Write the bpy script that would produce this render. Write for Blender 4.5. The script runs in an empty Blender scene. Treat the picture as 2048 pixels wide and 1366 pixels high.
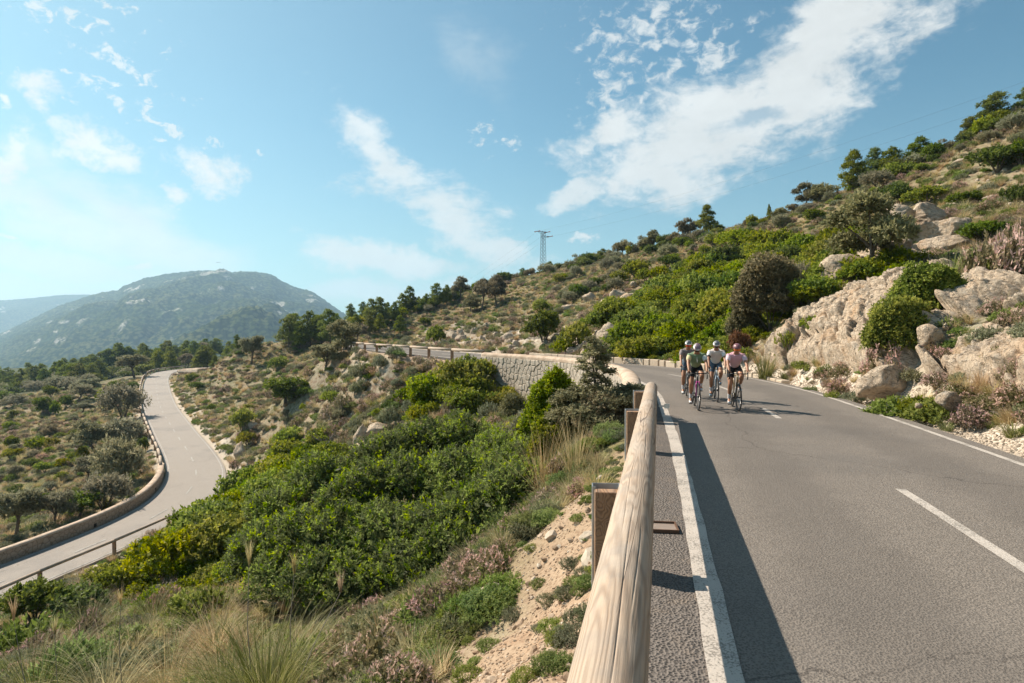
import bpy, math, random
import numpy as np
from mathutils import Vector, Matrix, Euler

# ---------------------------------------------------------------- camera, world, sun, exposure
S = bpy.context.scene
COL = S.collection
F = 1251.6                      # focal length in photo pixels (22 mm on a 36 mm sensor)
HOR = 660.0                     # horizon row of the photo
CAMZ = 2.0
cam_d = bpy.data.cameras.new('camera'); cam = bpy.data.objects.new('camera', cam_d); COL.objects.link(cam)
cam_d.lens = 22; cam_d.sensor_width = 36; cam_d.clip_start = 0.05; cam_d.clip_end = 30000
cam.location = (0, 0, CAMZ); cam.rotation_euler = (math.radians(90) - math.atan((683 - HOR) / F), 0, 0)
S.camera = cam
S.view_settings.view_transform = 'Standard'; S.view_settings.look = 'None'
S.view_settings.exposure = 0.85; S.view_settings.gamma = 1.0; S.view_settings.use_curve_mapping = False
S.cycles.max_bounces = 6; S.cycles.diffuse_bounces = 3; S.cycles.glossy_bounces = 2
S.cycles.transmission_bounces = 4; S.cycles.transparent_max_bounces = 8; S.cycles.volume_bounces = 0
S.cycles.use_denoising = True
S.cycles.use_adaptive_sampling = True; S.cycles.adaptive_threshold = 0.02

SUNV = Vector((-0.95, 0.60, 1.0)).normalized()      # towards the sun
sun_d = bpy.data.lights.new('sun', 'SUN'); sun_d.energy = 4.9; sun_d.angle = math.radians(0.5); sun_d.color = (1.0, 0.875, 0.73)
sun = bpy.data.objects.new('sun', sun_d); COL.objects.link(sun)
sun.rotation_euler = SUNV.to_track_quat('Z', 'Y').to_euler(); sun.location = (-20, 10, 40)

class NT:
    """small helper to write node trees tersely"""
    def __init__(s, nt): s.nt = nt; nt.nodes.clear()
    def n(s, typ, **kw):
        nd = s.nt.nodes.new(typ)
        ins = kw.pop('ins', {})
        for k, v in kw.items(): setattr(nd, k, v)
        for k, v in ins.items(): s.set(nd, k, v)
        return nd
    def set(s, nd, k, v):
        sock = nd.inputs[k]
        if isinstance(v, bpy.types.NodeSocket): s.nt.links.new(v, sock)
        elif isinstance(v, bpy.types.Node): s.nt.links.new(v.outputs[0], sock)
        else:
            if hasattr(sock, 'default_value'):
                if sock.type == 'RGBA' and len(v) == 3: v = (*v, 1)
                sock.default_value = v
    def m(s, op, a, b=0.0, c=0.0, clamp=False):
        nd = s.nt.nodes.new('ShaderNodeMath'); nd.operation = op; nd.use_clamp = clamp
        s.set(nd, 0, a); s.set(nd, 1, b); s.set(nd, 2, c)
        return nd.outputs[0]
    def mix(s, f, a, b, mode='MIX'):
        nd = s.nt.nodes.new('ShaderNodeMix'); nd.data_type = 'RGBA'; nd.blend_type = mode
        s.set(nd, 0, f); s.set(nd, 6, a); s.set(nd, 7, b)
        return nd.outputs[2]
    def ramp(s, f, stops, interp='LINEAR'):
        nd = s.nt.nodes.new('ShaderNodeValToRGB'); nd.color_ramp.interpolation = interp
        el = nd.color_ramp.elements
        while len(el) < len(stops): el.new(0.5)
        for e, (p, c) in zip(el, stops):
            e.position = p; e.color = (*c, 1) if isinstance(c, tuple) else (c, c, c, 1)
        s.set(nd, 0, f); return nd.outputs[0]
    def sm(s, f, a, b):
        nd = s.nt.nodes.new('ShaderNodeMapRange'); nd.interpolation_type = 'SMOOTHSTEP'
        s.set(nd, 0, f); s.set(nd, 1, a); s.set(nd, 2, b); return nd.outputs[0]
    def noise(s, vec, scale, detail=4, rough=0.55, dist=0.0, out=0):
        nd = s.nt.nodes.new('ShaderNodeTexNoise')
        if vec is not None: s.set(nd, 'Vector', vec)
        s.set(nd, 'Scale', scale); s.set(nd, 'Detail', detail); s.set(nd, 'Roughness', rough); s.set(nd, 'Distortion', dist)
        return nd.outputs[out]
    def vor(s, vec, scale, feature='F1', out=0, rand=1.0):
        nd = s.nt.nodes.new('ShaderNodeTexVoronoi'); nd.feature = feature
        if vec is not None: s.set(nd, 'Vector', vec)
        s.set(nd, 'Scale', scale); s.set(nd, 'Randomness', rand); return nd.outputs[out]
    def scale(s, vec, v):
        nd = s.nt.nodes.new('ShaderNodeMapping'); s.set(nd, 0, vec); s.set(nd, 3, v); return nd.outputs[0]

w = bpy.data.worlds.new('World'); S.world = w; w.use_nodes = True
def world():
    t = NT(w.node_tree)
    out = t.n('ShaderNodeOutputWorld')
    bg = t.n('ShaderNodeBackground')
    sky = t.n('ShaderNodeTexSky', sky_type='NISHITA', sun_disc=False)
    sky.sun_elevation = math.asin(SUNV.z); sky.sun_rotation = math.atan2(SUNV.x, SUNV.y)
    sky.altitude = 300; sky.air_density = 1.0; sky.dust_density = 0.8; sky.ozone_density = 1.6
    co = t.n('ShaderNodeTexCoord').outputs['Generated']
    sp = t.n('ShaderNodeSeparateXYZ', ins={0: co})
    X, Y, Z = sp.outputs
    az = t.m('ARCTAN2', X, Y)                      # azimuth, 0 = +Y
    el = t.m('ARCSINE', Z)
    zc = t.m('ADD', t.m('MAXIMUM', Z, 0.0), 0.10)
    pl = t.n('ShaderNodeCombineXYZ', ins={0: t.m('DIVIDE', X, zc), 1: t.m('DIVIDE', Y, zc), 2: 0.0}).outputs[0]
    ae = t.n('ShaderNodeCombineXYZ', ins={0: az, 1: el, 2: 0.3}).outputs[0]
    def rotc(ang, sx, sy):
        return t.n('ShaderNodeMapping', ins={0: ae, 2: (0, 0, ang), 3: (sx, sy, 1)}).outputs[0]
    fine = t.noise(rotc(-0.55, 5, 13), 1.0, 9, 0.66, 0.6)
    fine2 = t.noise(rotc(0.5, 5, 13), 1.0, 9, 0.66, 0.6)
    puff = t.noise(rotc(0, 24, 30), 1.0, 9, 0.66, 0.2)
    mott = t.noise(rotc(-0.4, 42, 62), 1.0, 5, 0.6, 0.4)
    soft = t.noise(rotc(0.3, 4, 9), 1.0, 6, 0.55, 0.4)
    warp = t.noise(rotc(0, 7, 9), 1.0, 6, 0.6, 0.0, out=1)
    ws = t.n('ShaderNodeSeparateXYZ', ins={0: warp})
    azw = t.m('ADD', az, t.m('MULTIPLY', t.m('SUBTRACT', ws.outputs[0], 0.5), 0.16))
    elw = t.m('ADD', el, t.m('MULTIPLY', t.m('SUBTRACT', ws.outputs[1], 0.5), 0.12))
    def ang(px, py):
        x = (px - 1024) / F; z = (HOR - py) / F
        return math.atan(x), math.atan(z / math.hypot(1, x))
    def blob(px, py, rx, ry, rot=0.0, p=1.0, a_=None, e_=None):
        """soft ellipse at a place on the sky; radii in photo pixels, rot in degrees (clockwise down)"""
        a0, e0 = ang(px, py); A = azw if a_ is None else a_; E = elw if e_ is None else e_
        r = math.radians(rot); c, s_ = math.cos(r), math.sin(r)
        dx = t.m('SUBTRACT', A, a0); dy = t.m('SUBTRACT', e0, E)
        sc = F * (math.cos(a0) ** -1.4)
        u = t.m('ADD', t.m('MULTIPLY', dx, c * sc / rx), t.m('MULTIPLY', dy, s_ * sc / rx))
        v = t.m('ADD', t.m('MULTIPLY', dx, -s_ * sc / ry), t.m('MULTIPLY', dy, c * sc / ry))
        d = t.m('SQRT', t.m('ADD', t.m('MULTIPLY', u, u), t.m('MULTIPLY', v, v)))
        return t.m('SUBTRACT', p, d)               # positive inside
    def mx(*a):
        r = a[0]
        for b in a[1:]: r = t.m('MAXIMUM', r, b)
        return r
    # big sheet of high cloud, upper right; long streak in the middle; low banks on the left
    big = mx(blob(1690, 30, 270, 130, -38), blob(1600, 150, 260, 125, -38), blob(1440, 250, 310, 115, -20), blob(1330, 350, 175, 70, 8), blob(1800, -60, 320, 140, -20), blob(1230, 270, 130, 60, -15))
    mo2 = t.m('MULTIPLY', t.m('SUBTRACT', mott, 0.5), 0.9)
    bigd = t.sm(t.m('ADD', t.m('ADD', t.m('MULTIPLY', big, 1.05), mo2), t.m('MULTIPLY', t.m('SUBTRACT', fine, 0.5), 1.9)), -0.10, 0.62)
    hole = t.sm(t.m('ADD', blob(1490, 243, 70, 26, -8), t.m('MULTIPLY', t.m('SUBTRACT', fine, 0.5), 1.6)), 0.0, 0.7)
    bigd = t.m('MULTIPLY', bigd, t.m('SUBTRACT', 1.0, t.m('MULTIPLY', hole, 0.6)))
    mk = mx(blob(1290, 60, 150, 85, 0), blob(1250, 170, 90, 55, -20), blob(1390, 110, 110, 60, -30))
    mkd = t.sm(t.m('ADD', t.m('MULTIPLY', mk, 0.6), t.m('MULTIPLY', t.m('SUBTRACT', mott, 0.5), 3.4)), 0.1, 0.95)
    st = mx(blob(800, 330, 185, 52, 34), blob(900, 420, 200, 66, 22), blob(985, 490, 160, 66, 20), blob(790, 525, 190, 34, 8), blob(1140, 390, 70, 26, -20))
    std = t.m('MULTIPLY', t.sm(t.m('ADD', t.m('ADD', st, mo2), t.m('MULTIPLY', t.m('SUBTRACT', fine2, 0.5), 2.4)), -0.05, 0.8), 0.9)
    lw = mx(blob(60, 400, 280, 70, 22), blob(250, 440, 250, 75, 26), blob(60, 520, 330, 50, 6), blob(60, 585, 420, 45, 2), blob(760, 590, 300, 30, 2))
    lwd = t.m('MULTIPLY', t.sm(t.m('ADD', t.m('ADD', lw, t.m('MULTIPLY', t.m('SUBTRACT', fine2, 0.5), 1.4)), t.m('MULTIPLY', t.m('SUBTRACT', soft, 0.5), 1.6)), -0.2, 0.85), 0.74)
    cu = mx(blob(425, 350, 84, 56, 10), blob(222, 298, 92, 52, 5), blob(15, 320, 72, 72, 45), blob(100, 185, 62, 44, 10), blob(345, 400, 34, 26, 0),
            blob(-10, 190, 22, 22, 0), blob(285, 525, 40, 14, 0), blob(1174, 474, 20, 9, 10), blob(15, 458, 30, 10, 0))
    cud = t.sm(t.m('ADD', t.m('MULTIPLY', cu, 1.3), t.m('MULTIPLY', t.m('SUBTRACT', puff, 0.5), 3.4)), -0.15, 1.0)
    fl = mx(blob(210, 60, 120, 60, 20), blob(300, 235, 190, 32, 18), blob(290, 130, 90, 40, 30), blob(975, 262, 48, 20, 10), blob(985, 300, 60, 20, 0))
    fld = t.m('MULTIPLY', t.sm(t.m('ADD', t.m('MULTIPLY', fl, 0.7), t.m('MULTIPLY', t.m('SUBTRACT', mott, 0.52), 5.0)), 0.25, 1.0), 0.8)
    wisp = t.m('MULTIPLY', t.sm(t.m('ADD', blob(950, 110, 150, 70, 40), t.m('MULTIPLY', t.m('SUBTRACT', fine, 0.5), 1.8)), 0.1, 1.4), 0.35)
    # elsewhere (outside the picture): the same broken high cloud
    away = t.sm(t.m('ABSOLUTE', az), 0.95, 1.25)
    els = t.m('MULTIPLY', t.m('MULTIPLY', t.sm(t.m('ADD', t.m('MULTIPLY', fine, 0.6), t.m('MULTIPLY', soft, 0.5)), 0.58, 0.72), away), 0.7)
    cov = mx(bigd, t.m('MULTIPLY', mkd, 0.85), std, lwd, cud, fld, wisp, els)
    cov = t.m('MULTIPLY', t.m('MULTIPLY', cov, 0.9), t.sm(el, 0.0, 0.02))
    tint = t.mix(1.0, sky.outputs[0], (0.66, 1.0, 0.93), 'MULTIPLY')
    # thin bright veil towards the sun and the horizon
    sd = t.n('ShaderNodeVectorMath', operation='DOT_PRODUCT', ins={0: co, 1: tuple(SUNV)}).outputs['Value']
    veil = t.m('ADD', t.m('MULTIPLY', t.sm(sd, 0.45, 1.0), 0.16), t.m('MULTIPLY', t.m('SUBTRACT', 1.0, t.sm(el, -0.02, 0.36)), 0.34))
    shade = t.m('ADD', 0.82, t.m('MULTIPLY', t.noise(rotc(-0.3, 12, 20), 1.0, 7, 0.62), 0.40))
    cl = t.mix(1.0, (7.2, 7.3, 7.1), t.n('ShaderNodeCombineXYZ', ins={0: shade, 1: shade, 2: shade}).outputs[0], 'MULTIPLY')
    col = t.mix(t.m('MINIMUM', veil, 0.75), tint, (4.0, 5.1, 5.45))
    col = t.mix(cov, col, cl)
    t.set(bg, 0, col); t.set(bg, 1, 0.069)
    t.nt.links.new(bg.outputs[0], out.inputs[0])
world()

# ---------------------------------------------------------------- numpy noise
def _h(ix, iy, iz, seed):
    n = (ix * 374761393 + iy * 668265263 + iz * 2147483647 + seed * 1274126177) & 0xffffffff
    n = ((n ^ (n >> 13)) * 1274126177) & 0xffffffff
    n = (n ^ (n >> 16)) & 0xffffffff
    return n.astype(np.float64) / 4294967295.0
def vnoise3(x, y, z, seed=0):
    x = np.asarray(x, float); y = np.asarray(y, float); z = np.asarray(z, float) + np.zeros_like(x)
    ix = np.floor(x).astype(np.int64); iy = np.floor(y).astype(np.int64); iz = np.floor(z).astype(np.int64)
    fx, fy, fz = x - ix, y - iy, z - iz
    u, v, q = fx * fx * (3 - 2 * fx), fy * fy * (3 - 2 * fy), fz * fz * (3 - 2 * fz)
    r = 0
    for a in (0, 1):
        for b in (0, 1):
            for c in (0, 1):
                r = r + _h(ix + a, iy + b, iz + c, seed) * (u if a else 1 - u) * (v if b else 1 - v) * (q if c else 1 - q)
    return r * 2 - 1
def fbm(x, y, z=0.0, oct=4, seed=0, lac=2.03, gain=0.5):
    r = 0; a = 1; t = 0
    x = np.asarray(x, float); y = np.asarray(y, float); z = z + np.zeros_like(x)
    for i in range(oct):
        r = r + a * vnoise3(x, y, z, seed + i * 17); t += a; a *= gain; x = x * lac + 3.1; y = y * lac + 1.7; z = z * lac + 5.3
    return r / t
def sstep(a, b, x):
    t = np.clip((x - a) / (b - a), 0, 1); return t * t * (3 - 2 * t)

# ---------------------------------------------------------------- object helpers
def tag(o, label=None, cat=None, group=None, kind=None):
    if label: o['label'] = label
    if cat: o['category'] = cat
    if group: o['group'] = group
    if kind: o['kind'] = kind
    return o
def link(name, data, parent=None, loc=None, rot=None, scl=None):
    o = bpy.data.objects.new(name, data); COL.objects.link(o)
    if parent is not None: o.parent = parent
    if loc is not None: o.location = loc
    if rot is not None: o.rotation_euler = rot
    if scl is not None: o.scale = scl if hasattr(scl, '__len__') else (scl,) * 3
    return o
def thing(name, label, cat, loc=(0, 0, 0), rz=0.0, group=None, scl=None):
    return tag(link(name, None, None, loc, (0, 0, rz), scl), label, cat, group)
def npmesh(name, V, Fq, mats=(), smooth=False, attrs=None, midx=None):
    """V (n,3); Fq (m,k) equal sided faces or list of such arrays"""
    me = bpy.data.meshes.new(name)
    V = np.asarray(V, np.float32)
    Fs = Fq if isinstance(Fq, list) else [Fq]
    Fs = [np.asarray(f, np.int32) for f in Fs if len(f)]
    nl = sum(f.size for f in Fs); npoly = sum(len(f) for f in Fs)
    me.vertices.add(len(V)); me.vertices.foreach_set('co', V.ravel())
    me.loops.add(nl); me.polygons.add(npoly)
    me.loops.foreach_set('vertex_index', np.concatenate([f.ravel() for f in Fs]))
    sizes = np.concatenate([np.full(len(f), f.shape[1], np.int32) for f in Fs])
    starts = np.concatenate([[0], np.cumsum(sizes)[:-1]]).astype(np.int32)
    me.polygons.foreach_set('loop_start', starts)
    me.polygons.foreach_set('use_smooth', np.full(npoly, bool(smooth)))
    if midx is not None: me.polygons.foreach_set('material_index', np.asarray(midx, np.int32))
    for m in (mats if isinstance(mats, (list, tuple)) else [mats]): me.materials.append(m)
    me.update(calc_edges=True)
    if attrs:
        for k, a in attrs.items():
            a = np.asarray(a, np.float32)
            if a.ndim == 1:
                at = me.attributes.new(k, 'FLOAT', 'POINT'); at.data.foreach_set('value', a)
            else:
                at = me.attributes.new(k, 'FLOAT_COLOR', 'POINT')
                c = np.ones((len(a), 4), np.float32); c[:, :3] = a; at.data.foreach_set('color', c.ravel())
    me.validate(clean_customdata=False)
    return me
class MB:
    """collects boxes, tubes and prisms and links them as one mesh"""
    def __init__(s): s.v = []; s.f = []; s.n = 0
    def add(s, V, Fc):
        for f in Fc: s.f.append(tuple(i + s.n for i in f))
        s.v.extend([tuple(p) for p in V]); s.n += len(V)
        return s
    def box(s, c, d, rot=None, taper=1.0):
        c = Vector(c); M = (rot if isinstance(rot, Matrix) else Euler(rot).to_matrix()) if rot is not None else Matrix.Identity(3)
        V = []
        for z in (-1, 1):
            k = taper if z > 0 else 1
            for x, y in ((-1, -1), (1, -1), (1, 1), (-1, 1)):
                V.append(c + M @ Vector((x * d[0] / 2 * k, y * d[1] / 2 * k, z * d[2] / 2)))
        return s.add(V, [(0, 3, 2, 1), (4, 5, 6, 7), (0, 1, 5, 4), (1, 2, 6, 5), (2, 3, 7, 6), (3, 0, 4, 7)])
    def tube(s, pts, r, seg=8, caps=True, squash=1.0):
        pts = [Vector(p) for p in pts]; rs = r if hasattr(r, '__len__') else [r] * len(pts)
        V = []; n = len(pts); up = None
        for i, p in enumerate(pts):
            d = (pts[min(i + 1, n - 1)] - pts[max(i - 1, 0)]).normalized()
            if up is None:
                up = Vector((0, 0, 1)) if abs(d.z) < 0.9 else Vector((0, 1, 0))
            a = d.cross(up)
            if a.length < 1e-4: a = d.cross(Vector((1, 0, 0)))
            a.normalize(); b = a.cross(d).normalized(); up = b
            for k in range(seg):
                t = 2 * math.pi * k / seg
                V.append(p + a * math.cos(t) * rs[i] + b * math.sin(t) * rs[i] * squash)
        Fc = []
        for i in range(n - 1):
            for k in range(seg):
                k2 = (k + 1) % seg
                Fc.append((i * seg + k, i * seg + k2, (i + 1) * seg + k2, (i + 1) * seg + k))
        if caps:
            Fc.append(tuple(reversed(range(seg)))); Fc.append(tuple((n - 1) * seg + k for k in range(seg)))
        return s.add(V, Fc)
    def mesh(s, name, m, smooth=False, bevel=None):
        me = bpy.data.meshes.new(name); me.from_pydata(s.v, [], s.f)
        for q in (m if isinstance(m, (list, tuple)) else [m]): me.materials.append(q)
        me.polygons.foreach_set('use_smooth', [bool(smooth)] * len(me.polygons))
        me.update()
        import bmesh
        bm = bmesh.new(); bm.from_mesh(me)
        if bevel: bmesh.ops.bevel(bm, geom=bm.edges[:], offset=bevel, segments=1, affect='EDGES', clamp_overlap=True)
        bmesh.ops.recalc_face_normals(bm, faces=bm.faces)
        bm.to_mesh(me); bm.free()
        return me
    def build(s, name, m, parent=None, smooth=False, bevel=None, **kw):
        return link(name, s.mesh(name, m, smooth, bevel), parent, **kw)

# ---------------------------------------------------------------- splines
def catmull(P, step=0.5):
    P = np.asarray(P, float); out = []
    Q = np.vstack([2 * P[0] - P[1], P, 2 * P[-1] - P[-2]])
    for i in range(1, len(Q) - 2):
        n = max(2, int(np.linalg.norm(Q[i + 1] - Q[i]) / step))
        t = np.linspace(0, 1, n, endpoint=False)[:, None]
        a, b, c, d = Q[i - 1], Q[i], Q[i + 1], Q[i + 2]
        out.append(0.5 * ((2 * b) + (-a + c) * t + (2 * a - 5 * b + 4 * c - d) * t ** 2 + (-a + 3 * b - 3 * c + d) * t ** 3))
    out.append(P[-1:]); return np.vstack(out)
def resample(P, step):
    d = np.linalg.norm(np.diff(P[:, :2], axis=0), axis=1); s = np.concatenate([[0], np.cumsum(d)])
    n = max(2, int(round(s[-1] / step))); t = np.linspace(0, s[-1], n + 1)
    return np.stack([np.interp(t, s, P[:, k]) for k in range(P.shape[1])], 1), t
def nrm(P):                                  # right-hand normal in plan
    d = np.gradient(P[:, :2], axis=0); d /= np.linalg.norm(d, axis=1)[:, None] + 1e-9
    return np.stack([d[:, 1], -d[:, 0]], 1)
def offs(P, o):
    q = P.copy(); q[:, :2] += nrm(P) * (np.asarray(o)[:, None] if hasattr(o, '__len__') else o); return q

# main road (z = 0) and the lower road
MC = catmull([(-0.9, -16, 0), (0.9, -9, 0), (3.05, 0.2, 0), (3.66, 3, 0), (4.78, 8, 0), (6.02, 14, 0), (7.12, 20, 0), (7.4, 24.5, 0), (7.05, 28.5, 0), (5.9, 32.7, 0), (3.9, 36.6, 0),
              (1.2, 40.6, 0), (-1.9, 45.4, 0), (-6.3, 53.6, 0), (-11.4, 62.5, 0), (-16.2, 74, 0), (-19.5, 84, 0), (-20, 95, -0.2), (-17, 108, -0.5)], 0.4)
MC, MS = resample(MC, 0.4)
HW = 2.45
Lp = [(-30.5, 12), (-29.4, 24), (-28, 33), (-27.3, 37.0), (-26.9, 42.4), (-27.9, 48.8), (-30.4, 55.5), (-35.6, 64), (-44.5, 77.6), (-58.5, 99.7), (-75, 128), (-87.5, 150), (-94, 166), (-93, 182), (-84, 196)]
Rp = [(-26.0, 12), (-25.4, 22), (-24.6, 31), (-23.4, 35.4), (-22.3, 40.7), (-22.2, 46), (-24.4, 52.5), (-29, 61), (-38.5, 75.5), (-53, 98), (-69.5, 126), (-81, 148), (-87.5, 163.5), (-87, 174), (-80, 188)]
LL = catmull([(a, b, 0) for a, b in Lp], 0.6); RR = catmull([(a, b, 0) for a, b in Rp], 0.6)
LL, _ = resample(LL, 1.0); RR = np.stack([np.interp(np.linspace(0, 1, len(LL)), np.linspace(0, 1, len(RR)), RR[:, k]) for k in range(3)], 1)
LC = (LL + RR) / 2
LC[:, 2] = CAMZ - 1.3 * (10.0 - 1.55 * np.clip((LC[:, 1] - 30) / 130, 0, 1))
LC, LS = resample(LC, 0.8)
LHW = 2.15

def sdist(P, x, y):
    """signed distance (right positive) to polyline P, plus index position and z"""
    x = np.asarray(x, float).ravel(); y = np.asarray(y, float).ravel()
    best = np.full(x.shape, 1e9); sg = np.zeros_like(x); idx = np.zeros_like(x); zz = np.zeros_like(x)
    A = P[:-1]; B = P[1:]
    for i in range(len(A)):
        dx, dy = B[i, 0] - A[i, 0], B[i, 1] - A[i, 1]; L = dx * dx + dy * dy
        t = np.clip(((x - A[i, 0]) * dx + (y - A[i, 1]) * dy) / L, 0, 1)
        ex = x - A[i, 0] - t * dx; ey = y - A[i, 1] - t * dy
        d = ex * ex + ey * ey
        m = d < best
        if m.any():
            best[m] = d[m]; sg[m] = (ex * dy - ey * dx)[m]; idx[m] = i + t[m]; zz[m] = (A[i, 2] + t * (B[i, 2] - A[i, 2]))[m]
    return np.sqrt(best) * np.where(sg >= 0, 1, -1), idx, zz
MCc = MC[::3]; LCc = LC[::2]                  # coarse copies for distance queries

# ---------------------------------------------------------------- terrain control points
def PZ(px, py, Z): return ((px - 1024) / F * Z, Z, CAMZ - (py - HOR) / F * Z)
def PD(px, py, D):
    Z = D * F / (py - HOR); return ((px - 1024) / F * Z, Z, CAMZ - D)
ctrl = [(x_, y_, z_) for y_, c_, k_ in ((11, 5.4, .8), (14, 6.0, .85), (18, 6.8, 1.05), (21.5, 7.25, 1.2), (25, 7.4, 1.15)) for x_, z_ in ((c_ + 3.8, .1), (c_ + 5.3, 1.6 * k_), (c_ + 7.2, 2.7 * k_))]
for a in [(1100, 1300, 2.45), (1180, 1100, 2.4), (1250, 930, 2.45), (1150, 1000, 2.75), (1000, 1250, 3.0), (800, 1300, 3.7), (600, 1366, 4.4), (400, 1366, 5.3),
          (200, 1366, 6.1), (0, 1366, 6.9), (-300, 1400, 9.5), (300, 1250, 7.4), (100, 1230, 9.6), (450, 1180, 8.2), (370, 1100, 12.0), (270, 1140, 13.0), (150, 1200, 12.6),
          (800, 1200, 4.9), (950, 1080, 4.4), (1050, 960, 4.2), (900, 930, 5.6), (700, 1050, 6.8), (600, 980, 8.4), (500, 1000, 10.8), (480, 930, 11.4), (460, 870, 11.2),
          (600, 850, 9.0), (600, 780, 7.8), (520, 800, 9.2), (700, 860, 7.4), (700, 760, 5.2), (800, 860, 6.4), (850, 790, 4.9), (950, 860, 5.0), (900, 760, 3.6),
          (600, 720, 5.3), (500, 750, 7.2), (440, 770, 8.9), (420, 740, 7.6)]:
    ctrl.append(PD(*a))
for a in [(1010, 735, 38.5), (1150, 790, 33.0), (1240, 860, 23.5), (1060, 790, 36.2),
          (480, 700, 112), (560, 690, 118), (400, 745, 150), (620, 672, 125), (660, 668, 118), (700, 655, 122), (740, 645, 130), (820, 620, 142), (900, 600, 150), (1000, 578, 155),
          (1090, 556, 150), (1200, 527, 128), (1300, 503, 108), (1400, 477, 95), (1500, 452, 86), (1600, 425, 80), (1700, 387, 75), (1800, 350, 72), (1900, 305, 69), (2048, 250, 65), (2300, 150, 62),
          (1950, 420, 45), (2048, 470, 31), (1850, 470, 38), (1700, 520, 40), (1760, 590, 27), (1640, 590, 30), (2048, 600, 18), (1950, 560, 24), (2300, 500, 18),
          (1050, 640, 78), (1000, 690, 60), (1200, 620, 62), (1150, 660, 52), (1400, 610, 50), (1400, 660, 40), (1300, 680, 42), (1560, 650, 32), (1550, 560, 48), (1300, 580, 72), (1500, 700, 29.5),
          (850, 660, 86), (900, 650, 84), (780, 672, 92), (700, 676, 105)]:
    ctrl.append(PZ(*a))
# behind the skyline the ground falls away again
for px, py, Z in [(620, 690, 170), (740, 690, 180), (900, 660, 200), (1090, 640, 205), (1300, 590, 160), (1500, 540, 125), (1700, 490, 112), (1900, 430, 105), (2300, 330, 100)]:
    ctrl.append(PZ(px, py, Z))
# slope beyond the lower road and the pine belt
for px, py, Z in [(180, 960, 62), (60, 1040, 48), (-200, 1150, 42), (0, 850, 100), (150, 830, 105), (230, 850, 84), (260, 800, 110), (100, 780, 160), (200, 770, 165), (270, 755, 180),
                  (-200, 850, 120), (0, 760, 230), (200, 742, 230), (350, 724, 235), (450, 712, 230), (540, 705, 230), (-300, 760, 300), (100, 745, 330), (450, 735, 330), (700, 730, 330), (-400, 740, 600), (400, 735, 600), (800, 725, 600), (1300, 700, 600), (2200, 660, 600)]:
    ctrl.append(PZ(px, py, Z))
for i in range(0, len(MCc), 4):
    for o in (-3.6, 3.6):
        if -3.6 <= o < 0 and 14 < MCc[i, 1] < 41: continue
        p = offs(MCc, o)[i]; ctrl.append((p[0], p[1], p[2] - 0.05))
for i in range(0, len(LCc), 4):
    for o in (-3.4, 3.2):
        p = offs(LCc, o)[i]; ctrl.append((p[0], p[1], p[2] - (0.35 if o < 0 else -0.15)))
ctrl += [(14, -15, 6), (22, -5, 12), (10, -3, 1.6), (14, 4, 4.6), (30, 10, 12), (60, 20, 26), (60, -30, 30), (-12, -15, -7), (-40, -30, -22), (0, -60, -6), (60, 60, 27), (90, 60, 24), (-45, 10, -18), (-80, 20, -30), (10.6, 8, 0.5), (11.5, 12, 1.0),
         (-200, 60, -52), (-200, -80, -60), (120, 0, 40), (0, -200, -20), (200, 200, 10), (-16, 15, -8.6), (-14, 8, -6.5), (-9, 4, -4.2), (-5, 1, -2.6)]
ctrl = np.array(ctrl)
def tps_fit(P, lam=0.02):
    n = len(P); d2 = ((P[:, None, :2] - P[None, :, :2]) ** 2).sum(2)
    K = 0.5 * d2 * np.log(d2 + 1e-9); K[np.arange(n), np.arange(n)] = lam * 10
    A = np.zeros((n + 3, n + 3)); A[:n, :n] = K; A[:n, n] = 1; A[:n, n + 1:] = P[:, :2]; A[n, :n] = 1; A[n + 1:, :n] = P[:, :2].T
    return np.linalg.solve(A, np.concatenate([P[:, 2], [0, 0, 0]]))
_c = tps_fit(ctrl)
def tps(x, y):
    r = np.empty(len(x)); n = len(ctrl)
    for i in range(0, len(x), 20000):
        xs, ys = x[i:i + 20000], y[i:i + 20000]
        d2 = (xs[:, None] - ctrl[None, :, 0]) ** 2 + (ys[:, None] - ctrl[None, :, 1]) ** 2
        r[i:i + 20000] = (0.5 * d2 * np.log(d2 + 1e-9)) @ _c[:n] + _c[n] + _c[n + 1] * xs + _c[n + 2] * ys
    return r
BUMPS = []        # (x, y, radius, height) local outcrop swells
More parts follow.
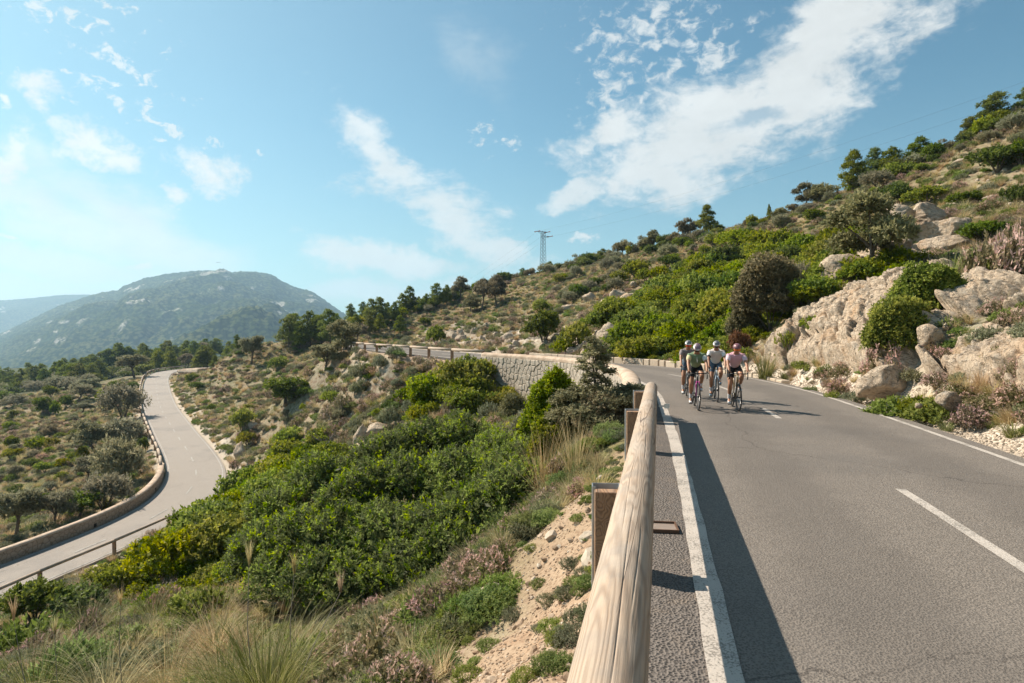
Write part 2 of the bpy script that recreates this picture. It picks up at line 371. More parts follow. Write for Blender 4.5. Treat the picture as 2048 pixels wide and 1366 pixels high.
def H(x, y, detail=True, info=False):
    sh = np.shape(x); x = np.asarray(x, float).ravel(); y = np.asarray(y, float).ravel()
    z = tps(x, y)
    dM, iM, zM = sdist(MCc, x, y); dL, iL, zL = sdist(LCc, x, y)
    aM = np.abs(dM); aL = np.abs(dL); dist = np.hypot(x, y)
    far = np.minimum(aM, aL)
    if detail:
        amp = sstep(2.5, 9, aM) * sstep(2.5, 7, aL)
        z = z + amp * (0.5 * fbm(x * 0.11, y * 0.11, 0, 3, 5) + 0.28 * fbm(x * 0.5, y * 0.5, 0, 3, 9) * (0.4 + 0.6 * sstep(6, 20, far)))
        # terracing ledges of broken limestone on the hill
        rk = rocky(x, y)
        led = fbm(x * 0.9, y * 0.9, z * 0.6, 4, 21)
        z = z + rk * sstep(3.4, 5.5, aM) * (np.abs(led) * 0.9 - 0.2)
        z = z + 0.05 * fbm(x * 2.3, y * 2.3, 0, 3, 33) * sstep(2.9, 3.6, aM) * sstep(2.6, 3.2, aL)
    # road corridors
    yM = np.interp(iM, np.arange(len(MCc)), MCc[:, 1])
    wallpart = sstep(13.5, 14.6, yM) * (1 - sstep(39.0, 41.0, yM))
    wl = np.where(dM < 0, 1.0 * (1 - wallpart) + 0.12 * wallpart, 1.1)
    el_ = np.where(dM < 0, 3.0 + 0.25 * wallpart, 2.85)
    k = 1 - sstep(0, 1, (aM - el_) / wl)
    z = z * (1 - k) + (zM - 0.10) * k
    k = 1 - sstep(0, 1, (aL - np.where(dL < 0, 2.6, 2.45)) / 1.2)
    z = z * (1 - k) + (zL - 0.12) * k
    z = z.reshape(sh)
    if info: return z, dM.reshape(sh), dL.reshape(sh), yM.reshape(sh)
    return z
def rocky(x, y):
    """where bare limestone shows: the cut beside the road bend and patches of the hill"""
    r = sstep(0.02, 0.35, fbm(x * 0.045, y * 0.045, 0, 3, 77))
    d1 = np.exp(-(((x + 2) / 13) ** 2 + ((y - 62) / 12) ** 2)); d2 = np.exp(-(((x - 11.5) / 3.2) ** 2 + ((y - 20) / 9) ** 2)); d3 = np.exp(-(((x + 10) / 12) ** 2 + ((y - 82) / 10) ** 2))
    d4 = np.exp(-(((x - 22) / 8) ** 2 + ((y - 36) / 7) ** 2))
    green = np.exp(-(((x - 15) / 9) ** 2 + ((y - 50) / 14) ** 2))
    return np.clip(0.25 * r + 1.2 * d1 + 0.6 * d2 + 0.6 * d3 + 0.5 * d4 - 0.6 * green, 0, 1.0)
_ts = np.geomspace(3.2, 640, 420)
def ground(px, py, zmin=3.2):
    """the point of the ground seen at a place of the photo"""
    x = (px - 1024) / F * _ts; y = _ts; z = CAMZ - (py - HOR) / F * _ts
    h = H(x, y, detail=False)
    below = np.where((z < h) & (_ts >= zmin))[0]
    if not len(below): i = int(np.argmin(np.where(_ts > 20, z - h, 1e9))); return Vector((x[i], y[i], h[i])), _ts[i]
    i = below[0]
    if i > 0:
        a, b = z[i - 1] - h[i - 1], h[i] - z[i]; t = a / max(a + b, 1e-6); Zq = _ts[i - 1] + t * (_ts[i] - _ts[i - 1])
    else: Zq = _ts[0]
    X = (px - 1024) / F * Zq
    return Vector((X, Zq, float(H(np.array([X]), np.array([Zq]))[0]))), Zq
# ---------------------------------------------------------------- materials
def material(name, fn, rough=0.8, spec=0.3):
    m = bpy.data.materials.new(name); m.use_nodes = True
    t = NT(m.node_tree); out = t.n('ShaderNodeOutputMaterial'); b = t.n('ShaderNodeBsdfPrincipled')
    b.inputs['Roughness'].default_value = rough; b.inputs['Specular IOR Level'].default_value = spec
    t.nt.links.new(b.outputs[0], out.inputs[0])
    r = fn(t, b, out)
    if r is not None: t.set(b, 'Base Color', r)
    return m
def bump(t, b, h, strength=0.3, dist=0.02):
    nd = t.n('ShaderNodeBump', ins={'Height': h, 'Strength': strength, 'Distance': dist}); t.set(b, 'Normal', nd.outputs[0])
def pos(t): return t.n('ShaderNodeNewGeometry').outputs['Position']
def objc(t): return t.n('ShaderNodeTexCoord').outputs['Object']
def attr(t, n, o=2): return t.n('ShaderNodeAttribute', attribute_name=n).outputs[o]
def rnd(t): return t.n('ShaderNodeObjectInfo').outputs['Random']
def flat(name, c, rough=0.6, spec=0.3, metal=0.0, var=0.08, sc=20):
    def fn(t, b, o):
        b.inputs['Metallic'].default_value = metal
        n = t.noise(objc(t), sc, 3)
        return t.mix(t.m('MULTIPLY', n, 1.0), tuple(x * (1 - var) for x in c), tuple(min(1, x * (1 + var)) for x in c))
    return material(name, fn, rough, spec)

def m_asphalt(t, b, o, base=0.15):
    P = pos(t)
    n1 = t.noise(P, 70, 3, 0.7); n2 = t.noise(P, 1.3, 4); n3 = t.noise(P, 0.25, 3); v = t.vor(P, 62)
    sp = t.sm(t.m('ADD', t.m('MULTIPLY', v, .7), t.m('MULTIPLY', t.noise(P, 130, 2, .7), .35)), 0.25, 0.68)
    c = t.mix(sp, (base * .45, base * .395, base * .34), (base * 1.70, base * 1.48, base * 1.25))
    c = t.mix(t.m('MULTIPLY', n1, 0.7), c, (base * 1.0, base * .885, base * .785))
    c = t.mix(t.m('MULTIPLY', t.sm(n2, 0.35, 0.75), 0.30), c, (base * 1.32, base * 1.17, base * 1.03))
    c = t.mix(t.m('MULTIPLY', t.sm(n3, 0.48, 0.66), 0.32), c, (base * 0.6, base * 0.57, base * 0.55))
    la = t.m('ABSOLUTE', t.m('SUBTRACT', t.m('ABSOLUTE', attr(t, 'lat')), 1.25)); tr = t.m('SUBTRACT', 1.0, t.sm(t.m('ADD', la, t.m('MULTIPLY', t.m('SUBTRACT', n2, .5), .8)), .25, .75))
    c = t.mix(t.m('MULTIPLY', tr, .38), c, (base * .70, base * .62, base * .55))
    cd = t.vor(t.n('ShaderNodeVectorMath', operation='ADD', ins={0: P, 1: t.n('ShaderNodeVectorMath', operation='SCALE', ins={0: t.noise(P, 1.1, 5, .6, 0, 1), 'Scale': .9}).outputs[0]}).outputs[0], .16, 'DISTANCE_TO_EDGE')
    cr = t.m('MULTIPLY', t.m('SUBTRACT', 1.0, t.sm(cd, .0, .0035)), t.sm(n3, .45, .55))
    c = t.mix(t.m('MULTIPLY', cr, .55), c, (.035, .03, .027))
    bump(t, b, t.m('ADD', v, n1), 0.9, 0.007)
    return c
M_ASPH = material('asphalt', m_asphalt, 0.88, 0.25)
def m_shoulder(t, b, o):
    P = pos(t); v = t.vor(P, 48); n = t.noise(P, 4, 4)
    c = t.mix(t.sm(v, 0.1, 0.6), (.05, .046, .043), (.17, .15, .135))
    c = t.mix(t.m('MULTIPLY', t.sm(n, .5, .8), .45), c, (.27, .21, .155))
    bump(t, b, v, 1.0, 0.016)
    return c
M_SHLD = material('rough_asphalt', m_shoulder, 0.95, 0.15)
M_LOWASPH = material('pale_asphalt', lambda t, b, o: m_asphalt(t, b, o, 0.235), 0.8, 0.35)
def m_paint(t, b, o):
    P = pos(t); v = t.noise(P, 60, 3, .7); w_ = t.noise(P, 3, 3)
    a = t.sm(t.m('ADD', t.m('MULTIPLY', v, .75), t.m('ADD', t.m('MULTIPLY', w_, .45), t.m('MULTIPLY', t.vor(P, 55), -.22))), .36, .50)
    bump(t, b, v, .8, .006)
    return t.mix(a, (.22, .20, .175), (.47, .425, .375))
M_PAINT = material('road_paint', m_paint, 0.8, 0.3)
def m_limestone(t, b, o, warm=0.0, obj=False):
    P = pos(t) if not obj else t.n('ShaderNodeVectorMath', operation='ADD', ins={0: objc(t), 1: t.n('ShaderNodeCombineXYZ', ins={0: t.m('MULTIPLY', rnd(t), 50.0)}).outputs[0]}).outputs[0]
    n1 = t.noise(P, 1.1, 7, .62, .5); n2 = t.noise(P, 6, 7, .70, .25);
    c = t.ramp(n1, [(.28, (.33, .26, .195)), (.42, (.49, .385, .28)), (.56, (.60, .485, .36)), (.72, (.56, .39, .25))])
    c = t.mix(t.m('MULTIPLY', t.sm(n2, .44, .70), .6), c, (.66, .58, .48))
    c = t.mix(t.m('MULTIPLY', t.sm(n2, .46, .28), .55), c, (.24, .195, .155))
    lich = t.noise(P, 1.6, 7, .7, .5)
    c = t.mix(t.m('MULTIPLY', t.sm(lich, .54, .66), .6), c, (.25, .235, .21))
    c = t.mix(t.m('MULTIPLY', t.sm(t.noise(P, .9, 5, .6, .3), .52, .68), .5), c, (.50, .31, .17))
    crk = t.sm(t.noise(t.scale(P, (1.0, 1.0, 2.6)), 1.6, 5, .6, 1.2), .485, .50); crk = t.m('MULTIPLY', crk, t.m('SUBTRACT', 1.0, t.sm(t.noise(t.scale(P, (1.0, 1.0, 2.6)), 1.6, 5, .6, 1.2), .50, .515)))
    c = t.mix(t.m('MULTIPLY', crk, .35), c, (.16, .13, .10))
    bump(t, b, t.m('ADD', t.m('ADD', t.m('MULTIPLY', n2, .8), t.m('MULTIPLY', crk, -.35)), t.m('MULTIPLY', t.noise(P, 26, 4, .7), .3)), 1.0, .16)
    return c
M_ROCK = material('limestone', m_limestone, 0.95, 0.15)
M_ROCKO = material('limestone_boulder', lambda t, b, o: m_limestone(t, b, o, obj=True), 0.95, 0.15)
def m_ground(t, b, o):
    P = pos(t)
    rock, grav, dirt, far = attr(t, 'rock'), attr(t, 'grav'), attr(t, 'dirt'), attr(t, 'far')
    n1 = t.noise(P, .45, 6, .6, .6); n2 = t.noise(P, 3.0, 6, .65); n3 = t.noise(P, 14, 4, .7); v = t.vor(P, 22)
    soil = t.mix(t.sm(n3, .35, .65), (.17, .12, .078), (.30, .22, .15))
    straw = t.mix(n3, (.15, .125, .06), (.29, .24, .13))
    c = t.mix(t.sm(n2, .42, .58), soil, straw)
    grn = t.mix(n3, (.055, .068, .02), (.13, .14, .045))
    c = t.mix(t.m('MULTIPLY', t.sm(n1, .44, .60), .75), c, grn)
    c = t.mix(t.m('MULTIPLY', t.sm(t.noise(P, 1.7, 5, .6), .62, .70), .6), c, (.33, .21, .17))
    rkc = t.mix(t.sm(n2, .4, .62), (.30, .245, .19), (.52, .46, .385))
    c = t.mix(t.m('MULTIPLY', rock, t.sm(t.m('ADD', n2, t.m('MULTIPLY', rock, .25)), .50, .60)), c, rkc)
    # dirt track beside the rail: reddish earth full of grit
    dc = t.mix(t.sm(v, .1, .6), (.235, .16, .105), (.37, .275, .19)); dc = t.mix(t.m('MULTIPLY', t.sm(n2, .4, .7), .6), dc, (.30, .19, .12))
    dc = t.mix(t.m('MULTIPLY', t.sm(t.vor(P, 60), .0, .28), -1.0), dc, dc)
    c = t.mix(dirt, c, dc)
    gc = t.mix(t.sm(t.vor(P, 16), .1, .55), (.34, .285, .22), (.57, .50, .415)); gc = t.mix(t.m('MULTIPLY', t.sm(n2, .5, .75), .45), gc, (.35, .235, .16))
    c = t.mix(grav, c, gc)
    # distant floor of the pine woods
    c = t.mix(far, c, t.mix(t.noise(P, .16, 5, .7), (.02, .035, .012), (.10, .11, .045)))
    bump(t, b, t.m('ADD', t.m('MULTIPLY', n2, .6), t.m('ADD', t.m('MULTIPLY', v, .35), t.m('MULTIPLY', n3, .3))), .8, .05)
    return c
M_GROUND = material('hill_ground', m_ground, 0.97, 0.1)

# ---------------------------------------------------------------- terrain mesh (polar grid, finer in view)
def terrain():
    az = np.concatenate([np.linspace(-180, -56, 60, endpoint=False), np.linspace(-56, 56, 760, endpoint=False), np.linspace(56, 180, 60)])
    az = np.radians(az)
    r = np.geomspace(0.6, 720, 500)
    A, R = np.meshgrid(az, r)
    X = R * np.sin(A); Y = R * np.cos(A)
    Z, dM, dL, yM = H(X, Y, True, True)
    n, m = A.shape
    i = np.arange(n * m).reshape(n, m)
    Fq = np.stack([i[:-1, :-1], i[:-1, 1:], i[1:, 1:], i[1:, :-1]], -1).reshape(-1, 4)
    x, y = X.ravel(), Y.ravel()
    rk = rocky(x, y)
    dMf, dLf = dM.ravel(), dL.ravel()
    nz = fbm(x * 0.8, y * 0.8, 0, 3, 51)
    grav = sstep(2.7, 2.85, dMf) * (1 - sstep(3.6, 5.0, dMf + nz * 0.9)) * (1 - sstep(34, 40, y)) + 0.8 * (sstep(2.3, 2.5, dLf) * (1 - sstep(3.4, 5.2, dLf + nz)))
    lowerleft = 0.6 * (sstep(2.5, 2.6, -dLf) * (1 - sstep(3.3, 4.6, -dLf + nz)))
    dirt = sstep(2.9, 3.1, -dMf) * (1 - sstep(3.9, 5.1, -dMf + nz * 0.9 + 0.13 * np.clip(y - 4, 0, 9) ** 1.0)) * (1 - sstep(9, 13, y))
    dirt = np.maximum(dirt, np.exp(-(((x + 19.5) / 3.0) ** 2 + ((y - 32.5) / 3.5) ** 2)))
    dirt = np.maximum(dirt, 0.8 * sstep(2.9, 3.1, -dMf) * (1 - sstep(3.6, 4.8, -dMf + nz)) * (y > 41))
    rr = np.hypot(x, y)
    far = sstep(150, 230, rr) * (x < 20)
    me = npmesh('ground', np.stack([x, y, Z.ravel()], 1), Fq[:, ::-1], M_GROUND, True,
                {'rock': np.clip(rk, 0, 1), 'grav': np.clip(grav + lowerleft, 0, 1), 'dirt': np.clip(dirt, 0, 1), 'far': far})
    tag(link('ground', me), kind='structure')
terrain()

M_OLDP = material('faded_paint', lambda t, b, o: t.mix(t.sm(t.noise(pos(t), 3, 4), .3, .7), (.30, .28, .25), (.44, .42, .39)), .85, .2)
# ---------------------------------------------------------------- roads and markings
def ribbon(P, o0, o1, z=0.0, thick=0.0, jag=0.0, seed=0):
    n = len(P); rs = np.random.RandomState(seed)
    a = offs(P, np.full(n, o0) + (rs.rand(n) - .5) * jag); b = offs(P, np.full(n, o1) + (rs.rand(n) - .5) * jag); a[:, 2] += z; b[:, 2] += z
    if thick:
        a2 = a.copy(); b2 = b.copy(); a2[:, 2] -= thick; b2[:, 2] -= thick
        V = np.stack([a2, a, b, b2], 1).reshape(-1, 3); k = 4
    else:
        V = np.stack([a, b], 1).reshape(-1, 3); k = 2
    i = np.arange(n - 1)[:, None] * k
    Fq = np.concatenate([i + np.array([[j, j + 1, j + 1 + k, j + k]]) for j in range(k - 1)])
    return V, Fq
def joined(parts):
    V = []; Fq = []; n = 0
    for v, f in parts: V.append(v); Fq.append(f + n); n += len(v)
    return np.vstack(V), np.vstack(Fq)
def sub(P, s, a, b):
    """stretch of polyline between arc lengths"""
    t = np.unique(np.concatenate([[a], s[(s > a) & (s < b)], [b]]))
    return np.stack([np.interp(t, s, P[:, k]) for k in range(3)], 1)
def s_at_y(P, s, y): return float(np.interp(y, P[:, 1], s))
_rv, _rf = ribbon(MC, -2.52, 2.78, 0.0, 0.22)
road = tag(link('road', npmesh('road', _rv, _rf, M_ASPH, False, {'lat': np.tile([-2.52, -2.52, 2.78, 2.78], len(MC))})), kind='structure')
sh_s0, sh_s1 = 0.0, s_at_y(MC, MS, 14.2)
tag(link('road_shoulder', npmesh('road_shoulder', *ribbon(sub(MC, MS, 0, sh_s1), -3.16, -2.52, -0.006, 0.2, 0.05), M_SHLD)), kind='structure')
tag(link('wall_apron', npmesh('wall_apron', *ribbon(sub(MC, MS, sh_s1, MS[-1]), -3.05, -2.52, -0.006, 0.2), M_SHLD)), kind='structure')
tag(link('edge_line', npmesh('edge_line', *joined([ribbon(MC, -2.585, -2.39, 0.005, 0, .02, 1), ribbon(MC, 2.42, 2.53, 0.005, 0, .01, 2)]), M_PAINT), road), kind='structure')
# centre dashes: 2 m long; the first ends where the photo's nearest does
sd0 = s_at_y(MC, MS, 7.9)
k = 0
_d = [(-4.5, -2.4), (4.1, 7.85), (14.1, 15.9), (20.4, 22.1), (26.6, 28.3)]
for a_, b_ in [(s_at_y(MC, MS, p), s_at_y(MC, MS, q)) for p, q in _d] + [(s_at_y(MC, MS, 28.3) + 5.0 + 7 * i, s_at_y(MC, MS, 28.3) + 7.0 + 7 * i) for i in range(9)]:
    sh_ = .13 if b_ < s_at_y(MC, MS, 9) else 0.0
    tag(link('centre_dash', npmesh('centre_dash', *ribbon(sub(MC, MS, a_, b_), -0.06 + sh_, 0.06 + sh_, 0.005, 0, .008, k), M_PAINT), road), kind='structure'); k += 1
lroad = tag(link('lower_road', npmesh('lower_road', *ribbon(LC, -2.35, 2.35, 0.0, 0.3), M_LOWASPH)), kind='structure')
tag(link('lower_edge_line', npmesh('lower_edge_line', *joined([ribbon(LC, -2.16, -2.07, 0.02), ribbon(LC, 2.07, 2.16, 0.02)]), M_OLDP), lroad), kind='structure')
for off in np.arange(s_at_y(LC, LS, 30) % 6.2, LS[-1] - 3, 6.2):
    tag(link('lower_centre_dash', npmesh('lower_centre_dash', *ribbon(sub(LC, LS, off, off + 2.2), -0.055, 0.055, 0.02), M_OLDP), lroad), kind='structure')

# ---------------------------------------------------------------- mountain and far ridge
def ridge_mesh(name, prof, y0, yr, z0, nx, ny, seed, mat, amp, back=1.25, kind='structure'):
    """prof: list of (px, py) of the skyline at distance yr; foot at distance y0"""
    px = np.array([p[0] for p in prof], float); py = np.array([p[1] for p in prof], float)
    cx = np.linspace(px[0], px[-1], nx); t = np.linspace(0, 1.35, ny)
    CX, T = np.meshgrid(cx, t)
    top = np.interp(cx, px, py)
    top = (CAMZ + (HOR - top) / F * yr)[None, :]
    D = y0 + (yr - y0) * T
    X = (CX - 1024) / F * D; Y = D
    tt = np.clip(T, 0, 1)
    prof_ = tt * 0.75 + 0.25 * np.sin(tt * math.pi / 2) ** 1.2
    gul = fbm(X / (yr * .10), Y / (yr * .12), 0, 5, seed)
    gul2 = 1 - np.abs(fbm(X / (yr * .06), Y / (yr * .10), 0, 5, seed + 5)) * 2
    Z = z0 + (top - z0) * prof_ + (top - z0) * amp * (gul * .8 - .25 * gul2) * np.sin(np.clip(tt, 0, 1) * math.pi) ** .7
    Z = np.where(T > 1, top - (T - 1) * (top - z0) * 1.4, Z)
    tr = vnoise3(X / 9, Y / 12, 0, seed + 9) * 3.4 + vnoise3(X / 4, Y / 8, 0, seed + 11) * 2.2
    Z = Z + tr * min(1, yr / 2500)
    n, m = CX.shape; i = np.arange(n * m).reshape(n, m)
    Fq = np.stack([i[:-1, :-1], i[1:, :-1], i[1:, 1:], i[:-1, 1:]], -1).reshape(-1, 4)[:, ::-1]
    # cliffs: bare limestone bands
    cl = sstep(.36, .50, fbm(X / (yr * .016), Y / (yr * .05), Z / 30, 4, seed + 30) + .10 * sstep(.55, .9, T) + .12 * np.abs(gul) - .08 + .26 * np.exp(-((CX - 560) / 70) ** 2 - ((T - .66) / .14) ** 2) * (yr < 4000) + .2 * np.exp(-((CX - 260) / 26) ** 2 - ((T - .93) / .05) ** 2) * (yr < 4000)) * (T < .97)
    return tag(link(name, npmesh(name, np.stack([X, Y, Z], -1).reshape(-1, 3), Fq, mat, True, {'cliff': cl.ravel()})), kind=kind)
def m_mount(t, b, o):
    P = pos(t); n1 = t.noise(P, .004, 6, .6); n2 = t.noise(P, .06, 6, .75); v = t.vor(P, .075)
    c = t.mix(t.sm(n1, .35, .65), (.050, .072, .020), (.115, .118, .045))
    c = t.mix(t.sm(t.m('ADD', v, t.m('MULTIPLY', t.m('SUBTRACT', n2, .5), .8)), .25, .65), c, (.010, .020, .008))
    c = t.mix(t.m('MULTIPLY', t.sm(n2, .58, .70), .5), c, (.22, .19, .12))
    rk = t.m('MULTIPLY', attr(t, 'cliff'), t.sm(n2, .38, .56))
    return t.mix(rk, c, (.50, .46, .40))
M_MOUNT = material('wooded_mountain', m_mount, 1.0, 0.0)
ridge_mesh('mountain', [(-500, 760), (-200, 735), (-60, 700), (0, 668), (60, 640), (120, 612), (170, 594), (205, 584), (236, 580), (246, 572), (290, 556), (350, 545), (400, 541), (440, 541), (462, 544), (480, 543), (510, 544), (545, 549), (560, 560), (590, 574), (625, 583), (650, 600), (675, 618), (700, 634), (760, 664), (900, 700), (1100, 730)],
           750, 2900, -150, 760, 300, 3, M_MOUNT, .34)
ridge_mesh('far_hill', [(-700, 640), (-300, 625), (0, 600), (50, 597), (110, 590), (170, 588), (260, 600), (400, 640), (700, 660)], 3300, 4600, -120, 260, 60, 13, M_MOUNT, .25)
# ---------------------------------------------------------------- haze
def haze():
    m = bpy.data.materials.new('haze_air'); m.use_nodes = True; t = NT(m.node_tree); out = t.n('ShaderNodeOutputMaterial')
    v = t.n('ShaderNodeVolumePrincipled'); v.inputs['Color'].default_value = (.50, .77, 1.0, 1); v.inputs['Density'].default_value = 0.00017
    v.inputs['Anisotropy'].default_value = 0.35
    t.nt.links.new(v.outputs[0], out.inputs['Volume'])
    b = MB().box((-200, 2700, 85), (11000, 6600, 640)); o = b.build('haze', m); o['kind'] = 'stuff'; o['label'] = 'pale blue air thickening towards the mountain'
haze()
# ---------------------------------------------------------------- foliage materials
def foliage_mat(name, dark, mid, tip, trans=0.35, rough=0.55, flower=None, varo=0.25):
    m = bpy.data.materials.new(name); m.use_nodes = True
    t = NT(m.node_tree); out = t.n('ShaderNodeOutputMaterial'); b = t.n('ShaderNodeBsdfPrincipled')
    b.inputs['Roughness'].default_value = rough; b.inputs['Specular IOR Level'].default_value = 0.16
    ti = attr(t, 'tint')
    stops = [(0.0, dark), (0.45, mid), (0.85, tip)]
    if flower: stops = [(0.0, dark), (0.40, mid), (0.62, tip), (0.70, flower), (1.0, tuple(min(1, x * 1.3) for x in flower))]
    c = t.ramp(ti, stops)
    r = rnd(t)
    hs = t.n('ShaderNodeHueSaturation', ins={'Hue': t.m('ADD', 0.5, t.m('MULTIPLY', t.m('SUBTRACT', r, 0.5), 0.05)), 'Saturation': t.m('ADD', 0.88, t.m('MULTIPLY', t.m('FRACT', t.m('MULTIPLY', r, 7.3)), 0.25)),
                                             'Value': t.m('ADD', 1.0 - varo / 2, t.m('MULTIPLY', t.m('FRACT', t.m('MULTIPLY', r, 13.7)), varo)), 'Color': c}).outputs[0]
    t.set(b, 'Base Color', hs)
    tr = t.n('ShaderNodeBsdfTranslucent', ins={0: hs}); mx = t.n('ShaderNodeMixShader', ins={0: trans, 1: b.outputs[0], 2: tr.outputs[0]})
    t.nt.links.new(mx.outputs[0], out.inputs[0])
    return m
M_LENT = foliage_mat('mastic_leaf', (.070, .100, .011), (.19, .235, .018), (.38, .39, .036), .5)
M_YEL = foliage_mat('spurge_leaf', (.060, .080, .008), (.20, .215, .014), (.38, .36, .025), .45)
M_DARK = foliage_mat('dark_leaf', (.050, .070, .016), (.115, .150, .026), (.24, .275, .042), .46, .5)
M_BIGB = foliage_mat('big_bush_leaf', (.062, .072, .026), (.160, .172, .050), (.38, .42, .046), .48, .55, varo=.01)
M_OLIVE = foliage_mat('olive_leaf', (.11, .112, .062), (.245, .235, .14), (.39, .37, .24), .45, .55)
M_SAP = foliage_mat('young_oak_leaf', (.11, .098, .045), (.25, .22, .11), (.42, .37, .20), .45, .55)
M_HOLM = foliage_mat('holm_oak_leaf', (.085, .080, .040), (.205, .185, .10), (.36, .32, .19), .45, .55)
M_PINE = foliage_mat('pine_needle', (.070, .095, .018), (.16, .20, .032), (.27, .30, .052), .5, .6)
M_PINEF = foliage_mat('pine_needle_far', (.052, .072, .018), (.125, .155, .030), (.20, .22, .048), .5, .6)
M_CUSH = foliage_mat('cushion_leaf', (.10, .105, .055), (.22, .225, .125), (.33, .33, .20), .3, .7)
M_HEATH = foliage_mat('heather', (.11, .10, .048), (.22, .185, .10), (.32, .255, .16), .3, .7, flower=(.50, .34, .29))
M_STRAW = foliage_mat('dry_grass', (.26, .19, .09), (.48, .37, .19), (.62, .51, .31), .42, .6)
M_GRASS = foliage_mat('green_grass', (.075, .095, .025), (.18, .205, .06), (.40, .38, .19), .38, .5)
M_HERB = foliage_mat('green_herb', (.085, .12, .030), (.20, .255, .062), (.33, .37, .12), .42, .6)
M_RUST = foliage_mat('rust_leaf', (.10, .03, .018), (.22, .07, .04), (.32, .13, .07), .35, .6)
M_BARK = material('bark', lambda t, b, o: t.mix(t.noise(t.scale(objc(t), (1, 1, .3)), 14, 5, .7), (.05, .04, .032), (.20, .165, .13)), .95, .1)
M_TWIG = material('grey_wood', lambda t, b, o: t.mix(t.noise(t.scale(objc(t), (1, 1, .3)), 14, 5, .7), (.14, .12, .10), (.38, .34, .29)), .95, .1)

def unit(v): return v / (np.linalg.norm(v, axis=-1, keepdims=True) + 1e-9)
def leafcloud(blobs, ns, k, L, W, sp, seed, inner=0.35, up=0.35, lump=0.28, low=-0.35, tip=0.25, flower=0.0, floor=None, fold=False):
    """sprigs of k kite leaves over the shells of ellipsoid blobs [(cx,cy,cz,rx,ry,rz)]"""
    rs = np.random.RandomState(seed); B = np.array(blobs, float)
    area = (B[:, 3] * B[:, 4] + B[:, 3] * B[:, 5] + B[:, 4] * B[:, 5]); pr = area / area.sum()
    bi = rs.choice(len(B), ns, p=pr)
    d = unit(rs.normal(size=(ns, 3))); d[:, 2] = np.where(d[:, 2] < low, -d[:, 2] * rs.rand(ns), d[:, 2]); d = unit(d)
    lum = fbm(d[:, 0] * 2.2 + bi * 7.1, d[:, 1] * 2.2, d[:, 2] * 2.2, 3, seed)
    rad = np.where(rs.rand(ns) < inner, rs.uniform(.35, .8, ns), rs.uniform(.86, 1.04, ns)) * (1 + lump * lum)
    C = B[bi, :3] + d * B[bi, 3:] * rad[:, None]
    if len(B) > 1:                           # drop sprigs deep inside a neighbour
        q = ((C[:, None, :] - B[None, :, :3]) / B[None, :, 3:]) ** 2
        dep = np.sqrt(q.sum(2)); dep[np.arange(ns), bi] = 9
        keep = dep.min(1) > 0.55; C, d, lum, bi, rad = C[keep], d[keep], lum[keep], bi[keep], rad[keep]
    if floor is not None:
        keep = C[:, 2] > floor; C, d, lum, bi, rad = C[keep], d[keep], lum[keep], bi[keep], rad[keep]
    n = len(C)
    ax = unit(d * .8 + rs.normal(size=(n, 3)) * .45 + np.array([0, 0, up]))
    t = rs.rand(n, k)
    P = C[:, None, :] + ax[:, None, :] * ((t - .4) * sp)[:, :, None]
    rn = unit(rs.normal(size=(n, k, 3)))
    dr = unit(ax[:, None, :] * .75 + rn * .9)
    side = unit(np.cross(dr, unit(rs.normal(size=(n, k, 3)) * .7 + d[:, None, :] * .8 + np.array([0, 0, .5]))))
    l = L * rs.uniform(.7, 1.25, (n, k, 1)) * np.where(rad < .82, 1.5, 1.0)[:, None, None]; w_ = W * rs.uniform(.8, 1.2, (n, k, 1)) * np.where(rad < .82, 1.7, 1.0)[:, None, None]
    a = P; b = P + dr * l * .5 + side * w_ * .5; c = P + dr * l; e = P + dr * l * .5 - side * w_ * .5
    V = np.stack([a, b, c, e], 2).reshape(-1, 3)
    Fq = np.arange(n * k * 4).reshape(-1, 4)
    base = np.clip(.38 + .25 * lum + rs.normal(size=n) * .12 + (rs.rand(len(B))[bi] - .5) * .34, 0, .8)
    isT = (rs.rand(n) < tip) & (rad > .84)
    ti = base[:, None] + np.where(isT[:, None], .45 * (t ** 1.2), .06 * t) + rs.normal(size=(n, k)) * .05
    if flower: ti = np.where((rs.rand(n, 1) < flower) & (rad[:, None] > .84) & (t > .35), rs.uniform(.72, 1.0, (n, k)), np.clip(ti, 0, .6))
    ti = np.repeat(np.clip(ti, 0, 1).ravel(), 4)
    return V, Fq, ti
def merge(*cl):
    V = []; Fq = []; T = []; n = 0
    for v, f, t_ in cl: V.append(v); Fq.append(f + n); T.append(t_); n += len(v)
    return np.vstack(V), np.vstack(Fq), np.concatenate(T)
def cloudmesh(name, cl, mat): return npmesh(name, cl[0], cl[1], mat, False, {'tint': cl[2]})
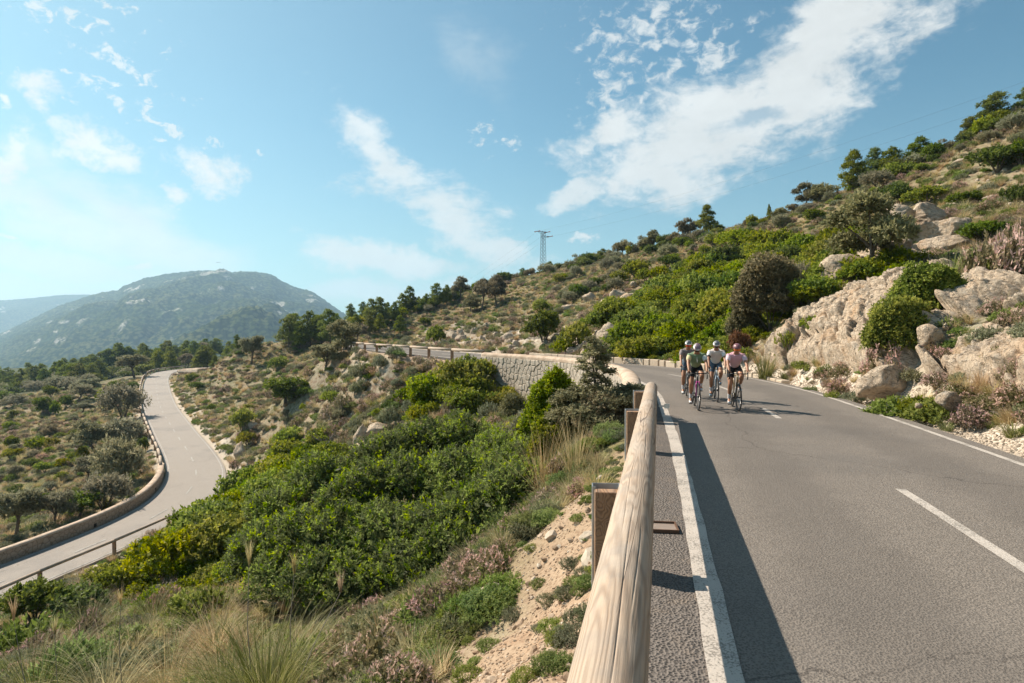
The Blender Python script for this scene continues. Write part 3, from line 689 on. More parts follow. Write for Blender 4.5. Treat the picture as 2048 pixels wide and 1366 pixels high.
def blades(n, L, W, spread, droop, seed, seg=4, r0=.06, tintlo=.2, tinthi=.8, stiff=0.0):
    """a tussock of n arching blades"""
    rs = np.random.RandomState(seed)
    az = rs.rand(n) * 2 * math.pi; ra = r0 * np.sqrt(rs.rand(n))
    base = np.stack([np.cos(az) * ra, np.sin(az) * ra, np.zeros(n)], 1)
    az2 = az + rs.normal(size=n) * .5; lean = np.clip(np.abs(rs.normal(size=n)) * spread, 0.03, 1.3)
    ln = L * rs.uniform(.5, 1.1, n)
    t = np.linspace(0, 1, seg + 1)
    ang = lean[:, None] + droop * (t[None, :] ** 1.7) * rs.uniform(.5, 1.3, n)[:, None]
    dx = np.sin(ang) * ln[:, None] / seg; dz = np.cos(ang) * ln[:, None] / seg
    R = np.cumsum(dx, 1) - dx[:, :1]; Z = np.cumsum(dz, 1) - dz[:, :1]
    dirv = np.stack([np.cos(az2), np.sin(az2)], 1)
    P = np.stack([base[:, None, 0] + dirv[:, None, 0] * R, base[:, None, 1] + dirv[:, None, 1] * R, Z], 2)
    tw = rs.rand(n) * math.pi
    sd = np.stack([-dirv[:, 1] * np.cos(tw) + dirv[:, 0] * np.sin(tw) * .5, dirv[:, 0] * np.cos(tw) + dirv[:, 1] * np.sin(tw) * .5, np.zeros(n)], 1)
    wd = W * (1 - t ** 2 * .92)[None, :] * rs.uniform(.7, 1.3, n)[:, None]
    A = P + sd[:, None, :] * wd[:, :, None] / 2; B_ = P - sd[:, None, :] * wd[:, :, None] / 2
    V = np.stack([A, B_], 2).reshape(n, -1, 3); m = (seg + 1) * 2
    f = np.array([[2 * j, 2 * j + 1, 2 * j + 3, 2 * j + 2] for j in range(seg)])
    Fq = (np.arange(n)[:, None, None] * m + f[None]).reshape(-1, 4)
    ti = np.clip(rs.uniform(tintlo, tinthi, n)[:, None] + (t[None, :] - .5) * .35, 0, 1)
    return V.reshape(-1, 3), Fq, np.repeat(ti[:, :, None], 2, 2).ravel()

def blobset(rs, n, R, h, flatn=.8):
    """round bush of n lobes, about 2R wide and h high, base at z=0"""
    out = []
    for i in range(n):
        a = i * 2.4 + rs.rand() * .6; q = R * .55 * math.sqrt((i + .4) / n)
        r = R * rs.uniform(.42, .6)
        z = h * rs.uniform(.28, .52) + (1 - q / R) * h * .16
        out.append((math.cos(a) * q, math.sin(a) * q, z, r, r, min(r * flatn, h * .45)))
    return out
RS = np.random.RandomState(4)
PROTO = {}
def reg(kind, me): PROTO.setdefault(kind, []).append(me)
for i in range(4):
    reg('lentisk', cloudmesh('mastic_foliage', leafcloud(blobset(RS, 7, 1.0, 1.15), 420, 9, .115, .06, .2, 10 + i, inner=.3, floor=.02, tip=.45), M_LENT))
    reg('spurge', cloudmesh('spurge_foliage', leafcloud(blobset(RS, 7, 1.0, 1.0), 420, 9, .11, .06, .18, 20 + i, inner=.3, floor=.02, tip=.6), M_YEL))
    reg('dark', cloudmesh('dark_foliage', leafcloud(blobset(RS, 6, 1.0, 1.3), 430, 9, .11, .062, .2, 30 + i, inner=.35, floor=.05, tip=.2), M_DARK))
    reg('olive', cloudmesh('grey_foliage', leafcloud(blobset(RS, 9, 1.0, 1.4, .9), 620, 10, .125, .036, .26, 40 + i, inner=.35, floor=.05, tip=.5, lump=.35), M_OLIVE))
    reg('cushion', cloudmesh('cushion_foliage', leafcloud([(0, 0, .25, 1, 1, .62)], 190, 8, .17, .06, .24, 50 + i, inner=.15, low=0, up=.7, floor=0, lump=.35), M_CUSH))
    reg('herb', cloudmesh('herb_foliage', leafcloud([(0, 0, .2, 1, 1, .6), (.6, .3, .15, .6, .6, .4)], 190, 8, .17, .07, .24, 60 + i, inner=.15, low=0, up=.9, floor=0, lump=.4), M_HERB))
    reg('heather', cloudmesh('heather_foliage', leafcloud([(0, 0, .3, 1, 1, .75), (-.5, .4, .2, .6, .6, .5)], 230, 8, .15, .055, .26, 70 + i, inner=.15, low=0, up=.9, floor=0, lump=.4, flower=.38 if i < 3 else .75), M_HEATH))
    reg('straw', cloudmesh('straw_blades', blades(150, 1.0, .030, .42, .7, 80 + i, 3, .22), M_STRAW))
    reg('tuft', cloudmesh('grass_blades', blades(170, 1.0, .030, .40, .9, 90 + i, 3, .2), M_GRASS))
reg('rust', cloudmesh('rust_foliage', leafcloud(blobset(RS, 5, 1.0, 1.0), 420, 9, .10, .05, .18, 99, floor=.02), M_RUST))

# trees: crown meshes are about 1 m in radius units of their own, trunk reaches z = 1 at crown height; sized per metre of height = 1
def tree_proto(kind, seed):
    rs = np.random.RandomState(seed); tb = MB()
    if kind in ('pine', 'pinef'):
        lean = (rs.rand(2) - .5) * .10
        pts = [(lean[0] * z * z + .012 * math.sin(z * 9 + seed), lean[1] * z * z, z) for z in np.linspace(-.03, .95, 7)]
        tb.tube(pts, list(np.linspace(.022, .005, 7)), 5)
        bl = []; nb = 13 if kind == 'pine' else 9
        for i in range(nb):
            z = .22 + .70 * i / (nb - 1); R = (.24 + .10 * rs.rand()) * (1.15 - .85 * (z - .2)); a = i * 2.4 + rs.rand()
            cx, cy = lean[0] * z * z + math.cos(a) * R * .62, lean[1] * z * z + math.sin(a) * R * .62
            if z > .86: cx, cy = lean[0], lean[1]
            r = R * rs.uniform(.55, .8)
            bl.append((cx, cy, z, r, r, r * .62)); tb.tube([(lean[0] * z * z, lean[1] * z * z, z - .08), (cx, cy, z)], [.008, .003], 4, False)
        cl = leafcloud(bl, 1300 if kind == 'pine' else 420, 7, .034 if kind == 'pine' else .05, .012 if kind == 'pine' else .022, .05, seed + 1, inner=.35, up=.5, lump=.5, tip=.5)
        return tb.mesh('trunk', M_BARK), cloudmesh('crown', cl, M_PINE if kind == 'pine' else M_PINEF)
    if kind in ('olivetree', 'holm', 'carob'):
        lx = (.16 if kind == 'olivetree' else .07) * (1 if rs.rand() < .5 else -1)
        p = [(-lx * 1.2, 0, -.04), (-lx * .8, .01, .14), (-lx * .25, .0, .30), (0, .01, .46)]
        tb.tube(p, [.042, .032, .027, .022], 7)
        bl = []; nb = 9
        low = {'holm': (seed // 10) % 2, 'carob': 1, 'olivetree': 0}[kind]
        if low: nb = 13
        for i in range(nb):
            a = i * 2.4 + rs.rand() * .7; q = .33 * math.sqrt((i + .3) / nb) * (1.15 if kind == 'holm' else 1.0) * rs.uniform(.8, 1.2)
            z = (.66 if not low else .54) + rs.uniform(-.14 - .16 * low, .20) - q * .25; r = rs.uniform(.13, .23)
            c = (math.cos(a) * q, math.sin(a) * q, z); bl.append((*c, r, r, r * .72))
            m_ = (c[0] * .5, c[1] * .5, .50 + rs.rand() * .05)
            tb.tube([(-lx * .25, 0, .30 + .012 * i), m_, c], [.018, .012, .005], 4, False)
        mt = {'olivetree': M_OLIVE, 'holm': M_HOLM, 'carob': M_DARK}[kind]
        cl = leafcloud(bl, 1300, 8, .042, .018, .07, seed + 3, inner=.3, up=.3, lump=.5, tip=.5)
        return tb.mesh('trunk', M_BARK), cloudmesh('crown', cl, mt)
    if kind == 'sapling':
        pts = [(.02 * math.sin(z * 6), .015 * math.cos(z * 5), z) for z in np.linspace(-.02, 1.0, 9)]
        tb.tube(pts, list(np.linspace(.017, .003, 9)), 6)
        bl = []
        for i in range(34):
            z = .16 + .80 * i / 33; R = .30 * (1 - z) ** .6 * (1.2 if z < .48 else (.40 if z < .66 else .62)) + .035; a = i * 2.4
            q = R * rs.uniform(.45, .8); r = max(.035, R * rs.uniform(.30, .44))
            c = (math.cos(a) * q, math.sin(a) * q, z + .02); bl.append((*c, r, r, r * .8))
            tb.tube([(0, 0, z - .04), (c[0] * .5, c[1] * .5, z), c], [.006, .004, .002], 4, False)
        cl = leafcloud(bl, 5200, 8, .017, .0085, .04, seed, inner=.3, lump=.5, tip=.4)
        return tb.mesh('trunk', M_BARK), cloudmesh('crown', cl, M_SAP)
TREES = {}
for kd, n in (('pine', 4), ('pinef', 4), ('olivetree', 4), ('holm', 4), ('carob', 2), ('sapling', 1)):
    TREES[kd] = [tree_proto(kd, 200 + 10 * i + len(kd)) for i in range(n)]

# ---------------------------------------------------------------- rocks
M_STONE = material('loose_limestone', lambda t, b, o: t.mix(t.m('MULTIPLY', t.noise(objc(t), 3.0, 4), 1.0), t.ramp(rnd(t), [(0, (.34, .275, .21)), (.5, (.43, .365, .285)), (1, (.53, .47, .385))]), (.44, .36, .28)), .95, .1)
M_GRIT = material('earth_grit', lambda t, b, o: t.ramp(rnd(t), [(0, (.26, .18, .12)), (.5, (.36, .265, .185)), (.9, (.44, .35, .26)), (1, (.52, .46, .38))]), .95, .1)
def icos(sub):
    import bmesh
    bm = bmesh.new(); bmesh.ops.create_icosphere(bm, subdivisions=sub, radius=1.0)
    V = np.array([v.co[:] for v in bm.verts]); Fq = np.array([[v.index for v in f.verts] for f in bm.faces]); bm.free(); return V, Fq
ICO = {s_: icos(s_) for s_ in (2, 3, 4, 5, 6)}
def rockmesh(name, seed, sub=4, planes=14, cut=(.55, .95), rough=.10, mat=None, sq=(1, 1, 1), strata=0.0, smooth=True):
    rs = np.random.RandomState(seed); V, Fq = ICO[sub]; V = V.copy()
    N = unit(rs.normal(size=(planes, 3))); D = rs.uniform(cut[0], cut[1], planes)
    dots = V @ N.T
    r = np.full(len(V), 1.0)
    for j in range(planes):
        rr = np.where(dots[:, j] > .05, D[j] / np.maximum(dots[:, j], .05), 9); r = np.minimum(r, rr)
    V = V * r[:, None]
    n1 = fbm(V[:, 0] * 1.7, V[:, 1] * 1.7, V[:, 2] * 1.7 + seed, 5, seed); n2 = 1 - 2 * np.abs(fbm(V[:, 0] * 2.6, V[:, 1] * 2.6, V[:, 2] * 4.2, 5, seed + 3))
    n3 = fbm(V[:, 0] * 8, V[:, 1] * 8, V[:, 2] * 9, 4, seed + 8)
    V = V * (1 + rough * (1.6 * n1 + .55 * (n2 - .5) + .35 * n3))[:, None]
    if strata: V[:, 2] += strata * np.sin(V[:, 2] * 13 + 3 * n1) * .3; V = V * (1 + strata * np.abs(np.sin(V[:, 2] * 9 + 4 * n1)) * .4)[:, None]
    V = V * np.array(sq)
    return npmesh(name, V, Fq, mat or M_ROCKO, smooth)
for i in range(5):
    reg('stone', rockmesh('stone', 300 + i, 2, 9, (.5, .9), .10, M_STONE, (1, .85, .7), smooth=False))
    reg('grit', rockmesh('grit', 310 + i, 2, 9, (.5, .9), .10, M_GRIT, (1, .85, .7), smooth=False))
    reg('boulder', rockmesh('boulder', 320 + i, 4, 12, (.55, .95), .13, None, (1, .85, .75)))
# ---------------------------------------------------------------- scattered ground cover (stuff, instanced)
def scatter(name, meshes, P, scale, rotz, pick, label, tilt=0.15, kind='stuff', seed=0, zs=None):
    rs = np.random.RandomState(seed); n = len(P)
    hid = bpy.data.collections.new(name + '_source')
    for i, me in enumerate(meshes): hid.objects.link(bpy.data.objects.new('%s_source_%02d' % (name, i), me))
    me = bpy.data.meshes.new(name); me.vertices.add(n); me.vertices.foreach_set('co', np.asarray(P, np.float32).ravel())
    rot = np.stack([(rs.rand(n) - .5) * 2 * tilt, (rs.rand(n) - .5) * 2 * tilt, rotz], 1).astype(np.float32)
    sc = np.stack([scale, scale, scale * (zs if zs is not None else 1)], 1).astype(np.float32)
    a = me.attributes.new('rot', 'FLOAT_VECTOR', 'POINT'); a.data.foreach_set('vector', rot.ravel())
    a = me.attributes.new('sc', 'FLOAT_VECTOR', 'POINT'); a.data.foreach_set('vector', sc.ravel())
    a = me.attributes.new('pick', 'INT', 'POINT'); a.data.foreach_set('value', np.asarray(pick, np.int32))
    o = link(name, me); tag(o, label, None, None, kind)
    ng = bpy.data.node_groups.new(name + '_spread', 'GeometryNodeTree')
    ng.interface.new_socket(name='Geometry', in_out='INPUT', socket_type='NodeSocketGeometry'); ng.interface.new_socket(name='Geometry', in_out='OUTPUT', socket_type='NodeSocketGeometry')
    N = ng.nodes; Lk = ng.links
    gi = N.new('NodeGroupInput'); go = N.new('NodeGroupOutput'); iop = N.new('GeometryNodeInstanceOnPoints'); ci = N.new('GeometryNodeCollectionInfo')
    ci.inputs[0].default_value = hid; ci.inputs[1].default_value = True; ci.inputs[2].default_value = True
    def na(nm, ty):
        x = N.new('GeometryNodeInputNamedAttribute'); x.data_type = ty; x.inputs[0].default_value = nm; return x.outputs[0]
    Lk.new(gi.outputs[0], iop.inputs['Points']); Lk.new(ci.outputs[0], iop.inputs['Instance'])
    iop.inputs['Pick Instance'].default_value = True
    Lk.new(na('pick', 'INT'), iop.inputs['Instance Index']); Lk.new(na('sc', 'FLOAT_VECTOR'), iop.inputs['Scale'])
    e = N.new('FunctionNodeEulerToRotation'); Lk.new(na('rot', 'FLOAT_VECTOR'), e.inputs[0]); Lk.new(e.outputs[0], iop.inputs['Rotation'])
    Lk.new(iop.outputs[0], go.inputs[0])
    md = o.modifiers.new('spread', 'NODES'); md.node_group = ng
    return o
def candidates(n, rmin, rmax, azmin=-50, azmax=50, seed=0, power=1.0):
    """random places of ground, denser near the camera when power < 1"""
    rs = np.random.RandomState(seed)
    az = np.radians(rs.uniform(azmin, azmax, n)); u = rs.rand(n)
    e = 2 * power
    r = (rmin ** e + u * (rmax ** e - rmin ** e)) ** (1 / e)
    return r * np.sin(az), r * np.cos(az), rs
def pix(x, y, z): return 1024 + F * x / y, HOR - F * (z - CAMZ) / y

KEEP_CLEAR = []          # (x, y, r) set by hand-placed things
def zones(x, y, z):
    """green: lush mastic carpet; both from the photo's patches, given as soft discs on the ground"""
    g = np.zeros(len(x))
    for cx, cy, rx, ry, a in GREEN: g = np.maximum(g, a * np.exp(-(((x - cx) / rx) ** 2 + ((y - cy) / ry) ** 2)))
    g = g + .22 * fbm(x * .12, y * .12, 0, 3, 61)
    return g
GREEN = []
for px, py, rx, ry, a in [(1500, 640, 7, 8, 1.2), (1420, 590, 8, 9, 1.2), (1560, 560, 7, 7, 1.2), (1450, 555, 7, 8, 1.1), (1350, 700, 5, 3.5, 1.1), (1480, 700, 5, 3, 1.2), (1290, 660, 5, 4, .5), (1640, 520, 5, 5, .9),
                          (880, 800, 2.2, 2.6, 1.0), (970, 800, 2.2, 3.4, 1.2), (1000, 900, 2, 3, .9), (560, 940, 2.4, 4.5, 1.0), (640, 900, .1, .1, .0), (480, 1050, 3.4, 4, 1.2), (400, 1130, 2, 2, 1.0), (520, 1000, 3.2, 4.5, 1.1), (450, 1180, 2.2, 2.6, .9), (1100, 690, 4, 3, .5)]:
    p, Z_ = ground(px, py); GREEN.append((p.x, p.y, rx, ry, a))
def clear_of_roads(x, y, m=0.0):
    dM, _, _ = sdist(MCc, x, y); dL, _, _ = sdist(LCc, x, y)
    ok = ((dM > 3.6 + m) | (dM < -3.9 - m)) & ((dL > 2.9 + m) | (dL < -3.2 - m))
    return ok, dM, dL
def avoid(x, y, extra=0.0):
    ok = np.ones(len(x), bool)
    for cx, cy, r in KEEP_CLEAR: ok &= (x - cx) ** 2 + (y - cy) ** 2 > (r + extra) ** 2
    return ok

def carpet():
    groups = {}
    def put(kind, x, y, z, s, zs=None, sink=.05):
        g = groups.setdefault(kind, [[], [], []]); g[0].append(np.stack([x, y, z - sink * s], 1)); g[1].append(s); g[2].append(np.ones(len(s)) if zs is None else zs)
    for seed, n, r0, r1, pw, smin, smax in ((1, 15000, 5, 46, .85, .14, .38), (2, 42000, 34, 170, .72, .24, .60)):
        x, y, rs = candidates(n, r0, r1, -52, 52, seed, pw)
        ok, dM, dL = clear_of_roads(x, y); ok &= avoid(x, y)
        ok &= ~((dM < 0) & (dM > -4.8) & (y < 9))          # the bare track by the rail
        x, y, dM, dL = x[ok], y[ok], dM[ok], dL[ok]
        z = H(x, y); g = zones(x, y, z); rk = rocky(x, y); n_ = len(x)
        cl = fbm(x * .35, y * .35, 0, 3, 91); c2 = fbm(x * .22 + 9, y * .22, 0, 3, 92)
        ok = rs.rand(n_) < np.clip(.97 - .5 * rk + .2 * cl, .15, 1) * np.where(g > .5, .62, 1.0)
        u = rs.rand(n_) + .45 * cl
        g = g + .35 * fbm(x * .7, y * .7, 0, 2, 64)
        kind = np.where(g > .50, np.where(rs.rand(n_) < .46, 'lent', np.where(rs.rand(n_) < .3, 'spurge', np.where(rs.rand(n_) < .45, 'herb', np.where(rs.rand(n_) < .6, 'tuft', 'heather')))),
               np.where(u < .14, 'cushion', np.where(u < .28, 'herb', np.where(u < .62, 'straw', np.where(u < .78, 'tuft', np.where(u + .5 * c2 < .95, 'heather', 'straw'))))))
        s = rs.uniform(smin, smax, n_) * (1 + .4 * rs.rand(n_))
        for k in np.unique(kind):
            m = ok & (kind == k)
            ss = s[m] * (1 if k != 'lent' else rs.uniform(.45, 1.5, m.sum())) * {'lent': 1.75, 'spurge': 1.3, 'straw': 1.15, 'tuft': 1.1, 'heather': .85, 'cushion': .85, 'herb': .85}[k]
            put({'lent': 'lentisk'}.get(k, k), x[m], y[m], z[m], ss)
    # low growth between the rail and the big bush, and the grasses below the camera
    names = {'lentisk': ('mastic_ground_cover', 'low carpet of bright green mastic scrub spreading over the hillsides'), 'spurge': ('spurge_ground_cover', 'yellow green spurge growing among the mastic'),
             'cushion': ('cushion_undergrowth', 'grey green cushions dotted over the stony slopes'), 'herb': ('herb_undergrowth', 'small green herbs covering the slopes'),
             'straw': ('dry_grass', 'tufts of dry straw coloured grass all over the slopes'), 'tuft': ('green_grass', 'tufts of green grass on the slopes'), 'heather': ('heather_undergrowth', 'pinkish brown heather flowering over the slopes')}
    for k, (P, s, zs) in groups.items():
        P = np.vstack(P); s = np.concatenate(s); rs = np.random.RandomState(len(k)); n = len(s)
        scatter(names[k][0], PROTO[k], P, s, rs.rand(n) * 6.28, rs.randint(0, len(PROTO[k]), n), names[k][1], .2, seed=3, zs=rs.uniform(.8, 1.25, n))
    # loose stones on the slopes, along the verges and on the track
    P = []; Sc = []
    x, y, rs = candidates(16000, 6, 120, -52, 52, 11, .75); ok, dM, dL = clear_of_roads(x, y, -.6)
    rk = rocky(x, y); ok &= rs.rand(len(x)) < np.clip(.18 + .9 * rk, 0, 1); x, y = x[ok], y[ok]; z = H(x, y); P.append(np.stack([x, y, z], 1)); Sc.append(rs.uniform(.04, .26, len(x)) * rs.rand(len(x)) ** .5)
    scatter('loose_stones', PROTO['stone'], np.vstack(P), np.concatenate(Sc), rs.rand(len(x)) * 6.28, rs.randint(0, 5, len(x)), 'loose pale limestone lying over the slopes', .6, seed=4)
    # gravel on the verge right of the road
    s = rs.uniform(2, 46, 15000); o_ = 2.84 + np.abs(rs.normal(size=15000)) * .75
    i = np.interp(s, MC[:, 1], np.arange(len(MC))); base = np.stack([np.interp(i, np.arange(len(MC)), MC[:, k]) for k in (0, 1)], 1)
    nn = nrm(MC); nb = np.stack([np.interp(i, np.arange(len(MC)), nn[:, k]) for k in (0, 1)], 1)
    x, y = (base + nb * o_[:, None]).T; z = H(x, y); keep = z > -.3; x, y, z = x[keep], y[keep], z[keep]
    scatter('verge_gravel', PROTO['stone'], np.stack([x, y, z], 1), rs.uniform(.018, .065, len(x)), rs.rand(len(x)) * 6.28, rs.randint(0, 5, len(x)), 'pale broken limestone gravel along the road verge', .8, seed=5)
    # grit on the earth track left of the rail
    az = np.radians(rs.uniform(-30, 8, 14000)); r = rs.uniform(2.2, 10, 14000) ** 1.0; x, y = r * np.sin(az), r * np.cos(az)
    dM, _, _ = sdist(MCc, x, y); k = (dM < -3.1) & (dM > -5.4 - rs.rand(len(x))); x, y = x[k], y[k]; z = H(x, y)
    scatter('track_grit', PROTO['grit'], np.stack([x, y, z], 1), rs.uniform(.004, .022, len(x)) * (1 + (rs.rand(len(x)) < .04) * 1.8), rs.rand(len(x)) * 6.28, rs.randint(0, 5, len(x)), 'reddish grit and pebbles on the earth beside the rail', .8, seed=6)
# ---------------------------------------------------------------- trees and shrubs placed one by one
def tree(kind, px, py, hpx, label, cat='tree', wide=1.0, group=None, var=None, name=None, Z=None, rz=None):
    if Z is None: p, Zq = ground(px, py)
    else:
        Zq = Z; X = (px - 1024) / F * Z; p = Vector((X, Z, float(H(np.array([X]), np.array([Z]))[0])))
    h = hpx / F * Zq
    v = (abs(hash_(px, py)) if var is None else var) % len(TREES[kind])
    tm, cm = TREES[kind][v]
    nm = name or {'pine': 'pine_tree', 'pinef': 'pine_tree', 'olivetree': 'olive_tree', 'holm': 'holm_oak_tree', 'carob': 'carob_tree', 'sapling': 'young_oak_tree'}[kind]
    t = thing(nm, label, cat, (p.x, p.y, p.z - .02 * h), rz if rz is not None else hash_(py, px) % 628 / 100, group)
    t.scale = (h * wide, h * wide, h)
    link('trunk', tm, t); link('crown', cm, t)
    KEEP_CLEAR.append((p.x, p.y, .10 * h))
    return t
def hash_(a, b): return int(abs(math.sin(a * 12.9898 + b * 78.233) * 43758.5453) * 1000)
def shrub(kind, px, py, wpx, hpx, label, name, group=None, Z=None, twigs=False):
    """px,py: middle of its foot in the photo"""
    if Z is None: p, Zq = ground(px, py)
    else:
        Zq = Z; X = (px - 1024) / F * Z; p = Vector((X, Z, float(H(np.array([X]), np.array([Z]))[0])))
    w_, h = wpx / F * Zq / 2, hpx / F * Zq
    ms = PROTO[kind]; me = ms[hash_(px, py) % len(ms)]
    hz = {'lentisk': 1.15, 'spurge': 1.0, 'dark': 1.3, 'olive': 1.4, 'rust': 1.0}.get(kind, .85)
    t = thing(name, label, 'shrub' if kind not in ('straw', 'tuft') else 'grass', (p.x, p.y, p.z - .05 * h), hash_(py, px) % 628 / 100, group)
    f = link('foliage' if kind not in ('straw', 'tuft') else 'blades', me, t, scl=(w_ / (1.0 if kind not in ('straw', 'tuft') else .75), w_ / (1.0 if kind not in ('straw', 'tuft') else .75), h / hz / .95))
    if kind in ('lentisk', 'dark', 'olive', 'spurge', 'rust'):
        link('stem', STEM, t, scl=(w_, w_, h))
    KEEP_CLEAR.append((p.x, p.y, .55 * w_))
    return t
_sb = MB()
for i in range(7):
    a = i * 2.4; _sb.tube([(0, 0, -.05), (math.cos(a) * .18, math.sin(a) * .18, .28), (math.cos(a) * .45, math.sin(a) * .45, .62)], [.03, .022, .01], 5)
STEM = _sb.mesh('stem', M_BARK)

# --- the pine belt and olive grove beyond the lower road
tree('holm', 263, 757, 54, 'round dark holm oak standing outside the hairpin rail of the lower road', wide=1.15)
tree('holm', 377, 741, 32, 'small round holm oak at the far end of the lower road bend', wide=1.2, Z=180)
tree('holm', 400, 737, 30, 'small round holm oak just behind the one at the far road bend', wide=1.1, Z=188)
tree('holm', 412, 716, 36, 'small holm oak with a bare trunk above the rocks by the far road bend', wide=1.0)
for k, (px, py, h, wd, kd, lab) in enumerate([
    (245, 840, 72, 1.15, 'olive', 'broad dense grey olive shrub uppermost of four beside the lower road rail'),
    (245, 887, 58, 1.45, 'olive', 'broad grey olive shrub second down of four beside the lower road rail'),
    (235, 975, 104, 1.0, 'olive', 'largest round silver olive shrub beside the lower road wall'),
    (205, 1026, 74, 1.35, 'olive', 'pale spiky silver shrub close against the lower road wall')]):
    shrub(kd, px, py, h * wd * (1.0 if k != 2 else .95), h, lab, 'olive_shrub')
for px, py, h, wd, kd, lab in [
    (175, 910, 80, 1.1, 'olivetree', 'leaning olive tree with a wide grey crown and curved trunk on the open slope'),
    (175, 974, 60, .95, 'olivetree', 'small leaning olive tree between the wide olive and the roadside shrubs'),
    (160, 1042, 72, 1.15, 'carob', 'bushy green carob tree just outside the lower road wall'),
    (32, 1082, 108, .9, 'olivetree', 'tall hazy grey olive tree near the near end of the lower wall'),
    (106, 1062, 80, .85, 'olivetree', 'thin grey olive tree next to the bushy carob'),
    (97, 876, 42, .75, 'holm', 'small dark tree beside the wide leaning olive'),
    (22, 846, 30, .8, 'carob', 'small lone green tree on the grassy slope'),
    (85, 828, 54, .7, 'carob', 'tall green tree below the pine belt'),
    (167, 831, 32, 1.3, 'olivetree', 'low spreading olive tree in the middle of the grassy slope'),
    (180, 790, 36, 1.0, 'olivetree', 'bushy olive tree below the pine belt'),
    (162, 804, 38, 1.25, 'olivetree', 'wide olive tree with a leaning trunk below the pine belt')]:
    tree(kd, px, py, h, lab, wide=wd)
for px, py, w_, h, kd, lab in [(20, 897, 30, 28, 'dark', 'round dark green shrub alone on the grassy slope'), (107, 830, 22, 30, 'lentisk', 'small bright shrub beside the tall green tree'), (203, 808, 28, 28, 'lentisk', 'bright green shrub on the crest of the grassy slope'),
                               (85, 945, 34, 20, 'lentisk', 'bright yellow green shrub low on the grassy slope'), (120, 960, 26, 16, 'spurge', 'small yellow green shrub beside the low bright one'), (270, 1000, 30, 26, 'dark', 'dark shrub squeezed between olive shrubs and roadside wall'),
                               (285, 905, 22, 30, 'dark', 'dark green shrub between the rail and the olive shrubs'), (265, 783, 26, 20, 'dark', 'dark shrub at the foot of the round holm oak')]:
    shrub(kd, px, py, w_, h, lab, 'grove_shrub')
rs = np.random.RandomState(8)
for i in range(92):
    px = rs.uniform(-10, 470); t_ = rs.rand()
    yb = np.interp(px, [-10, 60, 150, 300, 470], [850, 800, 772, 756, 730]); yt = np.interp(px, [-10, 60, 150, 300, 470], [800, 762, 742, 728, 712])
    py = yb + (yt - yb) * t_ - 2
    h = rs.uniform(38, 56) * (1 - .25 * t_) * np.interp(px, [0, 100, 420, 470], [.8, 1, 1, .7]); zz = np.interp(t_, [0, 1], [155, 240])
    if 200 < px < 480 and py > 742: py = 742 - rs.rand() * 8; zz = 225
    X = (px - 1024) / F * zz
    if abs(sdist(LCc, [X], [zz])[0][0]) < 7: continue
    tree('pine' if rs.rand() < .8 else 'pinef', px, py, h, 'dark green pine in the belt of pines beyond the olive grove', wide=rs.uniform(.9, 1.25), group='pines in the belt beyond the olive grove', Z=zz)
for i in range(40):
    px = rs.uniform(-10, 330); zz = rs.uniform(110, 200); X = (px - 1024) / F * zz
    if abs(sdist(LCc, [X], [zz])[0][0]) < 6: continue
    p_ = H(np.array([X]), np.array([zz]))[0]
    if HOR - F * (p_ - CAMZ) / zz > 835: continue
    shrub('olive' if i % 2 else 'dark', px, 0, rs.uniform(28, 50), rs.uniform(16, 28), 'low rounded scrub bush at the foot of the pine belt', 'scrub_bush', 'scrub below the pine belt', Z=zz)
# --- trees of the slope between the two roads
tree('olivetree', 505, 730, 66, 'leaning olive tree with a soft grey crown on the heathery slope between the roads', wide=.8)
tree('olivetree', 653, 747, 62, 'round silver olive tree on a short trunk below the far guardrail', wide=1.1)
tree('holm', 688, 702, 74, 'brown green holm oak with two trunks just before the start of the far guardrail', wide=1.0)
tree('holm', 716, 668, 44, 'dark holm oak behind the start of the far guardrail', wide=.9, Z=100)
tree('pine', 428, 692, 26, 'small lone pine on the rocky crest against the mountain', wide=.9)
tree('pine', 474, 688, 34, 'slender pine on the rocky crest behind the leaning olive', wide=.8)
tree('carob', 572, 806, 82, 'dense dark green shrub tree with a rounded split crown on the slope between the roads', wide=1.12)
shrub('lentisk', 555, 742, 40, 32, 'bright green bush just above the dense shrub tree', 'mastic_shrub')
for k, (px, py, h, w_) in enumerate([(578, 694, 60, 1.0), (600, 700, 52, 1.0), (620, 694, 66, .95), (642, 690, 56, 1.0), (660, 692, 66, .9), (672, 682, 50, .9), (590, 684, 50, .9), (632, 680, 48, .9)]):
    tree('pine', px, py, h * 1.15, ['tall bushy pine, first of the hilltop clump seen against the mountain', 'second pine of the hilltop clump by the mountain foot', 'third and tallest pine of the hilltop clump', 'fourth pine of the hilltop clump', 'fifth pine of the hilltop clump beside the brown holm oak',
        'last pine of the hilltop clump towards the guardrail', 'pine behind the first pines of the hilltop clump', 'pine behind the middle of the hilltop clump'][k], wide=w_)
for px, py, h, w_, k_ in [(702, 652, 46, .9, 0), (727, 648, 44, .9, 1), (745, 652, 52, .9, 2), (762, 652, 58, 1.0, 3), (775, 640, 36, .8, 4), (790, 648, 44, .9, 5), (806, 632, 48, .8, 6), (822, 628, 58, .8, 7), (838, 618, 28, .8, 8), (872, 618, 52, .9, 9), (894, 612, 44, .8, 10), (852, 622, 34, .8, 11), (712, 668, 40, .9, 12), (738, 672, 44, .9, 13), (800, 668, 40, 1.0, 14), (758, 668, 40, 1.0, 15)]:
    tree('pine', px, py, h, 'bushy pine behind the far guardrail, number %s counted uphill from the clump' % ['one', 'two', 'three', 'four', 'five', 'six', 'seven', 'eight', 'nine', 'ten', 'eleven', 'twelve', 'thirteen', 'fourteen', 'fifteen', 'sixteen'][k_], wide=w_)
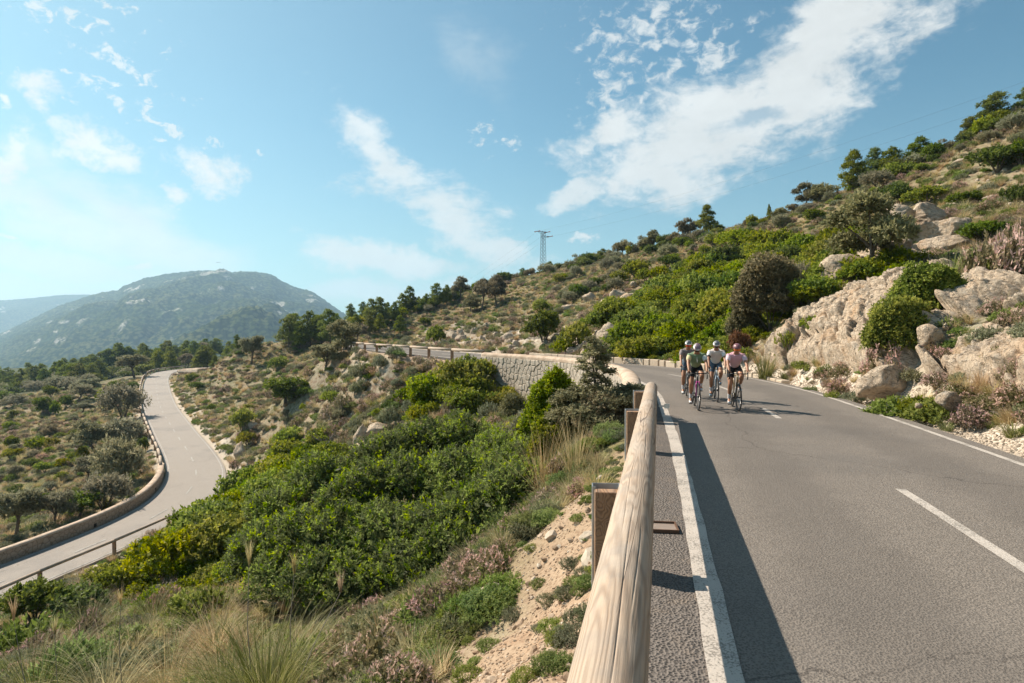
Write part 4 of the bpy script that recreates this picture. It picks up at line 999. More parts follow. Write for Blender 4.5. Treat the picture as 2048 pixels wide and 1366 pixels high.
for px, py, h, w_, lab in [(943, 622, 50, .7, 'thin trunked holm oak leaning below the skyline above the far road'), (968, 618, 74, .75, 'tall dark holm oak with twin stems above the far road cut'), (990, 614, 66, .7, 'dark holm oak beside the tall twin stemmed one'), (922, 600, 46, .8, 'dark holm oak on the skyline uphill from the far pines'), (905, 606, 30, .9, 'low holm oak next to the far pines on the skyline')]:
    tree('holm', px, py, h, lab, wide=w_)
# --- skyline of the right hill, counted from the pylon
sky = [(1012, 578, 20, 'holm', 1.2), (1030, 574, 26, 'holm', 1), (1046, 570, 22, 'pine', 1), (1062, 566, 24, 'holm', 1.2), (1078, 562, 18, 'holm', 1.1), (1101, 556, 26, 'pine', .8), (1118, 552, 18, 'holm', 1.2), (1136, 548, 18, 'holm', 1.2), (1160, 540, 32, 'holm', .95), (1184, 536, 24, 'holm', 1.1), (1205, 532, 26, 'pine', 1.0),
       (1222, 528, 30, 'holm', .9), (1245, 520, 42, 'holm', .95), (1268, 514, 34, 'holm', 1.0), (1290, 510, 44, 'holm', .7), (1305, 508, 38, 'holm', .9), (1330, 500, 36, 'carob', 1), (1352, 496, 34, 'holm', 1), (1375, 494, 52, 'holm', .9), (1414, 478, 60, 'pine', .75), (1438, 470, 22, 'carob', 1.1), (1496, 452, 20, 'holm', 1.1),
       (1536, 436, 32, 'pine', .35), (1562, 428, 34, 'holm', 1.0), (1585, 420, 26, 'holm', 1.1), (1612, 420, 48, 'holm', 1.05), (1638, 420, 58, 'holm', .95), (1704, 392, 76, 'pine', .75), (1722, 378, 36, 'holm', 1.2), (1746, 366, 64, 'pine', .8), (1780, 368, 58, 'pine', .9), (1802, 362, 40, 'holm', 1), (1836, 344, 56, 'pine', 1),
       (1862, 336, 40, 'holm', 1.1), (1890, 322, 34, 'holm', 1.2), (1935, 304, 46, 'pine', 1.0), (1982, 282, 72, 'pine', 1.05), (2010, 292, 40, 'holm', 1.2), (2046, 262, 62, 'pine', 1), (2090, 240, 60, 'pine', 1)]
nth = ['first', 'second', 'third', 'fourth', 'fifth', 'sixth', 'seventh', 'eighth', 'ninth', 'tenth', 'eleventh', 'twelfth', 'thirteenth', 'fourteenth', 'fifteenth', 'sixteenth', 'seventeenth', 'eighteenth', 'nineteenth', 'twentieth',
       'twenty-first', 'twenty-second', 'twenty-third', 'twenty-fourth', 'twenty-fifth', 'twenty-sixth', 'twenty-seventh', 'twenty-eighth', 'twenty-ninth', 'thirtieth', 'thirty-first', 'thirty-second', 'thirty-third', 'thirty-fourth', 'thirty-fifth']
for i, (px, py, h, kd, wd) in enumerate(sky):
    w5 = {'pine': 'pine', 'holm': 'dark holm oak', 'carob': 'green carob'}[kd]
    lab = '%s on the skyline, %s tree %s of the pylon' % (w5, nth[i - 5] if i > 4 else nth[4 - i], 'uphill' if i > 4 else 'downhill')
    Zs = float(np.interp(px, [1000, 1090, 1200, 1300, 1400, 1500, 1600, 1700, 1800, 1900, 2048, 2100], [152, 148, 126, 107, 94, 85, 79, 74, 71, 68, 64, 63]))
    tree(kd, px, py + (5 if kd != 'pine' else 2), h * (1.15 if kd == 'pine' else 1.12), lab, wide=wd * (1.25 if kd == 'pine' else .95), group='trees along the skyline', Z=Zs, var=(None if kd != 'holm' else (1 if i % 3 else 3) if i % 5 else 0))
# --- roadside trees of the right
tree('holm', 1745, 590, 178, 'grey green holm oak on a bare leaning trunk above the roadside rocks', wide=.95, Z=31, var=0, rz=2.6)
shrub('olive', 1600, 690, 60, 90, 'smaller grey bush behind the large dark roadside bush', 'oak_bush', Z=33)
shrub('lentisk', 1570, 722, 44, 66, 'bright green bush between the dark bush and the rock face', 'mastic_shrub', Z=26.5)
rs = np.random.RandomState(19)
for i in range(120):
    px = rs.uniform(690, 2048); Zs = float(np.interp(px, [700, 820, 1000, 1090, 1200, 1300, 1400, 1500, 1600, 1700, 1800, 1900, 2048], [118, 138, 152, 148, 126, 107, 94, 85, 79, 74, 71, 68, 64])) * rs.uniform(.90, 1.02)
    h = rs.uniform(10, 26) * (1 + .5 * (px > 1750)); kd = ('dark', 'olive', 'lentisk', 'dark')[i % 4]
    if 1440 < px < 1720 and i % 3: continue
    shrub(kd, px, 0, h * rs.uniform(1.1, 2.0), h, 'low scrub bush along the hill crest between the skyline trees', 'scrub_bush', 'scrub along the hill crest', Z=Zs)
for i in range(46):
    px = rs.uniform(1000, 1640); t_ = rs.rand(); sy = np.interp(px, [1000, 1200, 1400, 1640], [580, 530, 478, 415]); p, Z_ = ground(px, sy + 8 + t_ * 70); h = rs.uniform(14, 30)
    shrub(('dark', 'olive', 'olive', 'lentisk')[i % 4], px, sy + 8 + t_ * 70, h * rs.uniform(1.1, 1.7), h, 'separate bush scattered over the upper part of the hillside', 'hillside_bush', 'bushes of the upper hillside')
for i in range(70):
    px = rs.uniform(380, 1000); py = rs.uniform(np.interp(px, [380, 700, 1000], [770, 720, 735]), np.interp(px, [380, 700, 1000], [900, 900, 850])); p, Z_ = ground(px, py)
    if abs(sdist(LCc, [p.x], [p.y])[0][0]) < 5 or abs(sdist(MCc, [p.x], [p.y])[0][0]) < 5: continue
    h = rs.uniform(10, 24) * 45 / Z_ * 1.3
    shrub(('dark', 'olive', 'lentisk', 'heather', 'cushion')[i % 5], px, py, h * rs.uniform(1.2, 1.8), h, 'small bush or clump standing out of the heathery slope between the roads', 'slope_bush', 'bushes of the slope between the roads')
for i in range(70):
    px = rs.uniform(-10, 290); py = rs.uniform(835, 1040) + (290 - px) * .1; p, Z_ = ground(px, py)
    if abs(sdist(LCc, [p.x], [p.y])[0][0]) < 4.5: continue
    h = rs.uniform(10, 24)
    shrub(('dark', 'olive', 'lentisk', 'olive', 'spurge')[i % 5], px, py, h * rs.uniform(1.1, 1.9), h, 'small bush in the rough grass of the olive grove', 'grove_bush', 'bushes of the olive grove')
for px, py, w_, h, kd, lab in [(60, 1250, 150, 90, 'dark', 'wide dark green bush hiding the near end of the lower road'), (150, 1240, 120, 60, 'dark', 'dark green bush beside the one hiding the near end of the lower road'), (290, 1200, 80, 40, 'lentisk', 'bright yellow green bush right beside the culvert'), (350, 1150, 80, 34, 'lentisk', 'bright green bush beyond the culvert'),
                               (420, 1130, 110, 60, 'lentisk', 'broad bright green bush between the culvert and the huge bush'), (455, 1190, 110, 50, 'spurge', 'yellow green bush low between culvert and huge bush'), (350, 1210, 110, 44, 'olive', 'grey green bush below the bright ones near the culvert'), (480, 1010, 90, 60, 'lentisk', 'bright green bush above the gravel by the lower guardrail')]:
    shrub(kd, px, py, w_, h, lab, 'slope_shrub')
# ---------------------------------------------------------------- timber, steel, mortar
def m_wood(t, b, o, pale=(.43, .335, .25), dark=(.20, .135, .09), grey=1.0):
    P = t.n('ShaderNodeVectorMath', operation='ADD', ins={0: objc(t), 1: t.n('ShaderNodeCombineXYZ', ins={1: t.m('MULTIPLY', rnd(t), 37.0)}).outputs[0]}).outputs[0]
    g = t.noise(t.scale(P, (4.6, .32, 4.6)), 1.0, 2, .45, .1)
    kn = t.vor(t.scale(P, (2.6, .9, 2.6)), 1.0)
    g2 = t.m('ADD', g, t.m('MULTIPLY', t.m('SUBTRACT', 1.0, t.sm(kn, 0.0, .30)), .16))
    st = t.m('ADD', .5, t.m('MULTIPLY', .5, t.m('SINE', t.m('MULTIPLY', g2, 125.0))))
    st = t.m('POWER', st, 1.8)
    fib = t.noise(t.scale(P, (75, 1.8, 75)), 1.0, 4, .65); fib2 = t.noise(t.scale(P, (190, 6, 190)), 1.0, 2, .6)
    pt = t.noise(t.scale(P, (2.5, .8, 2.5)), 1.0, 5, .6); pt2 = t.noise(t.scale(P, (9, 1.6, 9)), 1.0, 4, .6)
    c = t.mix(t.m('MULTIPLY', st, t.m('ADD', .35, t.m('MULTIPLY', pt, .7))), pale, dark)
    c = t.mix(t.m('MULTIPLY', t.sm(pt, .45, .68), .50 * grey), c, (.44, .395, .345))
    c = t.mix(t.m('MULTIPLY', t.sm(pt2, .50, .72), .40), c, (.36, .215, .12))
    c = t.mix(t.m('MULTIPLY', t.sm(fib, .45, .7), .5), c, (.27, .225, .185))
    c = t.mix(t.m('MULTIPLY', fib2, .22 * grey), c, (.55, .48, .40))
    c = t.mix(t.m('SUBTRACT', 1.0, t.sm(kn, .025, .075)), c, (.30, .165, .05)); c = t.mix(t.m('MULTIPLY', t.sm(t.noise(P, 2.2, 6, .65), .50, .70), .45 * grey), c, (.25, .225, .20))
    ck = t.m('ABSOLUTE', t.m('SUBTRACT', t.noise(t.scale(P, (7, .16, 7)), 1.0, 1, .4), .5)); ckm = t.m('MULTIPLY', t.m('SUBTRACT', 1.0, t.sm(ck, .0, .010)), t.sm(t.noise(t.scale(P, (3, .25, 3)), 1.0, 1), .50, .56))
    c = t.mix(ckm, c, (.06, .04, .03))
    bump(t, b, t.m('SUBTRACT', t.m('ADD', fib, t.m('MULTIPLY', st, -.25)), t.m('MULTIPLY', ckm, 1.5)), .6, .006)
    return c
M_LOG = material('weathered_log', m_wood, .8, .2)
M_POSTW = material('post_timber', lambda t, b, o: m_wood(t, b, o, (.36, .215, .125), (.12, .065, .038), .1), .8, .2)
M_STEEL = flat('galvanised_steel', (.42, .45, .47), .45, .5, .75, .15, 30)
M_RUSTY = flat('rusty_steel', (.13, .075, .05), .8, .2, .2, .3, 25)
M_MORTAR = material('mortar_coping', lambda t, b, o: (bump(t, b, t.noise(pos(t), 9, 6, .7), .7, .03), t.mix(t.sm(t.noise(pos(t), 2.2, 5, .65), .35, .65), (.40, .30, .22), (.55, .44, .34)))[1], .9, .15)
M_JOINT = material('wall_joints', lambda t, b, o: t.mix(t.noise(pos(t), 8, 4), (.20, .155, .115), (.33, .27, .21)), .95, .1)
M_WSTONE = material('wall_stone', lambda t, b, o: (bump(t, b, t.noise(pos(t), 14, 5, .7), .7, .03), t.mix(t.sm(t.noise(pos(t), 10, 5, .7), .35, .65), t.ramp(rnd(t), [(0, (.33, .28, .22)), (.4, (.44, .375, .30)), (.8, (.53, .455, .37)), (1, (.50, .385, .27))]), (.36, .32, .275)))[1], .95, .12)
M_WSTONEP = material('wall_stone_far', lambda t, b, o: (bump(t, b, t.noise(pos(t), 14, 5, .7), .7, .03), t.mix(t.sm(t.noise(pos(t), 4, 5, .7), .35, .65), (.36, .305, .24), (.52, .45, .37)))[1], .95, .12)
M_CONC = flat('pale_concrete', (.44, .37, .29), .9, .2, 0, .25, 6)
M_OCHRE = material('ochre_kerb_stone', lambda t, b, o: (bump(t, b, t.noise(pos(t), 12, 5, .7), .7, .02), t.mix(t.noise(pos(t), 5, 5), t.ramp(rnd(t), [(0, (.42, .32, .22)), (1, (.58, .48, .36))]), (.50, .43, .35)))[1], .95, .12)

# ---------------------------------------------------------------- the near timber guardrail
RAILR = 0.14
def rail_at(y): return Vector((0.354 + (y - 2.27) * .236, y, 0.72))
rail = thing('timber_guardrail', 'weathered round log guardrail on steel posts running up the roadside in front of the camera', 'guardrail', (rail_at(5.2).x, 5.2, 0))
def logmesh(L, r0, r1, seed, seg=40, n=60, splits=()):
    y = np.linspace(0, L, n); a = np.linspace(0, 2 * math.pi, seg, endpoint=False)
    Y, A = np.meshgrid(y, a, indexing='ij')
    R = np.interp(Y, [0, L], [r0, r1]) * (1 + .018 * fbm(Y * 1.4, np.cos(A) * 1.2, np.sin(A) * 1.2, 3, seed) + .008 * fbm(Y * 9, np.cos(A) * 5, np.sin(A) * 5, 2, seed + 1))
    # healed rings of cut branches
    for q in (.42, .55, .66, .83): R = R + .0035 * np.exp(-((Y - q * L + .03 * np.sin(A * 2 + q * 9)) / .02) ** 2)
    for a0, ya, yb in splits: R = R - .007 * np.exp(-((A - a0 - .05 * np.sin(Y * 2.1 + a0 * 9)) / .018) ** 2) * sstep(ya, ya + .5, Y) * (1 - sstep(yb - .5, yb, Y))
    R = np.where(Y < .012, R * .95, R); R = np.where(Y > L - .012, R * .95, R)
    V = np.stack([R * np.cos(A), Y, R * np.sin(A)], -1).reshape(-1, 3)
    i = np.arange(n * seg).reshape(n, seg); j = np.roll(i, -1, 1)
    Fq = np.stack([i[:-1], i[1:], j[1:], j[:-1]], -1).reshape(-1, 4)
    V = np.vstack([V, [[0, 0, 0], [0, L, 0]]]); c = n * seg
    T = np.vstack([np.stack([np.full(seg, c), i[0], j[0]], 1), np.stack([np.full(seg, c + 1), j[-1], i[-1]], 1)])
    return npmesh('log', V, [Fq, T], M_LOG, True)
def lay_log(parent, me, A, B, base):
    d = (B - A); q = Vector((0, 1, 0)).rotation_difference(d.normalized())
    o = link('log', me, parent); o.rotation_mode = 'QUATERNION'; o.rotation_quaternion = q; o.location = A - base; return o
rb = Vector((rail_at(5.2).x, 5.2, 0))
lay_log(rail, logmesh((rail_at(10.25) - rail_at(-3.0)).length, .145, .138, 5, 260, 190, ((1.42, 4.9, 7.4), (1.80, 6.6, 9.0), (1.25, 8.6, 10.6), (1.62, 9.8, 12.4), (1.05, 5.6, 7.0))), rail_at(-3.0), rail_at(10.25), rb)
lay_log(rail, logmesh((rail_at(13.9) - rail_at(10.27)).length, .136, .132, 8), rail_at(10.27), rail_at(13.9), rb)
def rail_post(parent, y, base, top=.66):
    c = rail_at(y); x = c.x - .255; z0 = -.75
    dz = top - z0
    loc = Vector((x, y, 0)) - base
    ang = -math.atan(.236)
    p = MB().box((0, 0, z0 + dz / 2), (.20, .12, dz)).build('post', M_POSTW, parent, bevel=.006, loc=loc, rot=(0, 0, ang * .4))
    ch = MB()
    ch.box((0, .175, z0 + (dz + .02) / 2), (.235, .008, dz + .02)); ch.box((-.1135, .115, z0 + (dz + .02) / 2), (.008, .128, dz + .02)); ch.box((.1135, .115, z0 + (dz + .02) / 2), (.008, .128, dz + .02))
    ch.box((-.098, .055, z0 + (dz + .02) / 2), (.022, .006, dz + .02)); ch.box((.098, .055, z0 + (dz + .02) / 2), (.022, .006, dz + .02))
    ch.build('steel_channel', M_STEEL, p)
    br = MB(); br.box((.19, .12, .56), (.16, .075, .006)); br.box((.19, .12, .48), (.16, .075, .006)); br.box((.135, .12, .52), (.006, .075, .085)); br.tube([(.02, .12, .52), (.16, .12, .52)], .012, 8)
    br.build('bracket', M_STEEL, p)
    bo = MB(); bo.tube([(-.085, .10, top - .04), (-.085, .04, top - .04)], .016, 6); bo.tube([(-.06, .172, top - .10), (-.06, .14, top - .10)], .014, 6); bo.build('bolt', M_RUSTY, p)
    return p
for y in (-2.0, 1.1, 5.2, 10.3, 13.55): rail_post(rail, y, rb)

pl = thing('ground_plate', 'small flat framed metal plate set in the rough tarmac beside the log rail', 'metal plate', (1.50, 6.28, 0.0), -.12)
MB().box((0, 0, .005), (.30, .26, .012)).build('plate', flat('plate_steel', (.30, .24, .20), .6, .4, .3, .2, 12), pl)
fr = MB(); fr.box((0, .137, .014), (.326, .014, .034)); fr.box((0, -.137, .014), (.326, .014, .034)); fr.box((.157, 0, .014), (.014, .26, .034)); fr.box((-.157, 0, .014), (.014, .26, .034)); fr.build('frame', M_RUSTY, pl)
pl2 = thing('reflector_plate', 'small white reflector plate on the rail near the stone wall', 'reflector', (2.97, 12.3, .5))
MB().box((.08, 0, .0), (.10, .015, .09)).build('plate', flat('white_reflector', (.7, .7, .66), .4), pl2); MB().box((-.02, .01, 0), (.12, .01, .03)).build('bracket', M_STEEL, pl2)

# ---------------------------------------------------------------- the retaining wall
ws0, ws1 = s_at_y(MC, MS, 14.4), float(MS[np.argmin(np.abs(MC[:, 0] - 1.0) + (MC[:, 1] < 30) * 99)])
WP = sub(MC, MS, ws0, ws1)
WP, wS = resample(offs(WP, -3.30), .4)
wn = nrm(WP)
def wpt(s, out, z):
    """point of the wall at arc length s, distance out from its centre line (left positive)"""
    x = np.interp(s, wS, WP[:, 0]); y = np.interp(s, wS, WP[:, 1]); nx = np.interp(s, wS, wn[:, 0]); ny = np.interp(s, wS, wn[:, 1])
    return Vector((x - nx * out, y - ny * out, z))
mid = wpt(wS[-1] / 2, 0, 0)
wall = thing('retaining_wall', 'curved stone retaining wall with a smooth pale coping holding up the road bend', 'stone wall', tuple(mid))
hb = []
for s in np.linspace(0, wS[-1], 90):
    p = wpt(s, 1.0, 0); hb.append(float(H(np.array([p.x]), np.array([p.y]))[0]))
hb = np.array(hb); hbs = np.linspace(0, wS[-1], 90)
V = []; n = 90
for s, h in zip(hbs, hb):
    for o_, z in ((.215, h - .6), (.215, .40), (-.235, .40), (-.235, -.4)): V.append(wpt(s, o_, z) - mid)
i = np.arange(n - 1)[:, None] * 4
Fq = np.concatenate([i + np.array([[j, j + 1, j + 5, j + 4]]) for j in range(3)])
Fq = np.vstack([Fq, [[0, 3, 2, 1]], [[(n - 1) * 4 + k for k in (0, 1, 2, 3)]]])
link('wall_core', npmesh('wall_core', V, Fq[:, ::-1], M_JOINT), wall)
# rounded coping
prof = [(.262, .36), (.268, .47)] + [(.268 * math.cos(a), .47 + .14 * math.sin(a)) for a in np.linspace(.25, math.pi - .25, 9)] + [(-.268, .47), (-.262, .36)]
V = []; m_ = len(prof); nc = 160; rs = np.random.RandomState(3)
for s in np.linspace(-.03, wS[-1] + .03, nc):
    j_ = .010 * math.sin(s * 2.1) + .006 * math.sin(s * 7.7 + 1)
    for o_, z in prof: V.append(wpt(s, o_ * (1 + j_), z + (z > .45) * .6 * j_) - mid + Vector((0, 0, 0)))
i = np.arange(nc - 1)[:, None] * m_
Fq = np.concatenate([i + np.array([[j, j + 1, j + 1 + m_, j + m_]]) for j in range(m_ - 1)])
me = npmesh('coping', V, [Fq, np.array([list(range(m_))[::-1]]), np.array([[(nc - 1) * m_ + k for k in range(m_)]])], M_MORTAR, True)
link('coping', me, wall)
# polygonal stones of the outer face
def clip(poly, n_, d):
    out = []
    for a in range(len(poly)):
        P, Q = poly[a], poly[(a + 1) % len(poly)]
        dp, dq = P[0] * n_[0] + P[1] * n_[1] - d, Q[0] * n_[0] + Q[1] * n_[1] - d
        if dp <= 0: out.append(P)
        if dp * dq < 0: t_ = dp / (dp - dq); out.append((P[0] + t_ * (Q[0] - P[0]), P[1] + t_ * (Q[1] - P[1])))
    return out
def stone_polys(L, zlo, zhi, dx, dz, rs):
    """voronoi stones over a strip; zlo is a function of s"""
    rows = int((zhi - min(zlo(s) for s in np.linspace(0, L, 30))) / dz) + 1; pts = []
    for r in range(rows):
        for c in range(int(L / dx) + 1):
            pts.append((c * dx + (r % 2) * dx / 2 + rs.uniform(-.46, .46) * dx, zhi - (r + .5) * dz + rs.uniform(-.42, .42) * dz))
    pts = np.array(pts); res = []
    for k, p in enumerate(pts):
        if p[0] < 0.05 or p[0] > L - .05 or p[1] < zlo(p[0]) - .15: continue
        poly = [(max(0, p[0] - dx), max(p[1] - dz * 1.3, -99)), (min(L, p[0] + dx), p[1] - dz * 1.3), (min(L, p[0] + dx), min(zhi, p[1] + dz * 1.3)), (max(0, p[0] - dx), min(zhi, p[1] + dz * 1.3))]
        near = np.where((np.abs(pts[:, 0] - p[0]) < 2.2 * dx) & (np.abs(pts[:, 1] - p[1]) < 2.2 * dz))[0]
        for q in near:
            if q == k: continue
            d = pts[q] - p; mm = (pts[q] + p) / 2; ln = math.hypot(*d)
            poly = clip(poly, d / ln, float(mm @ d) / ln - .011)
            if len(poly) < 3: break
        if len(poly) >= 3: res.append((p, poly))
    return res
def stone_mesh(poly, P, depth, out0, sgn=1):
    """stone with a chamfered front; P maps (s, out, z) to a point"""
    c = np.mean(np.array(poly), 0); V = []; k = len(poly)
    for (s, z) in poly: V.append(P(s, out0 - .01, z))
    for (s, z) in poly: V.append(P(s, out0 + depth * .6, z))
    for (s, z) in poly: V.append(P(c[0] + (s - c[0]) * .78, out0 + depth, c[1] + (z - c[1]) * .76))
    return V, [tuple(range(2 * k, 3 * k))] + [(a, (a + 1) % k, k + (a + 1) % k, k + a) for a in range(k)] + [(k + a, k + (a + 1) % k, 2 * k + (a + 1) % k, 2 * k + a) for a in range(k)]
rs = np.random.RandomState(12)
polys = stone_polys(wS[-1], lambda s: float(np.interp(s, hbs, hb)) - .1, .36, .40, .29, rs)
def simple(P_): return lambda s, o_, z: P_(s, o_, z)
scored = sorted(polys, key=lambda q: -1.0 / (wpt(q[0][0], 0, 0).length) )
rest = MB()
for k, (p, poly) in enumerate(scored):
    dep = rs.uniform(.03, .075)
    V, Fc = stone_mesh(poly, wpt, dep, .215)
    if k < 298:
        c = wpt(p[0], .22, p[1]); mb = MB().add([v - c for v in V], Fc); mb.build('stone', M_WSTONE, wall, loc=c - mid)
    else: rest.add([v - mid for v in V], Fc)
if rest.v: tag(rest.build('far_stones', M_WSTONEP, wall), kind='stuff')
# stones of the rounded end that faces the camera
for k, (a, z, w_, h_) in enumerate([(-.12, .28, .22, .16), (.12, .30, .22, .19), (-.13, .06, .20, .24), (.10, .05, .24, .25), (0, -.2, .40, .2)]):
    MB().box((0, 0, 0), (w_, .05, h_)).build('end_stone', M_WSTONE, wall, bevel=.015, loc=wpt(0, -a, z) - mid + Vector((0, -.01, 0)), rot=(0, 0, -.2))

# ---------------------------------------------------------------- low kerb wall on the outside of the bend
kw = thing('kerb_wall', 'low ochre stone kerb wall round the outside of the bend behind the cyclists', 'kerb wall', (9.8, 30, 0))
a0, a1 = s_at_y(MC, MS, 24.0), s_at_y(MC, MS, 44.0)
s = a0; rs = np.random.RandomState(5); kb = Vector((9.8, 30, 0))
KP = offs(MC, 3.12); kn_ = nrm(MC)
while s < a1:
    L = rs.uniform(.45, .85); hgt = .27 * sstep(0, 4.5, s - a0) + .05 + rs.uniform(-.02, .02)
    c = np.array([np.interp(s + L / 2, MS, KP[:, k]) for k in range(3)]); n2 = [np.interp(s + L / 2, MS, kn_[:, k]) for k in (0, 1)]
    MB().box((0, 0, hgt / 2 - .1), (.34, L - .004, hgt + .2)).build('stone', M_OCHRE, kw, bevel=.03, loc=Vector(c) - kb, rot=(0, 0, math.atan2(n2[1], n2[0])))
    s += L

# ---------------------------------------------------------------- guardrails further off
def guardrail(name, label, P, s0, s1, off, sp, h, r, mat_, postw, label_group=None, last_down=None, skip_first=0):
    Q, qs = resample(offs(sub(P, MS if P is MC else LS, s0, s1), off), sp)
    base = Vector(Q[len(Q) // 2]); t_ = thing(name, label, 'guardrail', tuple(base))
    pts = [Vector(q) + Vector((0, 0, h)) for q in Q]
    if last_down is not None: pts.append(Vector(last_down))
    for a, b in zip(pts[:-1], pts[1:]):
        d = b - a; MB().tube([(0, 0, 0), (0, d.length - .03, 0)], [r, r * .95], 10).build('log', M_LOG, t_, smooth=True).matrix_local = Matrix.Translation(a - base) @ Vector((0, 1, 0)).rotation_difference(d.normalized()).to_matrix().to_4x4()
    pm = MB().box((0, 0, (h - .9) / 2), (postw, postw * .8, h + .9)).mesh('post', mat_)
    for p in pts[:len(Q)]: link('post', pm, t_, loc=p - Vector((0, 0, h)) - base)
    return t_
guardrail('timber_guardrail', 'timber guardrail with square posts along the far stretch of the upper road', MC, ws1 + .3, s_at_y(MC, MS, 86), -3.2, 4.1, .66, .10, M_POSTW, .2)
# lower road: stone parapet, rail round the bend and rail beside the culvert
lw0, lw1 = s_at_y(LC, LS, 20), s_at_y(LC, LS, 57)
LWp, lwS = resample(offs(sub(LC, LS, lw0, lw1), -2.72), .8)
def strip_wall(name, label, P, h, th, mat_, cop):
    n = len(P); nn = nrm(P); base = Vector(P[n // 2]); t_ = thing(name, label, 'stone wall', tuple(base)); 
    def body(z0, z1, th_, m__, nm, rnd_=False):
        V = []
        pr = [(-th_ / 2, z0), (-th_ / 2, z1), (th_ / 2, z1), (th_ / 2, z0)] if not rnd_ else [(-th_ / 2, z0), (-th_ / 2, z1 - .06), (-th_ / 4, z1), (th_ / 4, z1), (th_ / 2, z1 - .06), (th_ / 2, z0)]
        for p, q in zip(P, nn):
            for o_, z in pr: V.append((p[0] + q[0] * o_ - base.x, p[1] + q[1] * o_ - base.y, p[2] + z - base.z))
        k = len(pr); i = np.arange(n - 1)[:, None] * k
        Fq = np.concatenate([i + np.array([[j, j + 1, j + 1 + k, j + k]]) for j in range(k - 1)])
        link(nm, npmesh(nm, V, [Fq, np.array([list(range(k))[::-1]]), np.array([[(n - 1) * k + a for a in range(k)]])], m__, rnd_), t_)
    body(-1.2, h - .12, th, mat_, 'masonry'); body(h - .12, h, th + .05, cop, 'coping', True)
    return t_, base
M_RUBBLE = material('rubble_masonry', lambda t, b, o: (bump(t, b, t.vor(pos(t), 3.4, 'DISTANCE_TO_EDGE'), .9, .06), t.mix(t.sm(t.vor(pos(t), 3.4, 'DISTANCE_TO_EDGE'), 0, .09), (.20, .15, .11), t.mix(t.noise(pos(t), 5, 5), (.27, .21, .16), (.46, .37, .29))))[1], .95, .1)
lwall, lbase = strip_wall('stone_parapet', 'long low stone parapet with a rounded top along the outer edge of the lower road', LWp, .74, .42, M_RUBBLE, M_MORTAR)
lnn = nrm(LWp)
for q in (.33, .57, .80):
    k = int(q * len(LWp)); p = LWp[k]; MB().box((0, 0, 0), (.09, .22, .22)).build('drain_hole_shadow', flat('drain_shadow', (.03, .028, .025), .9), lwall, loc=Vector((p[0] + lnn[k][0] * .185 - lbase.x, p[1] + lnn[k][1] * .185 - lbase.y, p[2] + .12 - lbase.z)), rot=(0, 0, math.atan2(lnn[k][1], lnn[k][0])))  # near-black solid block; its colour stands in for the shade inside a hole
guardrail('timber_guardrail', 'long timber guardrail curving round the outside of the lower hairpin', LC, lw1 - 1.0, s_at_y(LC, LS, 180), -2.75, 4.0, .72, .13, M_POSTW, .2)
guardrail('timber_guardrail', 'short timber guardrail dropping to the ground beside the concrete culvert', LC, s_at_y(LC, LS, 22.5), s_at_y(LC, LS, 40.0), 2.85, 4.2, .95, .085, M_POSTW, .16, last_down=(-21.6, 43.2, -10.85))
rt = thing('rail_footing', 'rounded pale concrete lump where the lower guardrail meets the ground', 'concrete footing', (-21.5, 43.3, -11.05))
link('footing', rockmesh('footing', 71, 3, 8, (.7, .95), .08, M_CONC, (.75, .5, .4)), rt)
cv = thing('culvert_box', 'open rectangular concrete culvert box sunk in the verge of the lower road', 'culvert', (-21.0, 33.6, float(H(np.array([-21.0]), np.array([33.6]))[0])), .55)
for c, d in (((-.62, 0, 0), (.22, 2.1, 1.3)), ((.62, 0, 0), (.22, 2.1, 1.3)), ((0, .96, 0), (1.02, .2, 1.3)), ((0, -.96, 0), (1.02, .2, 1.3))): MB().box(c, d).build('side', M_CONC, cv, bevel=.02, loc=(0, 0, -.38))
MB().box((0, 0, -.55), (1.1, 1.8, .08)).build('bottom', flat('dark_interior', (.05, .04, .03), .9), cv)  # the box's dark interior is put into the bottom's own colour
KEEP_CLEAR.append((-21.0, 33.6, 1.6))

# ---------------------------------------------------------------- pylon and wires
M_PYL = flat('pylon_steel', (.075, .09, .10), .6, .4, .4, .2, 1)
M_INS = flat('brown_insulator', (.35, .09, .05), .4, .4, 0, .2, 9)
pyp = Vector(((1086 - 1024) / F * 150, 150, 0)); pyp.z = float(H(np.array([pyp.x]), np.array([pyp.y]))[0]) - .3
ph = CAMZ + (HOR - 463) / F * 150 - pyp.z
py_ = thing('electricity_pylon', 'slender steel lattice electricity pylon on the hill crest', 'pylon', tuple(pyp), .5)
def wd(z): return np.interp(z, [0, ph], [.62, .36])
for sx in (-1, 1):
    for sy in (-1, 1): MB().tube([(sx * wd(0), sy * wd(0), 0), (sx * wd(ph), sy * wd(ph), ph)], .04, 4).build('leg', M_PYL, py_)
br = MB(); nz = 13; zs = np.linspace(.3, ph, nz + 1)
for k in range(nz):
    z0, z1 = zs[k], zs[k + 1]; a, b = wd(z0), wd(z1)
    for (x0, y0, x1, y1) in ((-1, -1, 1, -1), (1, -1, 1, 1), (1, 1, -1, 1), (-1, 1, -1, -1)):
        br.tube([(x0 * a, y0 * a, z0), (x1 * b, y1 * b, z1)], .02, 3, False); br.tube([(x1 * a, y1 * a, z0), (x0 * b, y0 * b, z1)], .02, 3, False)
tag(br.build('lattice_bracing', M_PYL, py_), kind='stuff')
arms = []
for (z, l0, l1) in ((ph - .15, -1.6, 1.2), (ph - 1.15, -.6, 1.9)):
    MB().tube([(l0, 0, z), (l1, 0, z)], .06, 5).tube([(l0, 0, z), (0, .35, z - .55)], .035, 4).tube([(l1, 0, z), (0, .35, z - .55)], .035, 4).build('crossarm', M_PYL, py_)
tips = []
